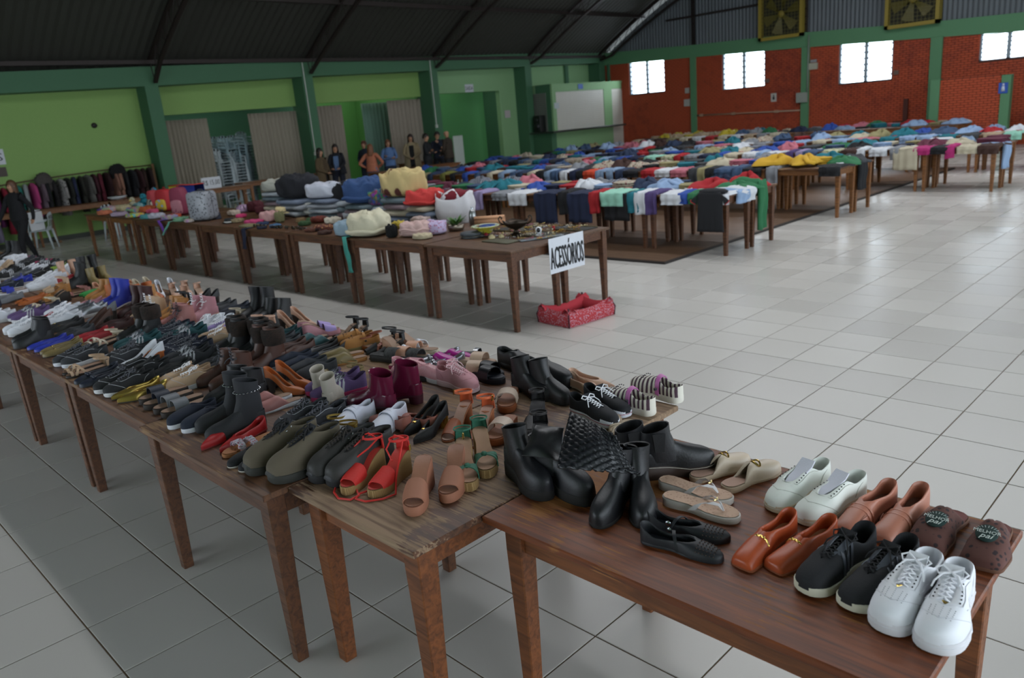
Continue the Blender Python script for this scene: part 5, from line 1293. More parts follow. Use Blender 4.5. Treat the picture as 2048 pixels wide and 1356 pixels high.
for row, lst in FR.items():
    y0, y1, xr = ROWY[row]
    for (px, kd, c, var) in lst:
        x = atY(px, {1: 387, 2: 340, 3: 303, 4: 276, 5: 272}[row], y0).x
        x = min(x, xr-.14)
        if x < {1: -10, 2: -12, 3: -13, 4: -13, 5: -13}[row]: continue
        top_ = c == 'mint' and row == 1
        top_ = top_ or kd == 'teehang'
        garment(kd, var, x, y0-.004-(.05 if top_ else 0), AH+(.026 if top_ else .001), R(rg.uniform(-3, 3)), c, rg.choice(['white', 'grey', 'red', c]), sy=1, sz=rg.uniform(.9, 1.15), row=row, line=0)
    xl = {1: -10, 2: -12, 3: -13, 4: -13, 5: -12.9}[row]
    # fill the part of the front line left of the listed garments
    xx = min(g['x'] for g in GAR if g['row'] == row)-.3
    while xx > xl:
        garment(rg.choice(['trousers', 'tee', 'tee']), rg.choice((0, 1)), xx, y0-.004, AH+.001, R(rg.uniform(-4, 4)), rg.choice(MIXC), 'grey', row=row, line=0); xx -= .3
    for li, yy in ((1, y0+.66), (2, y0+1.04)):
        xx = xr-.25
        while xx > xl:
            c = rg.choice(MIXC)
            if row == 5 and xx < -9: c = rg.choice(['brightyellow', 'brightyellow', 'beige'])
            if row == 2 and -1.9 < xx < -.9 and li == 1: c = 'yellow'
            kd = rg.choice(['heap', 'folded', 'heap', 'tee'] if row < 4 else ['heap', 'heap', 'folded'])
            sc_ = rg.uniform(1.1, 1.55)
            if kd == 'tee': garment('folded', rg.randrange(3), xx, yy, AH+.001, R(rg.uniform(-30, 30)), c, c, sc_, sc_, 1.7, row, li)
            else: garment(kd, rg.randrange(4), xx, yy+rg.uniform(-.04, .04), AH+.001, R(rg.uniform(-40, 40)), c, c, sc_, sc_*.9, rg.uniform(1.0, 1.9), row, li)
            xx -= rg.uniform(.34, .44) if row < 3 else rg.uniform(.42, .56)
# the yellow heap, the pieces hanging off the ends of the rows
garment('heap', 1, -1.55, 12.35, AH+.05, .4, 'yellow', None, 1.7, 1.2, 1.6, 2, 1); garment('heap', 2, -1.05, 12.4, AH+.05, 1.4, 'yellow', None, 1.4, 1.2, 1.5, 2, 1)
garment('tee', 1, -.36, 9.1, AH+.012, R(90), 'white', 'white', 1, 1, 1.2, 1, 3); garment('trousers', 1, -.36, 9.45, AH+.012, R(90), 'green', 'green', 1, 1, 2.2, 1, 3); garment('tee', 0, -.36, 8.95, AH+.02, R(86), 'lightblue', 'white', .8, .9, .8, 1, 3)
garment('tee', 0, -.33, 12.9, AH+.004, R(90), 'black', 'black', .8, 1, 2.2, 2, 3); garment('heap', 0, -.55, 12.9, AH+.03, 0, 'mint', None, .5, .5, .8, 2, 2)
garment('tee', 2, 1.02, 16.1, AH+.004, R(90), 'lightblue', 'white', 1, 1, 1.1, 3, 3)
GAR.sort(key=lambda g: (g['row'], g['line'], -g['x']))
ordw = ordn+['fourteenth', 'fifteenth', 'sixteenth', 'seventeenth', 'eighteenth', 'nineteenth', 'twentieth', 'twenty-first', 'twenty-second', 'twenty-third', 'twenty-fourth', 'twenty-fifth', 'twenty-sixth', 'twenty-seventh', 'twenty-eighth', 'twenty-ninth', 'thirtieth', 'thirty-first', 'thirty-second', 'thirty-third', 'thirty-fourth', 'thirty-fifth', 'thirty-sixth', 'thirty-seventh', 'thirty-eighth', 'thirty-ninth', 'fortieth']
usedg = set()
for i, g in enumerate(GAR):
    same = [h for h in GAR if h['row'] == g['row'] and h['line'] == g['line']]
    j = same.index(g); cn = CNM.get(g['c'], g['c']); nm, cat = KNM[g['kind']]
    lb = [same[j+1]['c'] if j+1 < len(same) else None, same[j-1]['c'] if j > 0 else None]
    lb = [CNM.get(x, x) for x in lb]
    kw = {'trousers': 'trousers', 'tee': 't-shirt', 'polo': 'shirt', 'teehang': 't-shirt with red cuffs', 'folded': 'folded garment', 'heap': 'crumpled garment'}[g['kind']]
    where = {0: f'over the front edge of the {ROWN[g["row"]]} row', 1: f'mid-table in the {ROWN[g["row"]]} row', 2: f'at the back of the {ROWN[g["row"]]} row', 3: f'over the right end of the {ROWN[g["row"]]} row'}[g['line']]
    if lb[0] and lb[1]: lab = f'{cn} {kw} {where}, between {lb[0]} and {lb[1]}'
    else: lab = f'{cn} {kw} {where}, at the {"right" if not lb[1] else "left"} end'
    if lab in usedg or len(lab.split()) > 16:
        n = sum(1 for h in same[:j] if h['c'] == g['c'] and h['kind'] == g['kind'])
        lab = f'{cn} {kw} {where}, {ordw[min(n, len(ordw)-1)]} of its colour from the right'
    if len(lab.split()) > 16: lab = f'{cn} {kw} {where}, {ordw[min(j, len(ordw)-1)]} from right'
    usedg.add(lab)
    r_ = thing(nm, lab, cat, (g['x'], g['y'], g['z']), g['rz'], {0: 'garments draped over the front edge of the', 1: 'garments lying mid-table in the', 2: 'garments at the back of the', 3: 'garments hanging off the right end of the'}[g['line']]+f' {ROWN[g["row"]]} row', None, g['s'])
    trim = {'black': 'red'}.get(g['c'], None) if g['kind'] == 'teehang' else g['c2']
    for pn, me, sl in drape_mesh(g['kind'], g['var']):
        link(pn, me, gmat(g['c']) if sl == 'main' or not trim else gmat(trim), r_)
# ================================================================ ACCESSORIES ROW
def ppm(p): return FPX/((Vector(p)-CAM).dot(FW))
def onA(px, py):
    z = AH
    for _ in range(4):
        p = at(px, py, z); z = AHF(p.x)
    p = at(px, py, z)
    if p.y > 5.80: p = atY(px, py, 5.80); z = AHF(p.x)
    p.y = max(p.y, 4.46); p.x = max(p.x, -12.5)
    return Vector((p.x, p.y, z)), z
def soft(nm, px, py, wpx, hpx, mt, label, cat, fold=0, z=None, rz=.3, depth=.8, seed=0, group=None, dz=0, flat=.35):
    """pillow-like bundle sized from the picture at its place on the table"""
    p, z = onA(px, py); s = ppm(p); w_ = wpx/s/2; h_ = hpx/s*.9; d_ = w_*depth
    if dz or p.y+d_*.6 > 5.95:     # lies towards the back of the pile
        p = atY(px, py, 5.66); s = ppm(p); w_ = wpx/s/2; d_ = min(w_*depth, .27); z = AHF(p.x); zt = atY(px, py-hpx*1.0, 5.66).z; yy = 5.66; gap = zt-z-hpx/s*1.05
        if gap > .05:
            n = max(1, int(gap/.07)); hh_ = gap/n
            for q in range(n):
                c_ = ['#8f9298', '#6a7486', '#a39a86', '#77656a', '#5d6a70', '#9aa0a6'][(seed+q) % 6]; cn_ = ['grey', 'slate blue', 'beige', 'mauve', 'grey-green', 'silver grey'][(seed+q) % 6]
                rt = thing('folded_blanket', f'{cn_} folded blanket, {ordn[q]} from the table under the {" ".join(label.split(",")[0].split()[:6])}', 'blanket', (p.x+.02*sin(q*3+seed), 5.66, z+.001+q*hh_), .1*sin(seed+q*2))
                mb = MB(); rows = []
                for i in range(11):
                    v_ = i/10*2-1; e_ = math.sqrt(max(.03, 1-abs(v_)**9)); rows.append([(w_*1.02*v_, d_*e_*abs(cos(a))**.4*(1 if cos(a) > 0 else -1), hh_/2+hh_*.5*e_*abs(sin(a))**.8*(1 if sin(a) > 0 else -1)*(1+.0*v_)) for a in [2*pi*k/20 for k in range(20)]])
                mb.grid(rows, True, True, True); link('body', mb.mesh('body'), C(c_), rt)
            z += gap; h_ = zt-z
        else: h_ = max(.05, zt-z)
        p = Vector((p.x, 5.66, z))
    else: yy = p.y+d_*.6
    root = thing(nm, label, cat, (p.x, yy, z+.001), rz if h_ < .35 else rz*.3, group)
    mb = MB(); rows = []; n, m = 64, 30
    for i in range(m+1):
        th = pi*i/m; row = []
        for k in range(n):
            a = 2*pi*k/n; ca, sa = cos(a), sin(a); r_ = abs(sin(th))**.7
            x = r_*abs(ca)**.7*(1 if ca > 0 else -1); y = r_*abs(sa)**.7*(1 if sa > 0 else -1); zz = .5+.5*abs(cos(th))**flat*(1 if cos(th) > 0 else -1)
            q = .13*nz(x*2+seed*3, y*2, zz*2+seed)+.03*sin(x*8+y*6+seed*2+zz*5)-.085*math.exp(-(nz(x*1.7+seed, y*1.7+1, zz*2.2)/.07)**2)-.06*math.exp(-(nz(x*3.1+seed*2, y*2.6, zz*3.3)/.06)**2)+.03*nz(x*7, y*7+seed, zz*7)
            row.append((x*w_*(1+q*.5), y*d_*(1+q*.6), max(0.0, (zz+q*1.3*(1 if zz > .3 else 0))*h_)))
        rows.append(row)
    mb.grid(rows, True); link('body', mb.mesh('body'), mt, root)
    for f in range(fold):      # folded layers showing at the side
        mb = MB(); zc = h_*(.25+.5*f/max(1, fold)); pts = []
        for i in range(17):
            a = pi+pi*i/16; pts.append((w_*1.0*abs(cos(a))**.7*(1 if cos(a) > 0 else -1), -d_*1.0*abs(sin(a))**.7, zc+.01*sin(i+seed)))
        mb.tube(pts, h_*.11, 7, False, .7); link('fold', mb.mesh('fold'), mt, root)
    return root
C = lambda h, b_=.12: mat(h, .9, 0, 'cloth', bump=b_)
FLO = mat('#b39f6e', .9, 0, 'blot', '#4a1f18', 5, .15); KNIT = mat('#8a5a40', .9, 0, 'multi', '#3a3f50', 26, .2); QST = mat('#8d929b', .9, 0, 'stripe', '#c3c6c9', 6, .15)
soft('fleece_blanket', 810, 388, 90, 50, FLO, 'yellow fleece blanket with brown flowers, piled behind the red quilt', 'blanket', 0, seed=1, dz=.06)
soft('quilt', 735, 402, 90, 46, C('#2b4672'), 'big blue quilt left of the flowered fleece', 'blanket', 1, seed=2)
soft('pillow', 685, 398, 48, 34, C('#0f0f12'), 'black pillow left of the blue quilt', 'pillow', 0, seed=3, dz=.05)
soft('bedspread', 662, 392, 100, 28, mat('#b9bcc8', .35, 0, 'cloth', bump=.1), 'shiny white satin bedspread beside the black pillow', 'blanket', 0, seed=4, dz=.05)
soft('travel_bag', 600, 392, 92, 44, C('#15161d'), 'black and navy travel bag behind the straw hat', 'bag', 0, seed=5, dz=.04)
soft('travel_bag', 556, 398, 62, 30, C('#1b2030'), 'small dark bag left of the big travel bag', 'bag', 0, seed=6)
soft('folded_blanket', 560, 380, 70, 22, C('#9a9a90'), 'pale grey blanket at the back, left of the travel bag', 'blanket', 0, seed=7, dz=.07)
soft('folded_blanket', 628, 432, 74, 34, C('#b4b4ae'), 'off-white folded blanket right of the straw hat', 'blanket', 1, seed=8)
soft('folded_blanket', 716, 428, 82, 32, C('#c6c9cb'), 'thick white folded duvet in front of the blue quilt', 'blanket', 2, seed=9)
soft('knitted_blanket', 765, 408, 54, 30, KNIT, 'multicoloured knitted blanket left of the blue striped towel', 'blanket', 0, seed=10, dz=.03)
soft('rolled_blanket', 800, 418, 52, 28, mat('#1d3f9a', .85, 0, 'stripe', '#2c7f93', 9, .1), 'blue striped blanket in front of the knitted one', 'blanket', 1, seed=11)
soft('quilt', 850, 408, 78, 30, C('#b93532'), 'bright red quilt on top of the striped one', 'blanket', 1, seed=12, dz=.09)
soft('quilt', 846, 424, 66, 26, QST, 'grey and white striped quilt under the red one', 'blanket', 2, seed=13)
soft('folded_cloth', 655, 432, 44, 16, C('#4c2a78'), 'purple folded cloth among the white blankets', 'cloth', 0, seed=14, dz=.02)
soft('folded_cloth', 785, 442, 50, 16, mat('#b9b3a6', .9, 0, 'blot', '#a02a24', 12), 'white cloth with red trim behind the cream bedspread', 'cloth', 0, seed=15)
soft('rolled_cloth', 812, 444, 54, 20, C('#8d7c66'), 'beige rolled cloth behind the pink quilt', 'cloth', 0, seed=16, rz=.1)
soft('cushion', 662, 478, 62, 34, C('#8498a6'), 'pale blue cushion left of the cream bedspread', 'cushion', 0, seed=17)
soft('bedspread', 722, 474, 84, 52, C('#c0baa2', .2), 'cream ruffled bedspread bulging over the table edge', 'blanket', 1, seed=18, depth=.95)
soft('fluffy_cushion', 780, 476, 24, 28, mat('#0d0d0f', 1, 0, 'fur', '#050505', 20, .6), 'fluffy black cushion between the cream and pink bedding', 'cushion', 0, seed=19)
soft('quilt', 822, 474, 62, 32, C('#bd9f9a'), 'pale pink quilt folded near the table edge', 'blanket', 2, seed=20)
soft('pillowcase', 860, 470, 50, 30, mat('#b3a5c4', .9, 0, 'blot', '#a86a84', 34), 'lilac flowered pillowcase beside the plant pot', 'pillow', 0, seed=21)
soft('pillow', 838, 479, 40, 12, C('#b3a68a'), 'flat cream pillow under the pink quilt', 'pillow', 0, seed=22)
soft('scarf', 640, 462, 40, 12, mat('#5a2c22', .9, 0, 'blot', '#b98a5a', 30), 'brown patterned scarf left of the pale blue cushion', 'scarf', 0, seed=23)
def hang(nm, px, py, px2, py2, w_, hexc, label, cat, Y=4.39):
    a, b_ = atY(px, py, Y), atY(px2, py2, Y); mb = MB(); rows = []
    for i in range(9):
        f = i/8; p = a.lerp(b_, f); rows.append([(p.x+w_*(u-.5)+.012*sin(i*1.1+u*3), p.y-.012*sin(u*9+i)-.01, p.z) for u in [k/6 for k in range(7)]])
    AQ = AHF(a.x); rows.insert(0, [(x, y+.12, AQ+.012) for x, y, z in rows[0]]); rows[1] = [(x, y, AQ+.010) for x, y, z in rows[1]]
    mb.grid(rows); o = link(nm, mb.mesh(nm), mat(hexc, .9, 0, 'cloth'), None); md = o.modifiers.new('t', 'SOLIDIFY'); md.thickness = .006; tag(o, label, cat)
hang('scarf', 692, 492, 704, 545, .09, '#3f8f84', 'teal printed scarf hanging from the accessories table edge', 'scarf')
hang('necktie', 487, 452, 491, 498, .10, '#1b2036', 'navy and maroon neckties hanging over the table edge', 'tie')
hang('hair_band', 318, 442, 330, 465, .10, '#6a3a9a', 'purple ribbon hanging off the toy end of the table', 'ribbon')
hang('hair_band', 340, 444, 327, 470, .06, '#6fb0a0', 'mint ribbon beside the purple one', 'ribbon')
# carrier bag
p, AZ = onA(918, 430); s = ppm(p); w_, h_ = 78/s/2, 54/s
bag = thing('carrier_bag', 'white plastic carrier bag stuffed with dark red fabric', 'bag', (p.x, min(p.y+.14, 5.75), AZ+.001), .25)
mb = MB(); rows = []
for i in range(11):
    f = i/10; row = []
    for k in range(24):
        a = 2*pi*k/24; q = 1+.10*sin(f*pi)+.05*nz(cos(a)*3, sin(a)*3, f*4)+.03*sin(a*7+f*6)
        top = h_*(1+.16*abs(cos(a))**2-.14*abs(sin(a)))
        row.append((w_*abs(cos(a))**.6*(1 if cos(a) > 0 else -1)*q*(.93+.07*f), .13*abs(sin(a))**.6*(1 if sin(a) > 0 else -1)*q, top*f))
    rows.append(row)
mb.grid(rows, True, True); o = link('bag_body', mb.mesh('bag_body'), mat('#c9c6ca', .35, 0, 'plain', bump=.2), bag); md = o.modifiers.new('t', 'SOLIDIFY'); md.thickness = .003
for s_ in (-1, 1):
    mb = MB(); ribbon(mb, [(s_*w_*.5, -.11, h_*.85), (s_*w_*.25, -.08, h_*1.1), (0, -.04, h_*1.22), (-s_*w_*.15, 0, h_*1.1)], (1, 0, .2), [.05, .035, .028, .03], .003); link('handle', mb.mesh('handle'), mat('#cfccd0', .35), bag)
mb = MB(); mb.blob((.02, 0, h_*.92), w_*.85, .11, h_*.30, 14, 8, .15, 3); link('red_fabric', mb.mesh('red_fabric'), C('#6c1120'), bag)
# rolled mat
a, b_ = at(940, 446, AH+.06), at(1003, 428, AH+.06); mb = MB(); rows = []
for i in range(29):
    t = i/28*2*pi*2.4; r_ = .02+.042*i/28; rows.append([(0, r_*cos(t), r_*sin(t)), (.36, r_*cos(t), r_*sin(t))])
mb.grid(rows); o = link('rolled_mat', mb.mesh('rolled_mat'), mat('#c08f6c', .85, 0, 'cloth', bump=.1), None, (a.x, a.y+.08, AH+.064), (0, 0, R(38))); md = o.modifiers.new('t', 'SOLIDIFY'); md.thickness = .008; tag(o, 'peach exercise mat rolled up behind the fruit bowl', 'mat')
# footed metal bowl with scroll handles
p = at(1033, 472, AH); MTL = mat('#3c332c', .38, .8, 'plain', bump=.1)
cup = thing('footed_bowl', 'dark pewter footed bowl with two scroll handles', 'bowl', (p.x, p.y, AH+.001), R(30))
mb = MB(); prof = [(.0, 0), (.075, 0), (.078, .01), (.06, .022), (.028, .035), (.018, .055), (.022, .07), (.05, .08), (.085, .10), (.11, .13), (.125, .165), (.12, .166), (.10, .13), (.07, .10), (.0, .09)]
rows = []
for r_, z in prof: rows.append([(r_*cos(2*pi*k/28)*1.15, r_*sin(2*pi*k/28)*.8, z+(.012*sin(2*pi*k/28*4) if z > .15 else 0)) for k in range(28)])
mb.grid(rows, True); link('bowl', mb.mesh('bowl'), MTL, cup)
for s_ in (-1, 1):
    mb = MB(); mb.tube([(s_*.125, 0, .12), (s_*.17, 0, .15), (s_*.185, 0, .19), (s_*.165, 0, .215), (s_*.145, 0, .20), (s_*.155, 0, .185)], .008, 7); link('handle', mb.mesh('handle'), MTL, cup)
# glazed bowl on wire stand
p = at(966, 474, AH); bw_ = thing('glazed_bowl', 'yellow painted ceramic bowl with a blue plate inside, on a wire stand', 'bowl', (p.x, p.y+.05, AH+.001))
mb = MB(); mb.lathe([(0, .035), (.06, .035), (.075, .055), (.10, .085), (.155, .11), (.157, .116), (.10, .095), (.0, .088)], 28); link('bowl', mb.mesh('bowl'), mat('#b9b23a', .2, 0, 'blot', '#c9cdb8', 9, .0), bw_)
mb = MB(); mb.lathe([(.158, .110), (.150, .119), (.12, .105)], 28); link('rim', mb.mesh('rim'), mat('#c5cdb6', .2, 0, 'blot', '#4a7a3a', 40, 0), bw_)
mb = MB(); mb.lathe([(0, .10), (.09, .118), (.092, .122), (0, .106)], 24, (.03, 0, .0)); link('blue_plate', mb.mesh('blue_plate'), mat('#4a62a8', .2), bw_)
mb = MB(); mb.lathe([(0, .102), (.05, .114), (0, .116)], 16, (-.07, 0, .0)); link('orange_pattern', mb.mesh('orange_pattern'), mat('#c2742c', .3), bw_)
for k in range(4):
    a = k*pi/2+.5; mb = MB(); mb.tube([(.085*cos(a), .085*sin(a), .075), (.10*cos(a), .10*sin(a), .04), (.10*cos(a), .10*sin(a), .012), (.12*cos(a), .12*sin(a), .004)], .0035, 5); link('stand_leg', mb.mesh('stand_leg'), MDK, bw_)
# shaker
p = at(942, 452, AH); sh = thing('cocktail_shaker', 'tall brushed metal shaker behind the painted bowl', 'shaker', (p.x, p.y+.04, AH+.001)); SM = mat('#8d8f90', .3, .9, 'plain', bump=.05)
mb = MB(); mb.lathe([(0, 0), (.04, 0), (.046, .01), (.046, .11), (.04, .16), (.022, .195), (0, .196)], 20); link('body', mb.mesh('body'), SM, sh)
mb = MB(); mb.lathe([(.018, .192), (.02, .20), (.012, .212), (.014, .222), (0, .23)], 14); link('cap', mb.mesh('cap'), SILV, sh)
# round tin
p = at(930, 478, AH); t_ = thing('round_tin', 'dark grey round tin with gold dots', 'tin', (p.x, p.y+.1, AH+.001)); mb = MB(); mb.lathe([(0, 0), (.118, 0), (.12, .004), (.12, .034)], 32); link('body', mb.mesh('body'), mat('#33383d', .5), t_)
mb = MB(); mb.lathe([(.123, .030), (.125, .034), (.125, .055), (.118, .06), (0, .061)], 32); link('lid', mb.mesh('lid'), mat('#3a4045', .5), t_)
mb = MB()
for k in range(40): a = 2*pi*k/40; mb.blob((.1215*cos(a), .1215*sin(a), .022), .003, .003, .003, 5, 4)
link('gold_dots', mb.mesh('gold_dots'), GOLD, t_)
# plant in a hammered metal pot
p = at(905, 464, AH); pt = thing('potted_plant', 'artificial succulent in a hammered silver pot', 'plant', (p.x, p.y+.06, AH+.001))
mb = MB(); mb.lathe([(0, 0), (.06, 0), (.09, .02), (.10, .05), (.092, .075), (.085, .075), (.085, .06), (0, .06)], 24); link('pot', mb.mesh('pot'), mat('#8d8478', .28, .9, 'glit', bump=.2), pt)
lm = MB(); rows = []
for i in range(6):
    f = i/5; w_ = .014*sin(pi*(.15+.85*f))**.7*(1-f**3)+.001; rows.append([(-w_, f*.085, .02*f-.02*f*f), (0, f*.085, .02*f-.02*f*f-.004), (w_, f*.085, .02*f-.02*f*f)])
lm.grid(rows); leaf = lm.mesh('leaf')
rl = random.Random(4)
for k in range(44):
    a = rl.uniform(0, 2*pi); r_ = rl.uniform(0, .06); m_ = mat(rl.choice(['#3f6a2c', '#5c8a3a', '#2f5a2a', '#7a9440']), .5)
    o = link('leaf', leaf, m_, pt, (r_*cos(a), r_*sin(a), .075+rl.uniform(0, .035)), (R(rl.uniform(10, 60)), 0, a-pi/2+rl.uniform(-.5, .5))); s_ = rl.uniform(.8, 1.3); o.scale = (s_, s_, s_)
# roses on a tray
a = at(1000, 484, AH); tr = thing('serving_tray', 'thin olive green board near the table corner', 'board', (a.x, a.y+.02, AH+.001), R(-4)); mb = bevel_box(-.20, -.10, 0, .20, .10, .012, .003); link('board', mb.mesh('board'), mat('#4d4a34', .6, 0, 'wood', '#35321f', 10, .1), tr)
def rose(px, py, hexc, label, r_=.035, dz=.013):
    p = at(px, py, AH+dz); root = thing('fabric_rose', label, 'flower', (p.x, p.y, AH+dz+.001))
    for j in range(3):
        for k in range(5):
            mb = MB(); a0 = 2*pi*k/5+j*.6; rows = []
            for i in range(5):
                f = i/4; R0 = r_*(.35+.28*j)*(1-.1*(1-f)); rows.append([(R0*cos(a0+u), R0*sin(a0+u), .004+f*r_*(1.1-.22*j)*(1-.25*(u/.75)**2)) for u in (-.75, -.37, 0, .37, .75)])
            mb.grid(rows); link('petal', mb.mesh('petal'), mat(hexc, .8, 0, 'cloth'), root)
rose(984, 478, '#c9bb92', 'cream fabric rose left on the green board', .04); rose(1003, 476, '#c7b98f', 'cream fabric rose right on the green board', .034); rose(972, 472, '#8a1220', 'dark red fabric rose at the left of the cream ones', .032)
# webcam
p = at(1078, 472, AH); wc = thing('security_camera', 'small white round-headed security camera among the jewellery', 'camera', (p.x, p.y, AH+.001), R(-50)); WP = mat('#c9ccd0', .3)
mb = MB(); mb.lathe([(0, 0), (.038, 0), (.04, .006), (.03, .02), (.018, .032), (0, .034)], 20); link('base', mb.mesh('base'), WP, wc)
mb = MB(); mb.blob((0, 0, .062), .034, .034, .036, 18, 12); link('head', mb.mesh('head'), WP, wc)
mb = MB(); mb.blob((.018, 0, .064), .021, .022, .026, 16, 10); link('lens_cover', mb.mesh('lens_cover'), mat('#101114', .1), wc)
mb = MB(); mb.blob((.036, 0, .066), .005, .007, .007, 10, 6); link('lens', mb.mesh('lens'), mat('#3a3f48', .05, .5), wc)
p = at(1104, 462, AH); lp = thing('lipstick', 'small red cap standing behind the security camera', 'cosmetics', (p.x, p.y+.03, AH+.001)); mb = MB(); mb.lathe([(0, 0), (.016, 0), (.016, .05), (0, .052)], 14); link('cap', mb.mesh('cap'), mat('#8c1418', .3), lp)
# jewellery: glittering slab, dark tray, chains, bead heaps
a = at(1065, 482, AH); gs = thing('jewellery_case', 'silver glitter jewellery case along the table end', 'case', (a.x, a.y+.13, AH+.001), R(64)); mb = bevel_box(-.24, -.05, 0, .24, .05, .018, .004); link('case', mb.mesh('case'), mat('#6f767c', .25, .5, 'glit', bump=.5), gs)
TRAYM = mat('#262521', .8)
def tray(x, y, w_, d_, label, rz):
    t_ = thing('jewellery_tray', label, 'tray', (x, y, AH+.001), rz); mb = bevel_box(-w_/2, -d_/2, 0, w_/2, d_/2, .008, .002); link('pad', mb.mesh('pad'), TRAYM, t_)
    mb = MB(); mb.box(-w_/2, -d_/2, .008, w_/2, -d_/2+.01, .016); mb.box(-w_/2, d_/2-.01, .008, w_/2, d_/2, .016); link('rim', mb.mesh('rim'), mat('#5c4f30', .5, .3), t_)
tray(-.62, 5.72, .5, .28, 'dark jewellery tray at the far end of the accessories table', 0); tray(-1.25, 5.55, .5, .4, 'dark jewellery tray behind the pewter bowl', .1); tray(-.62, 5.3, .42, .3, 'dark jewellery tray above the hanging sign', .05)
rj = random.Random(8)
for k in range(84):
    x = rj.uniform(-1.5, -.42); y = rj.uniform(4.95, 5.84); mb = MB(); r_ = rj.uniform(.025, .075); n = rj.choice((10, 12, 14)); e = rj.uniform(.3, 1); a0 = rj.uniform(0, 6)
    for i in range(n):
        a = 2*pi*i/n; q = r_*(1+.25*sin(3*a+a0)); s_ = rj.choice((.004, .005, .007)); mb.blob((q*cos(a), e*q*sin(a), s_), s_, s_, s_, 6, 4)
    c = rj.choice(['#b08c3c', '#b9a060', '#9a9aa0', '#c0b8a0', '#7a5a2a', '#8a4a5a']); o = link('bead_necklace', mb.mesh('bead_necklace'), mat(c, .25, .8 if c != '#8a4a5a' else .1), None, (x, y, AH+.018), (0, 0, a0))
    tag(o, {'#b08c3c': 'gold', '#b9a060': 'pale gold', '#9a9aa0': 'silver', '#c0b8a0': 'pearl white', '#7a5a2a': 'bronze', '#8a4a5a': 'dusky pink'}[c]+' looped bead necklace in the spread on the accessories table end', 'necklace', 'necklaces spread on the accessories table')
# sunglasses along the edge
SG = []
for i in range(15):
    px = 512+7.6*i; py = 459+.55*i+(5 if i % 2 else 0); p, AZ = onA(px, py-4); SGC = rj.choice(['black', 'dark brown', 'navy blue', 'olive']); rt = thing('sunglasses', f'{SGC} framed sunglasses in the line of sunglasses along the accessories table edge', 'sunglasses', (p.x, max(p.y, 4.50)+(.10 if i % 2 else 0), AZ+.001), rj.uniform(-.6, .6), 'sunglasses along the accessories table edge')
    fm = mat({'black': '#141414', 'dark brown': '#3a1f14', 'navy blue': '#1c2230', 'olive': '#5a4a2a'}[SGC], .2)
    for s_ in (-1, 1):
        mb = MB(); mb.lathe([(0, -.002), (.026, -.002), (.026, .002), (0, .002)], 12, (0, 0, 0), .85); o = link('lens', mb.mesh('lens'), mat('#0c0c10', .05), rt, (s_*.034, 0, .026), (R(80), 0, 0))
        mb = MB(); mb.tube([(s_*.062, 0, .034), (s_*.064, .06, .03), (s_*.058, .12, .004)], .003, 5); link('temple', mb.mesh('temple'), fm, rt)
    mb = MB(); mb.tube([(-.06, 0, .036), (-.01, 0, .038), (0, 0, .034), (.01, 0, .038), (.06, 0, .036)], .003, 5); link('bridge', mb.mesh('bridge'), fm, rt)
# hats
def hat(px, py, hexc, band, label, r_=.10, brim=.16, h_=.10, dz=0, nm='brimmed_hat', tilt=(0, 0)):
    p, AZ = onA(px, py+int(dz*130)); rt = thing(nm, label, 'hat', (p.x, min(p.y+.1, 5.2), AZ+dz+.002), 0, None, (tilt[0], tilt[1], 0)); m_ = mat(hexc, .85, 0, 'cloth')
    mb = MB(); mb.lathe([(brim, .012), (brim*.97, .004), (r_, .0), (r_*.98, h_*.5), (r_*.86, h_), (r_*.4, h_*1.03), (0, h_*.92)], 24, sy=.85); link('crown', mb.mesh('crown'), m_, rt)
    if band: mb = MB(); mb.lathe([(r_*1.02, .004), (r_*1.01, .028)], 24, sy=.85); link('hat_band', mb.mesh('hat_band'), mat(band, .7), rt)
hat(575, 434, '#14130f', None, 'black felt hat under the straw hat', .10, .15, .09); hat(574, 424, '#bfae82', '#2a1c14', 'pale straw hat with a dark band on top of the black one', .09, .15, .085, .10, tilt=(-.12, .1))
hat(590, 446, '#6a5334', None, 'brown peaked cap in front of the black hat', .08, .10, .06, nm='cap'); hat(612, 446, '#33502c', None, 'green cap right of the brown one', .09, .10, .06, nm='cap')
hat(420, 440, '#171c2c', None, 'navy cap leaning in front of the suitcase', .10, .11, .11, nm='cap'); hat(447, 448, '#1a1a1c', '#b9b9b4', 'black cap with a white panel right of the navy one', .09, .12, .07, nm='cap')
soft('handbag', 532, 444, 42, 22, C('#b58c8a'), 'small pale pink bag left of the olive pouch', 'bag', 0, seed=31); soft('handbag', 556, 446, 20, 24, C('#6c6a48'), 'olive pouch left of the black hat', 'bag', 0, seed=32)
soft('handbag', 505, 424, 34, 22, C('#4a1620'), 'dark red handbag behind the pink one', 'bag', 0, seed=33); soft('folded_cloth', 500, 448, 40, 8, C('#b23a6a'), 'bright pink folded cloth behind the khaki wallet', 'cloth', 0, seed=34)
p, AZ = onA(486, 456); w__ = thing('wallet', 'flat khaki document wallet at the table edge', 'wallet', (p.x, p.y+.10, AZ+.001), .1); mb = bevel_box(-.15, -.08, 0, .15, .08, .03, .006); link('body', mb.mesh('body'), C('#77704f'), w__); mb = bevel_box(-.15, -.02, .030, .15, .085, .036, .002); link('flap', mb.mesh('flap'), C('#7c7554'), w__)
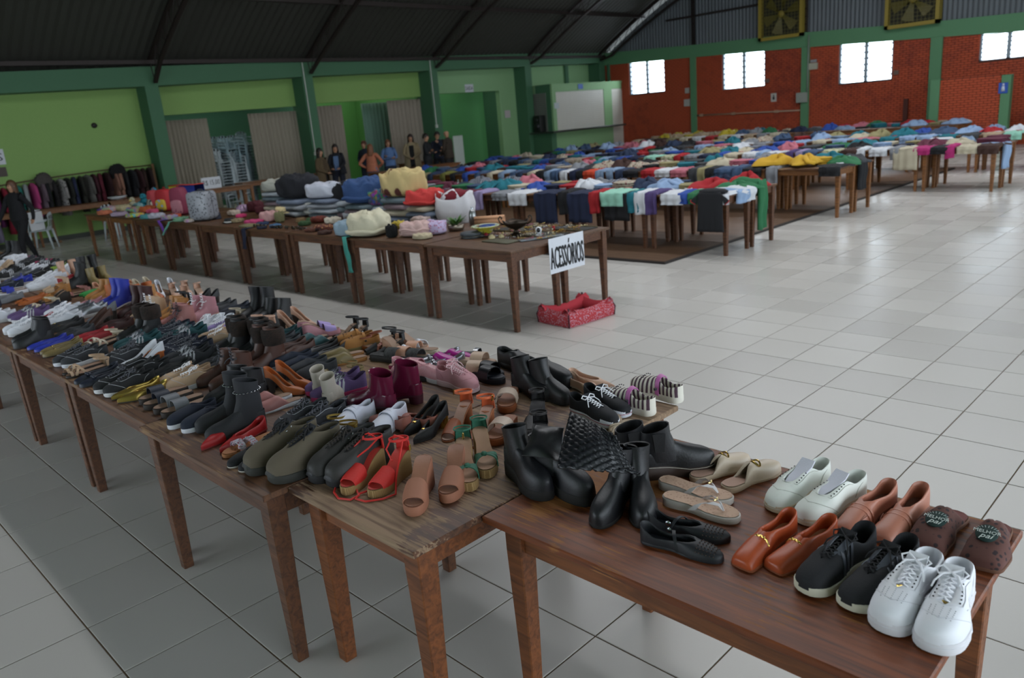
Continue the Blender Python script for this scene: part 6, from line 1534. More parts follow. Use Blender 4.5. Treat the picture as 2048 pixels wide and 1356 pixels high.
# suitcase
p, AZ = onA(392, 444); s = ppm(p); sw = 48/s; hh = 56/s; sc_ = thing('suitcase', 'small speckled grey hard-shell suitcase standing on the table', 'suitcase', (p.x, min(p.y+.16, 5.7), AZ+.001), R(28))
GR = mat('#8a8d94', .35, 0, 'blot', '#33363c', 26, .05)
for s_ in (-1, 1):
    mb = MB(); rows = []
    for y, i_ in ((0, 0), (.11, 0), (.14, .012), (.155, .04)):
        w2, h2 = sw/2-i_, hh/2-i_; rows.append([(w2*abs(cos(a))**.25*(1 if cos(a) > 0 else -1), s_*y, hh/2+.02+h2*abs(sin(a))**.25*(1 if sin(a) > 0 else -1)) for a in [2*pi*(k+.5)/32 for k in range(32)]])
    mb.grid(rows, True, False, True); link('shell', mb.mesh('shell'), GR, sc_)
mb = MB(); mb.tube([(sw/2*.99*abs(cos(a))**.25*(1 if cos(a) > 0 else -1), 0, hh/2+.02+hh/2*abs(sin(a))**.25*(1 if sin(a) > 0 else -1)) for a in [2*pi*(k+.5)/32 for k in range(32)]], .008, 5, True); link('zip', mb.mesh('zip'), mat('#55585e', .5), sc_)
mb = MB(); mb.tube([(-.05, 0, hh+.02), (-.045, 0, hh+.045), (.045, 0, hh+.045), (.05, 0, hh+.02)], .008, 6); link('handle', mb.mesh('handle'), mat('#3a3c40', .5), sc_)
for a, b_ in ((-1, -1), (1, -1), (-1, 1), (1, 1)): mb = MB(); mb.blob((a*sw*.36, b_*.08, .012), .02, .012, .012, 8, 6); link('wheel', mb.mesh('wheel'), MDK, sc_)
# backpacks, toys, play tent, helmet, picture frame
def backpack(px, py, wpx, hpx, m1, m2, label, rz=.5):
    p, AZ = onA(px, py); s = ppm(p); w_, h_ = wpx/s/2, hpx/s; rt = thing('backpack', label, 'backpack', (p.x, min(p.y+.12, 5.75), AZ+.001), rz)
    mb = MB(); rows = []
    for y, i_ in ((-.10, .03), (-.085, .008), (0, 0), (.07, .005), (.08, .03)): rows.append([((w_-i_)*abs(cos(a))**.5*(1 if cos(a) > 0 else -1), y, h_/2+(h_/2-i_)*abs(sin(a))**(.8 if sin(a) > 0 else .4)*(1 if sin(a) > 0 else -1)) for a in [2*pi*k/24 for k in range(24)]])
    mb.grid(rows, True, True, True); link('body', mb.mesh('body'), m1, rt)
    mb = MB(); rows = []
    for y, i_ in ((-.14, .02), (-.13, .004), (-.095, 0)): rows.append([((w_*.75-i_)*abs(cos(a))**.5*(1 if cos(a) > 0 else -1), y, h_*.3+(h_*.26-i_)*abs(sin(a))**.5*(1 if sin(a) > 0 else -1)) for a in [2*pi*k/20 for k in range(20)]])
    mb.grid(rows, True, True); link('front_pocket', mb.mesh('front_pocket'), m2, rt)
    mb = MB(); mb.tube([(-.03, .02, h_-.005), (-.02, .02, h_+.03), (.02, .02, h_+.03), (.03, .02, h_-.005)], .006, 5); link('handle', mb.mesh('handle'), m1, rt)
backpack(352, 432, 34, 56, mat('#7d2c44', .7), mat('#a36a74', .7, 0, 'blot', '#7a2a4a', 20), 'rounded dark pink backpack with a floral pocket left of the suitcase')
backpack(322, 424, 36, 44, mat('#a8242c', .7), mat('#c2a83a', .7, 0, 'blot', '#7a9ac0', 12), 'red and yellow child backpack beside the pink one', .3)
backpack(300, 422, 18, 40, mat('#a3343c', .7), mat('#b9b4a4', .7, 0, 'stripe', '#1c1c20', 9), 'narrow red and striped toy bag left of the yellow backpack', .2)
def plush(px, py, body, acc, label, r_=.09, dz=0, nm='plush_toy', lift=0):
    p, AZ = onA(px, py+int(dz*110)); rt = thing(nm, label, 'toy', (p.x, min(p.y+.1, 5.7), AZ+dz+.001), -.9); m_ = mat(body, .95, 0, 'fur', None, 20, .4); a_ = mat(acc, .8)
    mb = MB(); mb.blob((0, 0, r_*.85), r_*.95, r_*.85, r_*.95, 14, 9, .08, 2, zmin=0); link('body', mb.mesh('body'), m_, rt)
    mb = MB(); mb.blob((r_*.1, 0, r_*2.1), r_*.7, r_*.7, r_*.66, 14, 9, .05, 4); link('head', mb.mesh('head'), m_, rt)
    mb = MB(); mb.blob((r_*.8, 0, r_*1.95), r_*.3, r_*.32, r_*.18, 10, 6); link('muzzle', mb.mesh('muzzle'), a_, rt)
    for s_ in (-1, 1):
        mb = MB(); mb.blob((r_*.62, s_*r_*.28, r_*2.3), r_*.12, r_*.12, r_*.14, 8, 6); link('eye', mb.mesh('eye'), MDK, rt)
        mb = MB(); mb.blob((r_*.6, s_*r_*.75, r_*.9), r_*.55, r_*.3, r_*.3, 10, 6, zmin=0); link('arm', mb.mesh('arm'), m_, rt)
        mb = MB(); mb.blob((r_*.85, s_*r_*.5, r_*.25), r_*.5, r_*.32, r_*.28, 10, 6, zmin=0); link('foot', mb.mesh('foot'), a_, rt)
plush(258, 418, '#b9b49a', '#c2a02c', 'cream plush duck with yellow feet', .085); plush(278, 414, '#2a8a9c', '#2f92a4', 'turquoise plush toy behind the duck', .10)
plush(322, 384, '#22809a', '#b3a25a', 'round turquoise plush toy perched on top of the toy pile', .085, .16)
soft('baby_clothes_pile', 320, 402, 46, 28, mat('#a86a4a', .9, 0, 'multi', '#b94a4a', 14), 'pile of bright toy fabric under the turquoise plush toy', 'clothes', 0, seed=39)
for i, (px, py, w_, h_, hx, lb, nm_) in enumerate([(470, 446, 26, 9, '#8a7a5c', 'small beige purse left of the khaki wallet', 'purse'), (462, 432, 26, 12, '#b8a89a', 'cream cosmetic bag behind the black cap', 'pouch'), (478, 436, 22, 8, '#c4386a', 'raspberry pink pouch behind the wallet', 'pouch'),
    (520, 428, 30, 16, '#4c1620', 'oxblood evening bag behind the pink handbag', 'handbag'), (548, 424, 24, 18, '#b09a52', 'mustard toy bag behind the olive pouch', 'handbag'), (520, 452, 26, 8, '#22304c', 'navy scarf piece beside the sunglasses', 'scarf'), (546, 456, 24, 8, '#3c5c7c', 'steel blue glasses case among the sunglasses', 'glasses_case'),
    (604, 452, 26, 10, '#2f4a2a', 'dark green flattened cloth cap below the green cap', 'cap'), (632, 446, 34, 14, '#6a2a1c', 'russet scarf right of the green cap', 'scarf'), (640, 470, 30, 8, '#3c241c', 'dark brown belt bundle at the table edge', 'belt'), (618, 464, 30, 8, '#5a3426', 'chestnut belt bundle right of the sunglasses', 'belt'),
    (660, 448, 34, 14, '#b9b0a0', 'ivory lace cloth behind the pale blue cushion', 'folded_cloth'), (690, 456, 36, 16, '#c4c4bc', 'white embroidered cloth behind the cream bedspread', 'folded_cloth'), (700, 440, 44, 18, '#a8aab0', 'pale grey sheet under the white duvet', 'folded_sheet'), (760, 436, 40, 14, '#b86a84', 'pink trimmed cloth behind the cream bedspread', 'folded_cloth'),
    (742, 448, 30, 14, '#a8401f', 'orange-red cloth edge beside the bedspread', 'folded_cloth'), (792, 458, 30, 16, '#b7a23c', 'yellow flowered cloth behind the black cushion', 'folded_cloth'), (835, 452, 40, 20, '#b9a39c', 'blush pink sheet behind the pale pink quilt', 'folded_sheet'), (500, 462, 20, 6, '#141a2c', 'dark blue necktie roll at the table edge', 'necktie')]):
    soft(nm_, px, py, w_, h_, C(hx, .2) if i % 4 else mat(hx, .9, 0, 'blot', '#3c3230', 40), lb, nm_.replace('_', ' '), 0, seed=60+i)
BABY = [(215, 426, 36, 14, '#b9878a'), (200, 431, 30, 10, '#b5684a'), (238, 424, 34, 14, '#b9ae8a'), (262, 428, 36, 14, '#a88a5a'), (290, 426, 34, 14, '#b45a30'), (226, 434, 34, 9, '#9a8a9c'), (252, 437, 36, 9, '#b9a53c'), (280, 440, 34, 10, '#4a8a8c'), (306, 438, 34, 12, '#a8a8b4'), (332, 440, 34, 10, '#8a7aa0'), (356, 444, 30, 10, '#6f9a7c'), (300, 428, 24, 10, '#b84a6a'), (186, 424, 20, 8, '#24408c'), (345, 436, 24, 8, '#b44a2c'), (272, 418, 20, 12, '#7aa0a4'), (372, 446, 20, 8, '#a89a8a')]
BN = ['pale pink', 'orange', 'cream', 'mustard', 'bright orange', 'lilac-grey', 'yellow', 'teal', 'pale grey', 'violet', 'mint', 'raspberry', 'royal blue', 'vermilion', 'aqua', 'sand']
for i, (px, py, w_, h_, hx) in enumerate(BABY):
    soft('baby_garment', px, py, w_, h_, mat(hx, .9, 0, 'multi', hx, 18) if i % 3 == 0 else C(hx), f'{BN[i]} baby garment in the heap at the left end of the accessories row', 'baby clothes', 0, seed=40+i, group='baby clothes at the left end')
p, AZ = onA(385, 396); tn = thing('toy_storage_box', 'blue, yellow and red fabric toy box behind the suitcase', 'toy box', (p.x, 5.75, AZ+.001), .35); q_ = ppm((p.x, 5.6, AH))
tw, thh = 62/q_, 46/q_
for (x0, x1, hx, nm_) in ((-tw*.62, -tw*.2, '#b9a92c', 'yellow_panel'), (-tw*.2, tw*.5, '#1d2f7c', 'blue_panel')):
    mb = MB(); rows = []
    for i in range(7): f = i/6; x = x0+(x1-x0)*f; rows.append([(x, -.12, 0.0), (x, -.14-.01*sin(i*2), thh*.5), (x, -.12, thh), (x, .12, thh), (x, .12, 0)])
    mb.grid(rows, True); link(nm_, mb.mesh(nm_), mat(hx, .6), tn)
mb = MB(); mb.tube([(-tw*.62, -.125, thh), (-tw*.2, -.125, thh*1.02), (tw*.5, -.125, thh), (tw*.5, .12, thh)], .012, 6); mb.tube([(-tw*.2, -.13, 0.01), (-tw*.2, -.14, thh)], .01, 6); link('red_binding', mb.mesh('red_binding'), mat('#b3382c', .6), tn)
mb = MB(); mb.tube([(-tw*1.0, -.12, thh*.62), (-tw*.5, -.13, thh*.66)], .012, 6); link('blue_arm', mb.mesh('blue_arm'), mat('#2a44b4', .5), tn)
p, AZ = onA(487, 424); hm = thing('bicycle_helmet', 'pale lilac child bicycle helmet with black vents', 'helmet', (p.x, min(p.y, 5.75), AZ+.001), .3); mb = MB(); mb.lathe([(.105, .0), (.11, .03), (.10, .08), (.07, .115), (.03, .13), (0, .132)], 22, sy=1.2); link('shell', mb.mesh('shell'), mat('#a88aa8', .3), hm)
mb = MB()
for k in range(5):
    a = R(-150+30*k); mb.tube([(.108*cos(a), .12*sin(a), .05), (.09*cos(a), .10*sin(a), .095), (.05*cos(a), .055*sin(a), .123)], [.006, .011, .004], 6)
link('vents', mb.mesh('vents'), MDK, hm)
p, AZ = onA(440, 418); fr = thing('picture_frame', 'leaning brown and white picture frame right of the suitcase', 'frame', (p.x, 5.7, AZ+.01), 0, None, (R(-62+90-25), 0, R(-35)))
mb = bevel_box(-.13, 0, -.0, .13, .015, .34, .003); link('back', mb.mesh('back'), mat('#5c2a1a', .6), fr); mb = MB(); mb.box(-.13, -.02, 0, -.105, 0, .34); mb.box(.105, -.02, 0, .13, 0, .34); mb.box(-.13, -.02, 0, .13, 0, .025); mb.box(-.13, -.02, .315, .13, 0, .34); link('rim', mb.mesh('rim'), mat('#b9bcc4', .5), fr)
# sign ACESSÓRIOS hanging at the table end
a, b_, c_ = atX(1067/4.52+860, 380+440/4.52, -.245), atX(1380/4.52+860, 380+375/4.52, -.245), atX(1090/4.52+860, 380+765/4.52, -.245)
sgn_ = thing('cardboard_sign', 'white sign reading ACESSÓRIOS hanging from the table end', 'sign', (-.245, (a.y+b_.y)/2, 0)); wS = (b_.y-a.y); z1 = (a.z+b_.z)/2; z0 = c_.z
mb = MB(); mb.box(0, -wS/2, z0, .004, wS/2, z1); link('board', mb.mesh('board', False), mat('#d5d8e0', .6, bump=.02), sgn_)
me = text_mesh('lettering', 'ACESSÓRIOS', .20, .0006); xs_ = [v.co.x for v in me.vertices]; wd = max(xs_)-min(xs_); ys_ = [v.co.y for v in me.vertices]; ht = max(ys_)-min(ys_)
fx = wS*.95/wd; fy = (z1-z0)*.78/ht
for v in me.vertices: v.co.x = (v.co.x-(max(xs_)+min(xs_))/2)*fx; v.co.y = (v.co.y-(max(ys_)+min(ys_))/2)*fy; v.co.z *= 1
# thicken strokes a little by a second, offset copy
o = link('lettering', me, mat('#15161a', .7), sgn_, (.0052, 0, (z0+z1)/2+.005)); o.rotation_euler = (R(90), 0, R(90))
for dy in (.0025, -.0025, .005, -.005): o2 = link('lettering', me, mat('#15161a', .7), sgn_, (.0051, dy, (z0+z1)/2+.005)); o2.rotation_euler = (R(90), 0, R(90))
mb = MB(); mb.box(-.0015, -.02, z1-.0, .0015, .02, AH-.02); link('tape', mb.mesh('tape'), mat('#b9b09a', .5), sgn_)
# pet bed
cs = [at(1074, 652, 0), at(1128, 664, 0), at(1222, 634, 0), at(1165, 606, 0)]
c0 = sum(cs, Vector())/4; ex = (cs[2]-cs[1]); ang = math.atan2(ex.y, ex.x); bl_ = ex.length*.98; bwd = .46
pb = thing('pet_bed', 'red patterned cushioned pet bed on the tiles below the sign', 'pet bed', (c0.x, c0.y+.04, .001), ang)
PB = mat('#a8353c', .9, 0, 'blot', '#b9a4b4', 70, .15); PI = mat('#b83440', .9, 0, 'cloth')
mb = MB(); mb.box(-bl_/2+.05, -bwd/2+.05, .002, bl_/2-.05, bwd/2-.05, .05); link('base_cushion', mb.mesh('base_cushion'), mat('#3a1a20', .9), pb)
def wall_seg(x0, y0, x1, y1, nm):
    mo = MB(); mi = MB(); ro = []; ri = []; d_ = Vector((x1-x0, y1-y0, 0)); n_ = Vector((d_.y, -d_.x, 0)).normalized()
    for i in range(11):
        f = i/10; p = Vector((x0, y0, 0))+d_*f; hh_ = .135+.05*abs(2*f-1)**2.2; t_ = .055+.012*sin(pi*f)
        ro.append([p+n_*(t_*.9)+Vector((0, 0, 0.0)), p+n_*t_*1.15+Vector((0, 0, hh_*.4)), p+n_*t_*.8+Vector((0, 0, hh_*.85)), p+Vector((0, 0, hh_))])
        ri.append([p+Vector((0, 0, hh_)), p-n_*t_*.9+Vector((0, 0, hh_*.8)), p-n_*t_*1.1+Vector((0, 0, hh_*.4)), p-n_*t_*.9+Vector((0, 0, 0.01))])
    mo.grid(ro); mi.grid(ri); link('outer_cover', mo.mesh('outer_cover'), PB, pb); link('inner_lining', mi.mesh('inner_lining'), PI, pb)
X_, Y_ = bl_/2-.055, bwd/2-.055; e_ = .05
wall_seg(-X_-e_, -Y_, X_+e_, -Y_, 'a'); wall_seg(X_, -Y_-e_, X_, Y_+e_, 'b'); wall_seg(X_+e_, Y_, -X_-e_, Y_, 'c'); wall_seg(-X_, Y_+e_, -X_, -Y_-e_, 'd')
for sx in (-1, 1):
    for sy in (-1, 1): mb = MB(); mb.tube([(sx*(X_+.05), sy*(Y_+.05), 0), (sx*(X_+.06), sy*(Y_+.06), .09), (sx*(X_+.02), sy*(Y_+.02), .185)], .009, 5); link('corner_piping', mb.mesh('corner_piping'), mat('#4a1a28', .8), pb)
# ================================================================ PEOPLE
SKIN = mat('#b08468', .55, 0, 'plain', bump=.02)
def person(label, px, py, X, htot, face, top, bottom, hair, arms='down', hairlen='long', legs='stand', coat=None, scarf=None, shoes='#1a1818', z0=0, bald=False, glasses=False, headyaw=0):
    """px, py: head centre in the photograph at depth X; face: heading of the body"""
    hc = atX(px, py, X); s = htot/1.70
    root = thing('person', label, 'person', (hc.x, hc.y, z0), R(face))
    shirt = top
    if coat: top = coat[0]
    me = bpy.data.meshes.new('body'); V = []; E_ = []; Rr = []; G = []
    def v(x, y, z, r, g): V.append((x*s*1.06, y*s*(1.14 if g else 1.0), z*s)); Rr.append(r*s*(1.14 if g else 1.0)); G.append(g); return len(V)-1
    def e(a, b_): E_.append((a, b_))
    pel = v(0, 0, .95, .135, 2); wa = v(0, 0, 1.10, .12, 1); ch = v(.01, 0, 1.27, .135, 1); sh = v(0, 0, 1.40, .09, 1); nk = v(.0, 0, 1.475, .048, 0)
    h1 = v(.012, 0, 1.545, .068, 0); h2 = v(.008, 0, 1.62, .082, 0); h3 = v(0, 0, 1.665, .062, 0)
    for a, b_ in ((pel, wa), (wa, ch), (ch, sh), (sh, nk), (nk, h1), (h1, h2), (h2, h3)): e(a, b_)
    nose = v(.088, 0, 1.585, .012, 0); e(h2, nose)
    hands = []
    for q in (-1, 1):
        s0 = v(0, q*.145, 1.385, .062, 1); e(sh, s0)
        if arms == 'down': el = (-.02, q*.21, 1.12); wr = (.05, q*.22, .88)
        elif arms == 'hips': el = (-.10, q*.33, 1.14); wr = (.03, q*.17, 1.02)
        elif arms == 'cross': el = (.06, q*.21, 1.13); wr = (.17, -q*.05, 1.17+.03*q)
        elif arms == 'front': el = (.02, q*.22, 1.13); wr = (.20, q*.05, 1.02)
        elif arms == 'reach': el = (.12, q*.20, 1.15); wr = (.34, q*.10, 1.05)
        elif arms == 'chin': el = ((.10, q*.19, 1.12)); wr = (.17, q*.04, 1.36) if q > 0 else (.17, .06, 1.13)
        elif arms == 'swing': el = (-.12*q-.02, q*.21, 1.13); wr = (.02-.17*q+.05, q*.22, .93)
        E1 = v(*el, .045, 1); W1 = v(*wr, .032, 1 if arms != 'down' else 1); e(s0, E1); e(E1, W1)
        d = (Vector(wr)-Vector(el)).normalized(); lat = d.cross(Vector((0, 0, 1)) if abs(d.z) < .8 else Vector((1, 0, 0))).normalized()
        pm_ = Vector(wr)+d*.06; P0 = v(*pm_, .026, 0); e(W1, P0)
        for k_ in range(4):
            b0 = pm_+lat*(.028-.018*k_)+d*.02; tip = b0+d*(.05-.008*abs(k_-1.3))+lat.cross(d)*.02
            a_ = v(*b0, .0095, 0); c_ = v(*tip, .008, 0); e(P0, a_); e(a_, c_)
        t0 = Vector(wr)+d*.03+lat*.03; t1 = t0+lat*.025+d*.03; a_ = v(*t0, .011, 0); c_ = v(*t1, .009, 0); e(P0, a_); e(a_, c_)
        hp = v(0, q*.09, .88, .095, 2); e(pel, hp)
        if legs == 'walk': kn = (.16*q+.02, q*.09, .50); an = (.22*q-.06, q*.09, .09)
        else: kn = (.02, q*.10, .49); an = (-.01, q*.11, .09)
        K1 = v(*kn, .062, 2); A1 = v(*an, .042, 2); F1 = v(an[0]+.09, an[1]+q*.01, .045, .040, 3); F2 = v(an[0]+.17, an[1]+q*.02, .035, .030, 3)
        for a, b_ in ((hp, K1), (K1, A1), (A1, F1), (F1, F2)): e(a, b_)
    me.from_pydata(V, E_, []); o = bpy.data.objects.new('body', me); col.objects.link(o)
    md = o.modifiers.new('sk', 'SKIN'); md.use_smooth_shade = True
    for i, sv in enumerate(me.skin_vertices[0].data): sv.radius = (Rr[i]*(1.0 if G[i] != 1 or Rr[i] < .07*s else .82), Rr[i]*(1.0 if i not in (1, 2) else 1.25)); sv.use_root = (i == 0)
    o.modifiers.new('ss', 'SUBSURF').levels = 1
    dg = bpy.context.evaluated_depsgraph_get(); m2 = bpy.data.meshes.new_from_object(o.evaluated_get(dg)); bpy.data.objects.remove(o); m2.name = 'body'
    mats = [SKIN, top, bottom, mat(shoes, .5)]
    m2.materials.clear()
    for p_ in m2.polygons:
        c = p_.center; best = min(range(len(V)), key=lambda i: (Vector(V[i])-c).length-Rr[i]*.85); p_.material_index = G[best]; p_.use_smooth = True
    b_ = link('body', m2, mats, root)
    # face
    mb = MB()
    for q in (-1, 1): mb.blob((.082*s, q*.030*s, 1.602*s), .008*s, .013*s, .007*s, 8, 5)
    link('eyes', mb.mesh('eyes'), mat('#241812', .4), root)
    mb = MB(); mb.blob((.078*s, 0, 1.545*s), .008*s, .022*s, .006*s, 8, 5); link('mouth', mb.mesh('mouth'), mat('#8a4a40', .5), root)
    mb = MB()
    for q in (-1, 1): mb.blob((0, q*.080*s, 1.59*s), .02*s, .012*s, .03*s, 8, 6)
    link('ears', mb.mesh('ears'), SKIN, root)
    if not bald:
        mb = MB(); rows = []; n = 20; low = {'long': 1.36, 'mid': 1.44, 'short': 1.57}[hairlen]
        for i in range(10):
            f = i/9; row = []
            for k in range(n):
                a = 2*pi*k/n; front = cos(a)
                zlow = low if front < .35 else 1.63 if front > .75 else low+(1.63-low)*((front-.35)/.4)
                z = 1.725+(zlow-1.725)*f; r_ = .098*math.sqrt(max(0, 1-max(0, (z-1.62)/.108)**2)) if z > 1.62 else .098-(.010 if hairlen == 'short' else -.008)*(1.62-z)/.2
                row.append(((r_*cos(a)-.010)*s, r_*.93*sin(a)*s*(1+.04*sin(a*9)), z*s))
            rows.append(row)
        mb.grid(rows, True, True); h_ = link('hair', mb.mesh('hair'), mat(hair, .5, 0, 'fur', None, 14, .4), root)
        md = h_.modifiers.new('t', 'SOLIDIFY'); md.thickness = .006
    if glasses:
        mb = MB()
        for q in (-1, 1): mb.tube([((.093)*s, (q*.03+.017*cos(a))*s, (1.602+.014*sin(a))*s) for a in [2*pi*k/10 for k in range(10)]], .002*s, 4, True)
        link('glasses', mb.mesh('glasses'), MDK, root)
    def skirt(z1, z0_, r1, r0, mt, nm, open_=0):
        mb = MB(); rows = []
        for i in range(9):
            f = i/8; z = z1+(z0_-z1)*f; r_ = r1+(r0-r1)*f; row = []
            for k in range(25):
                a = open_+(2*pi-2*open_)*k/24; row.append(((r_*.82*cos(a)*(1+.03*sin(a*8+i)))*s, r_*1.12*sin(a)*(1+.03*sin(a*7))*s, z*s))
            rows.append(row)
        mb.grid(rows); o = link(nm, mb.mesh(nm), mt, root); md = o.modifiers.new('t', 'SOLIDIFY'); md.thickness = .012
    if coat:
        skirt(1.36, coat[1], .165, coat[2]*1.2, coat[0], 'coat', .30)
        mb = MB(); mb.grid([[(.13*s, y*s, 1.38*s), (.152*s, y*s, 1.2*s), (.150*s, y*s, .98*s)] for y in (-.07, -.03, .03, .07)]); link('shirt_front', mb.mesh('shirt_front'), shirt, root)
    else: skirt(1.12, .90, .15, .172, top, 'shirt_hem', 0)
    mb = MB(); mb.tube([(.05*cos(a)*s, .055*sin(a)*s, (1.45+.012*cos(a))*s) for a in [2*pi*k/14 for k in range(14)]], .014*s, 6, True); link('collar', mb.mesh('collar'), coat[0] if coat else top, root)
    return root
K_ = lambda h: mat(h, .9, 0, 'cloth', bump=.08)
person('woman in black walking past the far end of the shoe table', 22, 372, -13.2, 1.66, -60, K_('#101014'), K_('#101014'), '#5a3a22', 'swing', 'mid', 'walk')
person('woman in an olive brown coat at the left of the group', 637, 292, -14.6, 1.66, 20, K_('#4a3c2a'), K_('#2a2622'), '#1c120e', 'front', 'long', coat=(K_('#54452f'), .62, .20))
person('woman in a dark jacket over a light blue shirt, facing the olive coat', 668, 284, -15.2, 1.72, -40, K_('#5a7296'), K_('#1c2030'), '#241812', 'reach', 'mid', coat=(K_('#14161e'), .86, .19))
person('person with reddish hair behind the woman in salmon', 726, 280, -16.4, 1.72, -70, K_('#18202f'), K_('#18202f'), '#5a2c16', 'front', 'short')
person('woman in a salmon sweater with her hands on her hips, seen from behind', 739, 290, -14.4, 1.64, 130, K_('#a8664c'), mat('#4c6580', .9, 0, 'denim', '#34486a', 9), '#7a4a2a', 'hips', 'long')
person('woman in a light blue sweater with folded arms', 774, 277, -15.6, 1.70, -35, K_('#54709c'), K_('#232a3c'), '#6a3e22', 'cross', 'mid')
person('woman in a long cream coat with hands clasped', 819, 264, -15.4, 1.80, -40, K_('#1a1a1c'), K_('#28282c'), '#2c1610', 'front', 'long', coat=(K_('#9a8a6c'), .62, .21))
person('man in a black jacket turned to the two others', 850, 264, -14.6, 1.78, 30, K_('#17191d'), K_('#17191d'), '#20150f', 'cross', 'short')
person('man with glasses and a hand raised to his chin', 873, 262, -15.4, 1.80, -50, K_('#1a2030'), K_('#15171f'), '#1c1512', 'chin', 'short', glasses=True)
person('bald man in a brown jacket', 892, 252, -14.2, 1.86, 200, K_('#33291f'), K_('#1d1b1a'), '#1c1512', 'front', 'short', bald=True)

# ================================================================ FURNITURE AND THINGS ALONG THE GREEN WALL
HL = .87
def side_table(y0, y1, x0, x1, h, label, leg=MLEGO):
    return table(x0, x1, y0, y1, h, label, mat('#7a4e2c', .45, 0, 'wood', '#5a3518', 9, .2), leg)
side_table(2.6, 4.35, -16.75, -16.15, HL, 'left one of the brown tables in front of the coat rack')
side_table(4.38, 6.1, -16.75, -16.15, HL, 'middle one of the brown tables in front of the coat rack')
side_table(6.12, 7.7, -16.75, -16.15, HL, 'right one of the brown tables in front of the coat rack')
side_table(8.0, 9.3, -15.3, -14.7, .93, 'brown table with the price sign, left of the plastic chair')
side_table(9.5, 12.2, -16.3, -15.75, .93, 'long brown table in front of the beige curtains', MLEGO)
side_table(12.5, 15.6, -14.1, -13.5, .86, 'brown table behind which the group is standing', MLEGO)
side_table(15.2, 17.1, -16.2, -15.7, .9, 'brown table at the right of the group near the green door', MLEGO)
# rack
RX = -16.98
rk = thing('coat_rack', 'long brown clothes rack against the light green wall', 'rack', (RX, 5, 0)); 
pz = [(2.2, 1.46), (4.0, 1.50), (4.9, 1.56), (6.4, 1.62), (7.65, 1.63)]
mb = MB(); mb.tube([(0, y-5, z) for y, z in pz], .017, 8); link('rail', mb.mesh('rail'), mat('#4a3420', .5), rk)
for y in (2.2, 4.95, 7.65):
    mb = MB(); z = ip(pz, y); mb.box(-.025, y-5-.03, 0, .025, y-5+.03, z+.03); link('post', mb.mesh('post', False), mat('#74502c', .5), rk)
    mb = MB(); mb.box(-.17, y-5-.03, 0, .3, y-5+.03, .05); link('foot', mb.mesh('foot', False), mat('#74502c', .5), rk)
RC = ['#26262a', '#5c564c', '#1a1a1c', '#141416', '#17171a', '#1b1b1e', '#1e2464', '#3a3424', '#20281e', '#7a7286', '#5a1e50', '#8c1a30', '#8c1a30', '#1c7068', '#8a8e90', '#a83a70', '#60505a', '#18181b', '#1d1a1c', '#8e8a88', '#20221e', '#1d2440', '#24241e', '#5a5854', '#3c1420', '#5a1828', '#2a0e12', '#7a5446', '#8c6452', '#17171a', '#1b1a20', '#321418', '#2e1a14', '#2a1818']
RN = ['charcoal', 'taupe', 'black', 'jet black', 'soft black', 'deep black', 'royal blue', 'dark olive', 'dark green', 'grey lilac', 'plum', 'crimson', 'ruby red', 'long teal', 'silver grey', 'bright pink', 'mauve', 'inky black', 'short black', 'black and white patterned', 'blackish green', 'navy', 'dark khaki', 'stone grey', 'dark maroon', 'wine red', 'very dark brown', 'tan', 'dusty rose', 'matt black', 'midnight', 'dark burgundy', 'chestnut', 'dark plum']
for i in range(len(RC)):
    y = 2.35+i*.157; L_ = 1.25 if i in (9, 13) else 1.1 if i in (11, 12) else .8+.12*sin(i*2.1); zt = ip(pz, y)-.06
    gt = thing('hanging_garment', f'{RN[i]} garment hanging on the clothes rack', 'clothes', (RX, y, zt), .25*sin(i*1.7), 'garments on the clothes rack')
    mb = MB(); rows = []
    for f, w_, t_ in ((0, .05, .03), (.03, .13, .04), (.09, .20, .05), (.3, .17, .05), (.55, .18, .055), (.8, .20, .06), (1, .22, .065)):
        z = -f*L_; rows.append([(w_*abs(cos(a))**.8*(1 if cos(a) > 0 else -1), t_*sin(a)*(1+.25*sin(a*5+i+f*3)), z+.01*sin(a*3+i)*f) for a in [2*pi*k/16 for k in range(16)]])
    mb.grid(rows, True, True, True); mt_ = mat(RC[i], .9, 0, 'blot' if i in (19,) else 'cloth', '#101010' if i == 19 else None, 20, .1); link('body', mb.mesh('body'), mt_, gt)
    for s_ in (-1, 1):
        mb = MB(); mb.tube([(s_*.17, 0, -.07), (s_*.215, .0, -.25), (s_*.22, .01, -.48)], [.045, .042, .036], 8); link('sleeve', mb.mesh('sleeve'), mt_, gt)
    mb = MB(); mb.tube([(0, 0, .0), (0, 0, .04), (.0, .0, .06)], .004, 4); mb.tube([(-.12, 0, -.03), (0, 0, .01), (.12, 0, -.03)], .006, 5); link('hanger', mb.mesh('hanger'), mat('#3a3a3c', .5), gt)
for (px, py, hx, lb, r_) in ((88, 362, '#4a4442', 'grey padded hood slung over the clothes rail', .2), (236, 345, '#0d0c0e', 'bulky black fur hung on top of the rail', .22)):
    p = atX(px, py, RX+.08); o = thing('hood', lb, 'clothes', tuple(p)); mb = MB(); mb.blob((0, 0, 0), .10, r_, r_*1.0, 14, 9, .25, 3); mb.blob((.02, r_*.4, -r_*.8), .08, r_*.6, r_*.6, 12, 8, .2, 5); link('body', mb.mesh('body'), mat(hx, .95, 0, 'fur', None, 16, .4), o)
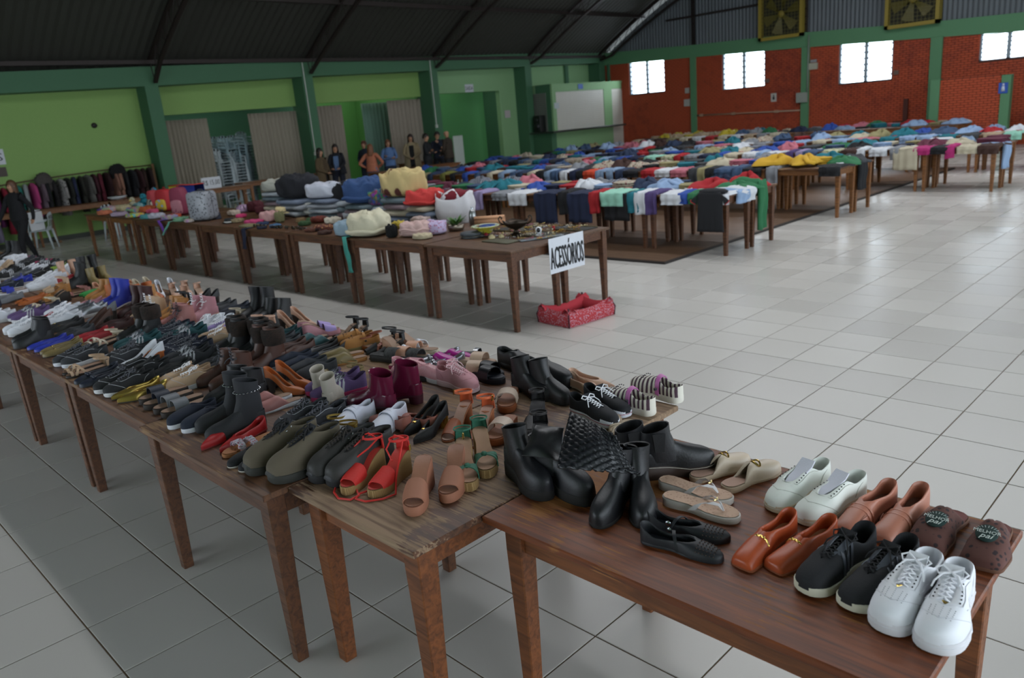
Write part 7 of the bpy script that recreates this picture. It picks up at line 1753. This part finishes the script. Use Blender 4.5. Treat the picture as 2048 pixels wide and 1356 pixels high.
# plastic chairs
PLW = mat('#b4bec2', .45, 0, 'plain', bump=.0); PLB = mat('#8fa5ad', .45, 0, 'plain', bump=.0)
def chair_meshes():
    d = []
    mb = bevel_box(-.20, -.21, .425, .20, .20, .445, .008); d.append(('seat', mb.mesh('seat', False)))
    mb = MB(); rows = []
    for i in range(9):
        a = pi*.5+pi*(i/8-.5)*.9; x = -.19-.03*sin(a); y = .21*(i/8*2-1); top = .84-.07*abs(i/8*2-1)**2.5
        rows.append([(x-.05, y*.97, top), (x-.035, y, .70), (x, y, .52), (x+.02, y, .44)])
    for a, b_ in zip(rows[::2], rows[1::2]): mb.grid([a, b_])
    mb.grid([[r_[0], r_[0][:2]+(r_[0][2]-.07,)] for r_ in rows]); mb.grid([[r_[2], r_[3]] for r_ in rows]); d.append(('backrest', mb.mesh('backrest')))
    for sx in (-1, 1):
        for sy in (-1, 1):
            mb = MB(); mb.tube([(sx*.18, sy*.19, .43), (sx*.235, sy*.225, 0)], [.028, .018], 6); d.append(('leg', mb.mesh('leg')))
        mb = MB(); mb.tube([(-.22, sx*.215, .66), (-.05, sx*.24, .645), (.16, sx*.23, .63), (.2, sx*.21, .43)], [.016, .022, .02, .018], 6); d.append(('armrest', mb.mesh('armrest')))
    return d
CM = chair_meshes()
allc = MB()
for nm, me in CM:
    k0 = len(allc.v); allc.v += [tuple(v.co) for v in me.vertices]
    for p_ in me.polygons: allc.f.append(tuple(k0+i for i in p_.vertices)); allc.m.append(0)
cme = allc.mesh('stacked_chair', True)
for nm, me in CM:
    md = None
ST = [(436, 265, -18.3, PLB, 'far left'), (452, 262, -18.0, PLB, 'left'), (470, 262, -18.2, PLB, 'middle'), (489, 255, -18.0, PLB, 'right'), (436, 290, -17.75, PLW, 'front left'), (466, 290, -17.75, PLW, 'front right')]
for (px, py, X, m_, nm_) in ST:
    top = atX(px, py, X); n = max(3, int((top.z-.84)/.088))
    for k in range(n):
        o = link('plastic_chair', cme, m_, None, (X, top.y, .0+.088*k+.001), (0, 0, R(10)))
        pos = 'top' if k == n-1 else f'{ordw[n-1-k]} from the top'
        tag(o, f'pale plastic chair, {pos} of the {nm_} stack between the curtains', 'chair', f'chairs in the {nm_} stack')
def chair(x, y, rz, label):
    rt = thing('plastic_chair', label, 'chair', (x, y, 0), rz)
    for nm, me in CM: link(nm, me, PLW, rt)
chair(-16.0, 9.45, R(-60), 'white plastic chair right of the price sign'); chair(-15.7, 4.35, R(-120), 'white plastic chair with a sheet of paper, beside the walking woman'); chair(-15.3, 5.9, R(20), 'white plastic chair under the brown tables by the rack')
o = link('paper_sign', bevel_box(-.01, -.16, 0, .01, .16, .42, .002).mesh('p', False), mat('#c4c6ca', .7), None, (-15.5, 4.25, .46), (0, 0, .2)); tag(o, 'white paper sign standing on the chair by the walking woman', 'sign'); o.name = 'paper_sign'
p = atX(66, 422, -15.6); o = thing('cooking_pot', 'pale pot lid on the chair behind the walking woman', 'pot', (-15.62, 4.3, .885)); mb = MB(); mb.lathe([(0, 0), (.12, 0), (.13, .03), (.06, .06), (0, .065)], 18); link('lid', mb.mesh('lid'), SILV, o)
p = atX(105, 408, -16.45); o = thing('enamel_bowl', 'white bowl on the tables by the rack', 'bowl', (-16.4, 6.4, HL+.001)); mb = MB(); mb.lathe([(0, .0), (.12, 0), (.22, .06), (.24, .09), (.20, .06), (0, .02)], 22); link('bowl', mb.mesh('bowl'), mat('#c9ccd0', .4), o)
# price sign
p1, p2, p3 = atX(404, 350, -14.8), atX(432, 341, -14.8), atX(440, 365, -14.8)
def flat_sign(name, X, y0, y1, z0, z1, label, txt, col_='#c9ccd2', tc='#16171a', axis='x', th=.006, fs=.7, rx=0, cat='sign', tilt=0):
    cy, cz_ = (y0+y1)/2, (z0+z1)/2; w_, h_ = abs(y1-y0), abs(z1-z0)
    rt = thing(name, label, cat, (X, cy, cz_) if axis == 'x' else (cy, X, cz_), 0 if axis == 'x' else R(-90)); rt.rotation_euler.x = 0
    mb = bevel_box(-th/2, -w_/2, -h_/2, th/2, w_/2, h_/2, .001); link('board', mb.mesh('board', False), mat(col_, .6, bump=.02), rt)
    if txt:
        me = text_mesh('lettering', txt, .2, .0005); xs_ = [v.co.x for v in me.vertices]; ys_ = [v.co.y for v in me.vertices]; sx_ = w_*.88/(max(xs_)-min(xs_)); sy_ = h_*fs/(max(ys_)-min(ys_))
        for v in me.vertices: v.co.x = (v.co.x-(max(xs_)+min(xs_))/2)*sx_; v.co.y = (v.co.y-(max(ys_)+min(ys_))/2)*sy_
        o = link('lettering', me, mat(tc, .7), rt, (th/2+.001, 0, 0), (R(90), 0, R(90)))
    return rt
flat_sign('price_sign', -14.95, atX(402, 360, -14.95).y, atX(441, 360, -14.95).y, .935, 1.22, 'white cardboard sign reading R$ 15,00 on the brown table', 'R$ 15,00', fs=.5)
flat_sign('exit_sign', XW+.02, 19.40, 19.82, 3.08, 3.36, 'white SAIDA exit sign above the green doorway', 'SAIDA', fs=.45)
flat_sign('poster', XW+.02, 21.35, 21.65, 2.06, 2.34, 'small red and white notice on the green wall', '', '#b9aeb0')
flat_sign('wall_sign', XW+.02, 3.6, 4.33, 1.98, 2.34, 'partly visible white sign ending in COS on the left wall', 'COS', fs=.5)
flat_sign('notice_photo', XW+.02, 3.9, 4.3, 1.70, 1.92, 'small framed picture under the white sign on the left wall', '', '#4a4038')
flat_sign('kiosk_sign', XK+.02, 24.1, 24.4, atX(1162, 178, XK).z, atX(1162, 168, XK).z, 'small blue sign on the serving kiosk', '', '#2456a8')
flat_sign('kiosk_notice', XK+.02, 22.62, 22.9, 2.24, 2.46, 'white paper notice at the corner of the kiosk', '', '#b9c2c4')
q = atX(188, 251, XW); o = thing('wall_lamp_box', 'round black fitting on the light green wall', 'fitting', (XW+.01, q.y, q.z)); mb = MB(); mb.lathe([(0, 0), (.07, 0), (.06, .05), (0, .06)], 12); x_ = link('box', mb.mesh('box'), MDK, o); x_.rotation_euler = (0, R(90), 0)
# speaker on the kiosk counter
sp = thing('loudspeaker', 'black loudspeaker on the dark kiosk counter', 'speaker', (-16.25, YK-.27, cz+.002), R(-90)); mb = bevel_box(-.16, -.17, 0, .16, .17, .62, .02); link('cabinet', mb.mesh('cabinet', False), mat('#0d0e10', .5), sp)
mb = MB(); mb.lathe([(.13, 0), (.12, -.012), (.04, -.03), (0, -.01)], 18); x_ = link('woofer', mb.mesh('woofer'), mat('#26282c', .4), sp, (.165, 0, .22), (0, R(90), 0)); x_ = link('tweeter', mb.mesh('tweeter'), mat('#26282c', .4), sp, (.165, 0, .46), (0, R(90), 0), (.5, .5, .5))
# white board behind the bald man
bx_ = thing('chair_back_board', 'tall pale board standing right of the bald man', 'board', (-15.3, 17.15, 0)); mb = bevel_box(-.02, -.22, .0, .02, .22, 1.62, .03); link('board', mb.mesh('board', False), mat('#a8b0a8', .6), bx_); 
# ================================================================ END WALL FITTINGS
def end_box(name, px0, py0, px1, py1, label, hexc, cat, dep=.06, txt=None, Y=YB-.02):
    a, b_ = atY(px0, py0, Y), atY(px1, py1, Y); rt = thing(name, label, cat, ((a.x+b_.x)/2, Y, (a.z+b_.z)/2)); w_, h_ = abs(b_.x-a.x)/2, abs(a.z-b_.z)/2
    mb = bevel_box(-w_, -dep, -h_, w_, 0, h_, .005); link('body', mb.mesh('body', False), mat(hexc, .6), rt)
    if txt == 'mark': mb = MB(); mb.box(-w_*.35, -dep-.004, -h_*.5, w_*.35, -dep, h_*.2); mb.blob((0, -dep, h_*.45), w_*.25, .005, h_*.2); link('symbol', mb.mesh('symbol'), mat('#20242c', .6), rt)
    return rt
end_box('extinguisher_sign', 1542, 187, 1553, 203, 'small white and black sign under the second window', '#b9b4ae', 'sign', .01, 'mark')
end_box('junction_box', 1594, 186, 1615, 204, 'grey electrical box on the middle green column', '#8f948c', 'electrical box', .08, None, YB-.10)
end_box('emergency_lamp', 1619, 127, 1636, 138, 'cream emergency lamp right of the middle column', '#a8a594', 'lamp', .08)
end_box('emergency_lamp', 1622, 120, 1634, 124, 'small white lamp heads above the emergency lamp', '#8f9094', 'lamp', .06)
end_box('wall_socket', 1369, 199, 1381, 212, 'white switch box left of the first green column', '#a8a6a2', 'electrical box', .05)
end_box('wall_socket', 1371, 176, 1379, 186, 'small white sensor above the switch box', '#a8a6a2', 'sensor', .05)
end_box('wall_fitting', 1788, 141, 1798, 149, 'round dark fitting right of the third window', '#6a5148', 'fitting', .05); end_box('wall_fitting', 1532, 158, 1539, 165, 'round dark fitting right of the second window', '#6a5148', 'fitting', .05)
a, b_ = atY(1393, 231, YB-.04), atY(1612, 220, YB-.04); pc = thing('wall_conduit', 'pale horizontal pipe along the brick wall between two columns', 'pipe', (0, 0, 0)); mb = MB(); mb.tube([a, b_], .028, 7); link('pipe', mb.mesh('pipe'), mat('#a3846e', .5), pc)
for t in (.05, .36, .75, .99): p = a.lerp(b_, t); mb = bevel_box(p.x-.08, p.y-.03, p.z-.05, p.x+.08, p.y+.02, p.z+.05, .01); link('bracket', mb.mesh('bracket', False), mat('#a3846e', .5), pc)
a = atY(1618, 70, YB-.12); c_ = atY(1614, 190, YB-.12); dp = thing('cable_duct', 'thin pale vertical cable duct beside the middle column', 'cable duct', (0, 0, 0)); mb = MB(); mb.tube([a, c_], .025, 6); link('duct', mb.mesh('duct'), mat('#7d8a80', .5), dp)
# ventilation louvres, yellow framed
YF = mat('#8c7a2c', .6); 
for (px0, px1, pyb, lb) in ((1516, 1604, 74, 'left'), (1768, 1877, 48, 'right')):
    a, b_ = atY(px0, pyb+3, YB-.25), atY(px1, pyb-4, YB-.25); w_ = (b_.x-a.x); rt = thing('exhaust_fan', f'{lb} one of the two big yellow-framed exhaust fans above the brick wall', 'fan', ((a.x+b_.x)/2, YB-.25, min(a.z, b_.z)-.02))
    h_ = w_*1.0; t_ = .11
    mb = MB(); mb.box(-w_/2, -.0, 0, w_/2, .3, t_); mb.box(-w_/2, 0, h_-t_, w_/2, .3, h_); mb.box(-w_/2, 0, 0, -w_/2+t_, .3, h_); mb.box(w_/2-t_, 0, 0, w_/2, .3, h_); link('frame', mb.mesh('frame', False), YF, rt)
    mb = MB(); mb.box(-w_/2+t_, .20, t_, w_/2-t_, .22, h_-t_); link('back_plate', mb.mesh('back_plate', False), mat('#2a2a20', .8), rt)
    mb = MB()
    for k in range(12): mb.box(-w_/2+t_, .01, t_+(h_-2*t_)*(k+.5)/12-.006, w_/2-t_, .022, t_+(h_-2*t_)*(k+.5)/12+.006)
    for k in range(12): mb.box(-w_/2+t_+(w_-2*t_)*(k+.5)/12-.006, .022, t_, -w_/2+t_+(w_-2*t_)*(k+.5)/12+.006, .03, h_-t_)
    link('guard', mb.mesh('guard', False), mat('#5c5526', .6), rt)
    for k in range(6):
        aa = k*pi/3+.3; mb = MB(); rows = []
        for i in range(6):
            f = .12+.88*i/5; R_ = (w_/2-t_-.04)*f; rows.append([(R_*cos(aa+.28*j), .10+.05*j, h_/2+R_*sin(aa+.28*j)) for j in (-1, 0, 1)])
        mb.grid(rows); x_ = link('blade', mb.mesh('blade'), mat('#5a531f', .5), rt)
    mb = MB(); mb.blob((0, .1, h_/2), .12, .08, .12, 12, 8); link('hub', mb.mesh('hub'), YF, rt)
# restroom partition in front of the brick wall at the right
YP = 25.6; a, b_ = atY(1880, 160, YP), atY(2008, 152, YP); xs0, xs1 = a.x, b_.x
mb = MB(); mb.box(xs0, YP, 0, xs1, YP+.15, a.z); mb.box(xs0-.0, YP, 0, xs0+.14, YB, a.z)
PT = struct('wall_partition', mb, MMO)
bk = MB(); z = .002; r_ = 0
while z+.056 < a.z+.02:
    x = xs0-.1+(Wd/2 if r_ % 2 else 0)
    while x < xs1:
        x0, x1 = max(xs0, x+.006), min(xs1, x+Wd-.006)
        if x1-x0 > .02:
            i = [bk.pt(p) for p in ((x0,YP,z),(x1,YP,z),(x1,YP,z+.056),(x0,YP,z+.056),(x0+.003,YP-.013,z+.003),(x1-.003,YP-.013,z+.003),(x1-.003,YP-.013,z+.053),(x0+.003,YP-.013,z+.053))]
            for f in ((4,5,6,7),(0,1,5,4),(2,3,7,6),(1,2,6,5),(3,0,4,7)): bk.face([i[k] for k in f])
        x += Wd
    z += H; r_ += 1
o = link('brickwork', bk.mesh('brickwork', False), MBR, PT); o['kind'] = 'stuff'
mb = bevel_box(xs1-.04, YP-.06, 0, xs1+.2, YP+.2, b_.z+.03, .01); link('post', mb.mesh('post', False), GCOL, PT); mb = bevel_box(xs0-.24, YP-.06, 0, xs0+.02, YP+.2, a.z+.02, .01); link('post', mb.mesh('post', False), GCOL, PT)
q0 = end_box('restroom_sign', 1998, 166, 2015, 186, 'blue sign with a white figure at the restroom partition', '#2850a8', 'sign', .012, None, YP-.07); mb = MB(); mb.blob((0, -.016, .10), .03, .006, .03, 8, 6); mb.prism([(-.05, -.09), (.05, -.09), (.03, .06), (-.03, .06)], 0, .006, Matrix.Translation((0, -.013, 0)) @ Matrix.Rotation(R(90), 4, 'X')); link('figure', mb.mesh('figure'), mat('#c4ccd8', .6), q0)
# bench / cross-shaped stand at the brick wall
a, b_ = atY(1790, 243, YB-.4), atY(1858, 243, YB-.4); st = thing('wooden_bench', 'dark wooden bench against the brick wall left of the partition', 'bench', ((a.x+b_.x)/2, YB-.4, 0)); w_ = (b_.x-a.x)/2
mb = bevel_box(-w_, -.2, a.z-.05, w_, .2, a.z, .005); link('seat', mb.mesh('seat', False), mat('#4a2c1c', .6), st)
for s_ in (-1, 1): mb = MB(); mb.box(s_*w_*.9-.03, -.18, 0, s_*w_*.9+.03, .18, a.z-.05); link('leg', mb.mesh('leg', False), mat('#4a2c1c', .6), st)
c_ = atY(1805, 198, YB-.2); mb = MB(); mb.box(-w_*.55-.07, .18, a.z, -w_*.55+.07, .24, c_.z); link('upright', mb.mesh('upright', False), mat('#4a2016', .7), st)
# white light strip along the gable edge (daylight gap)
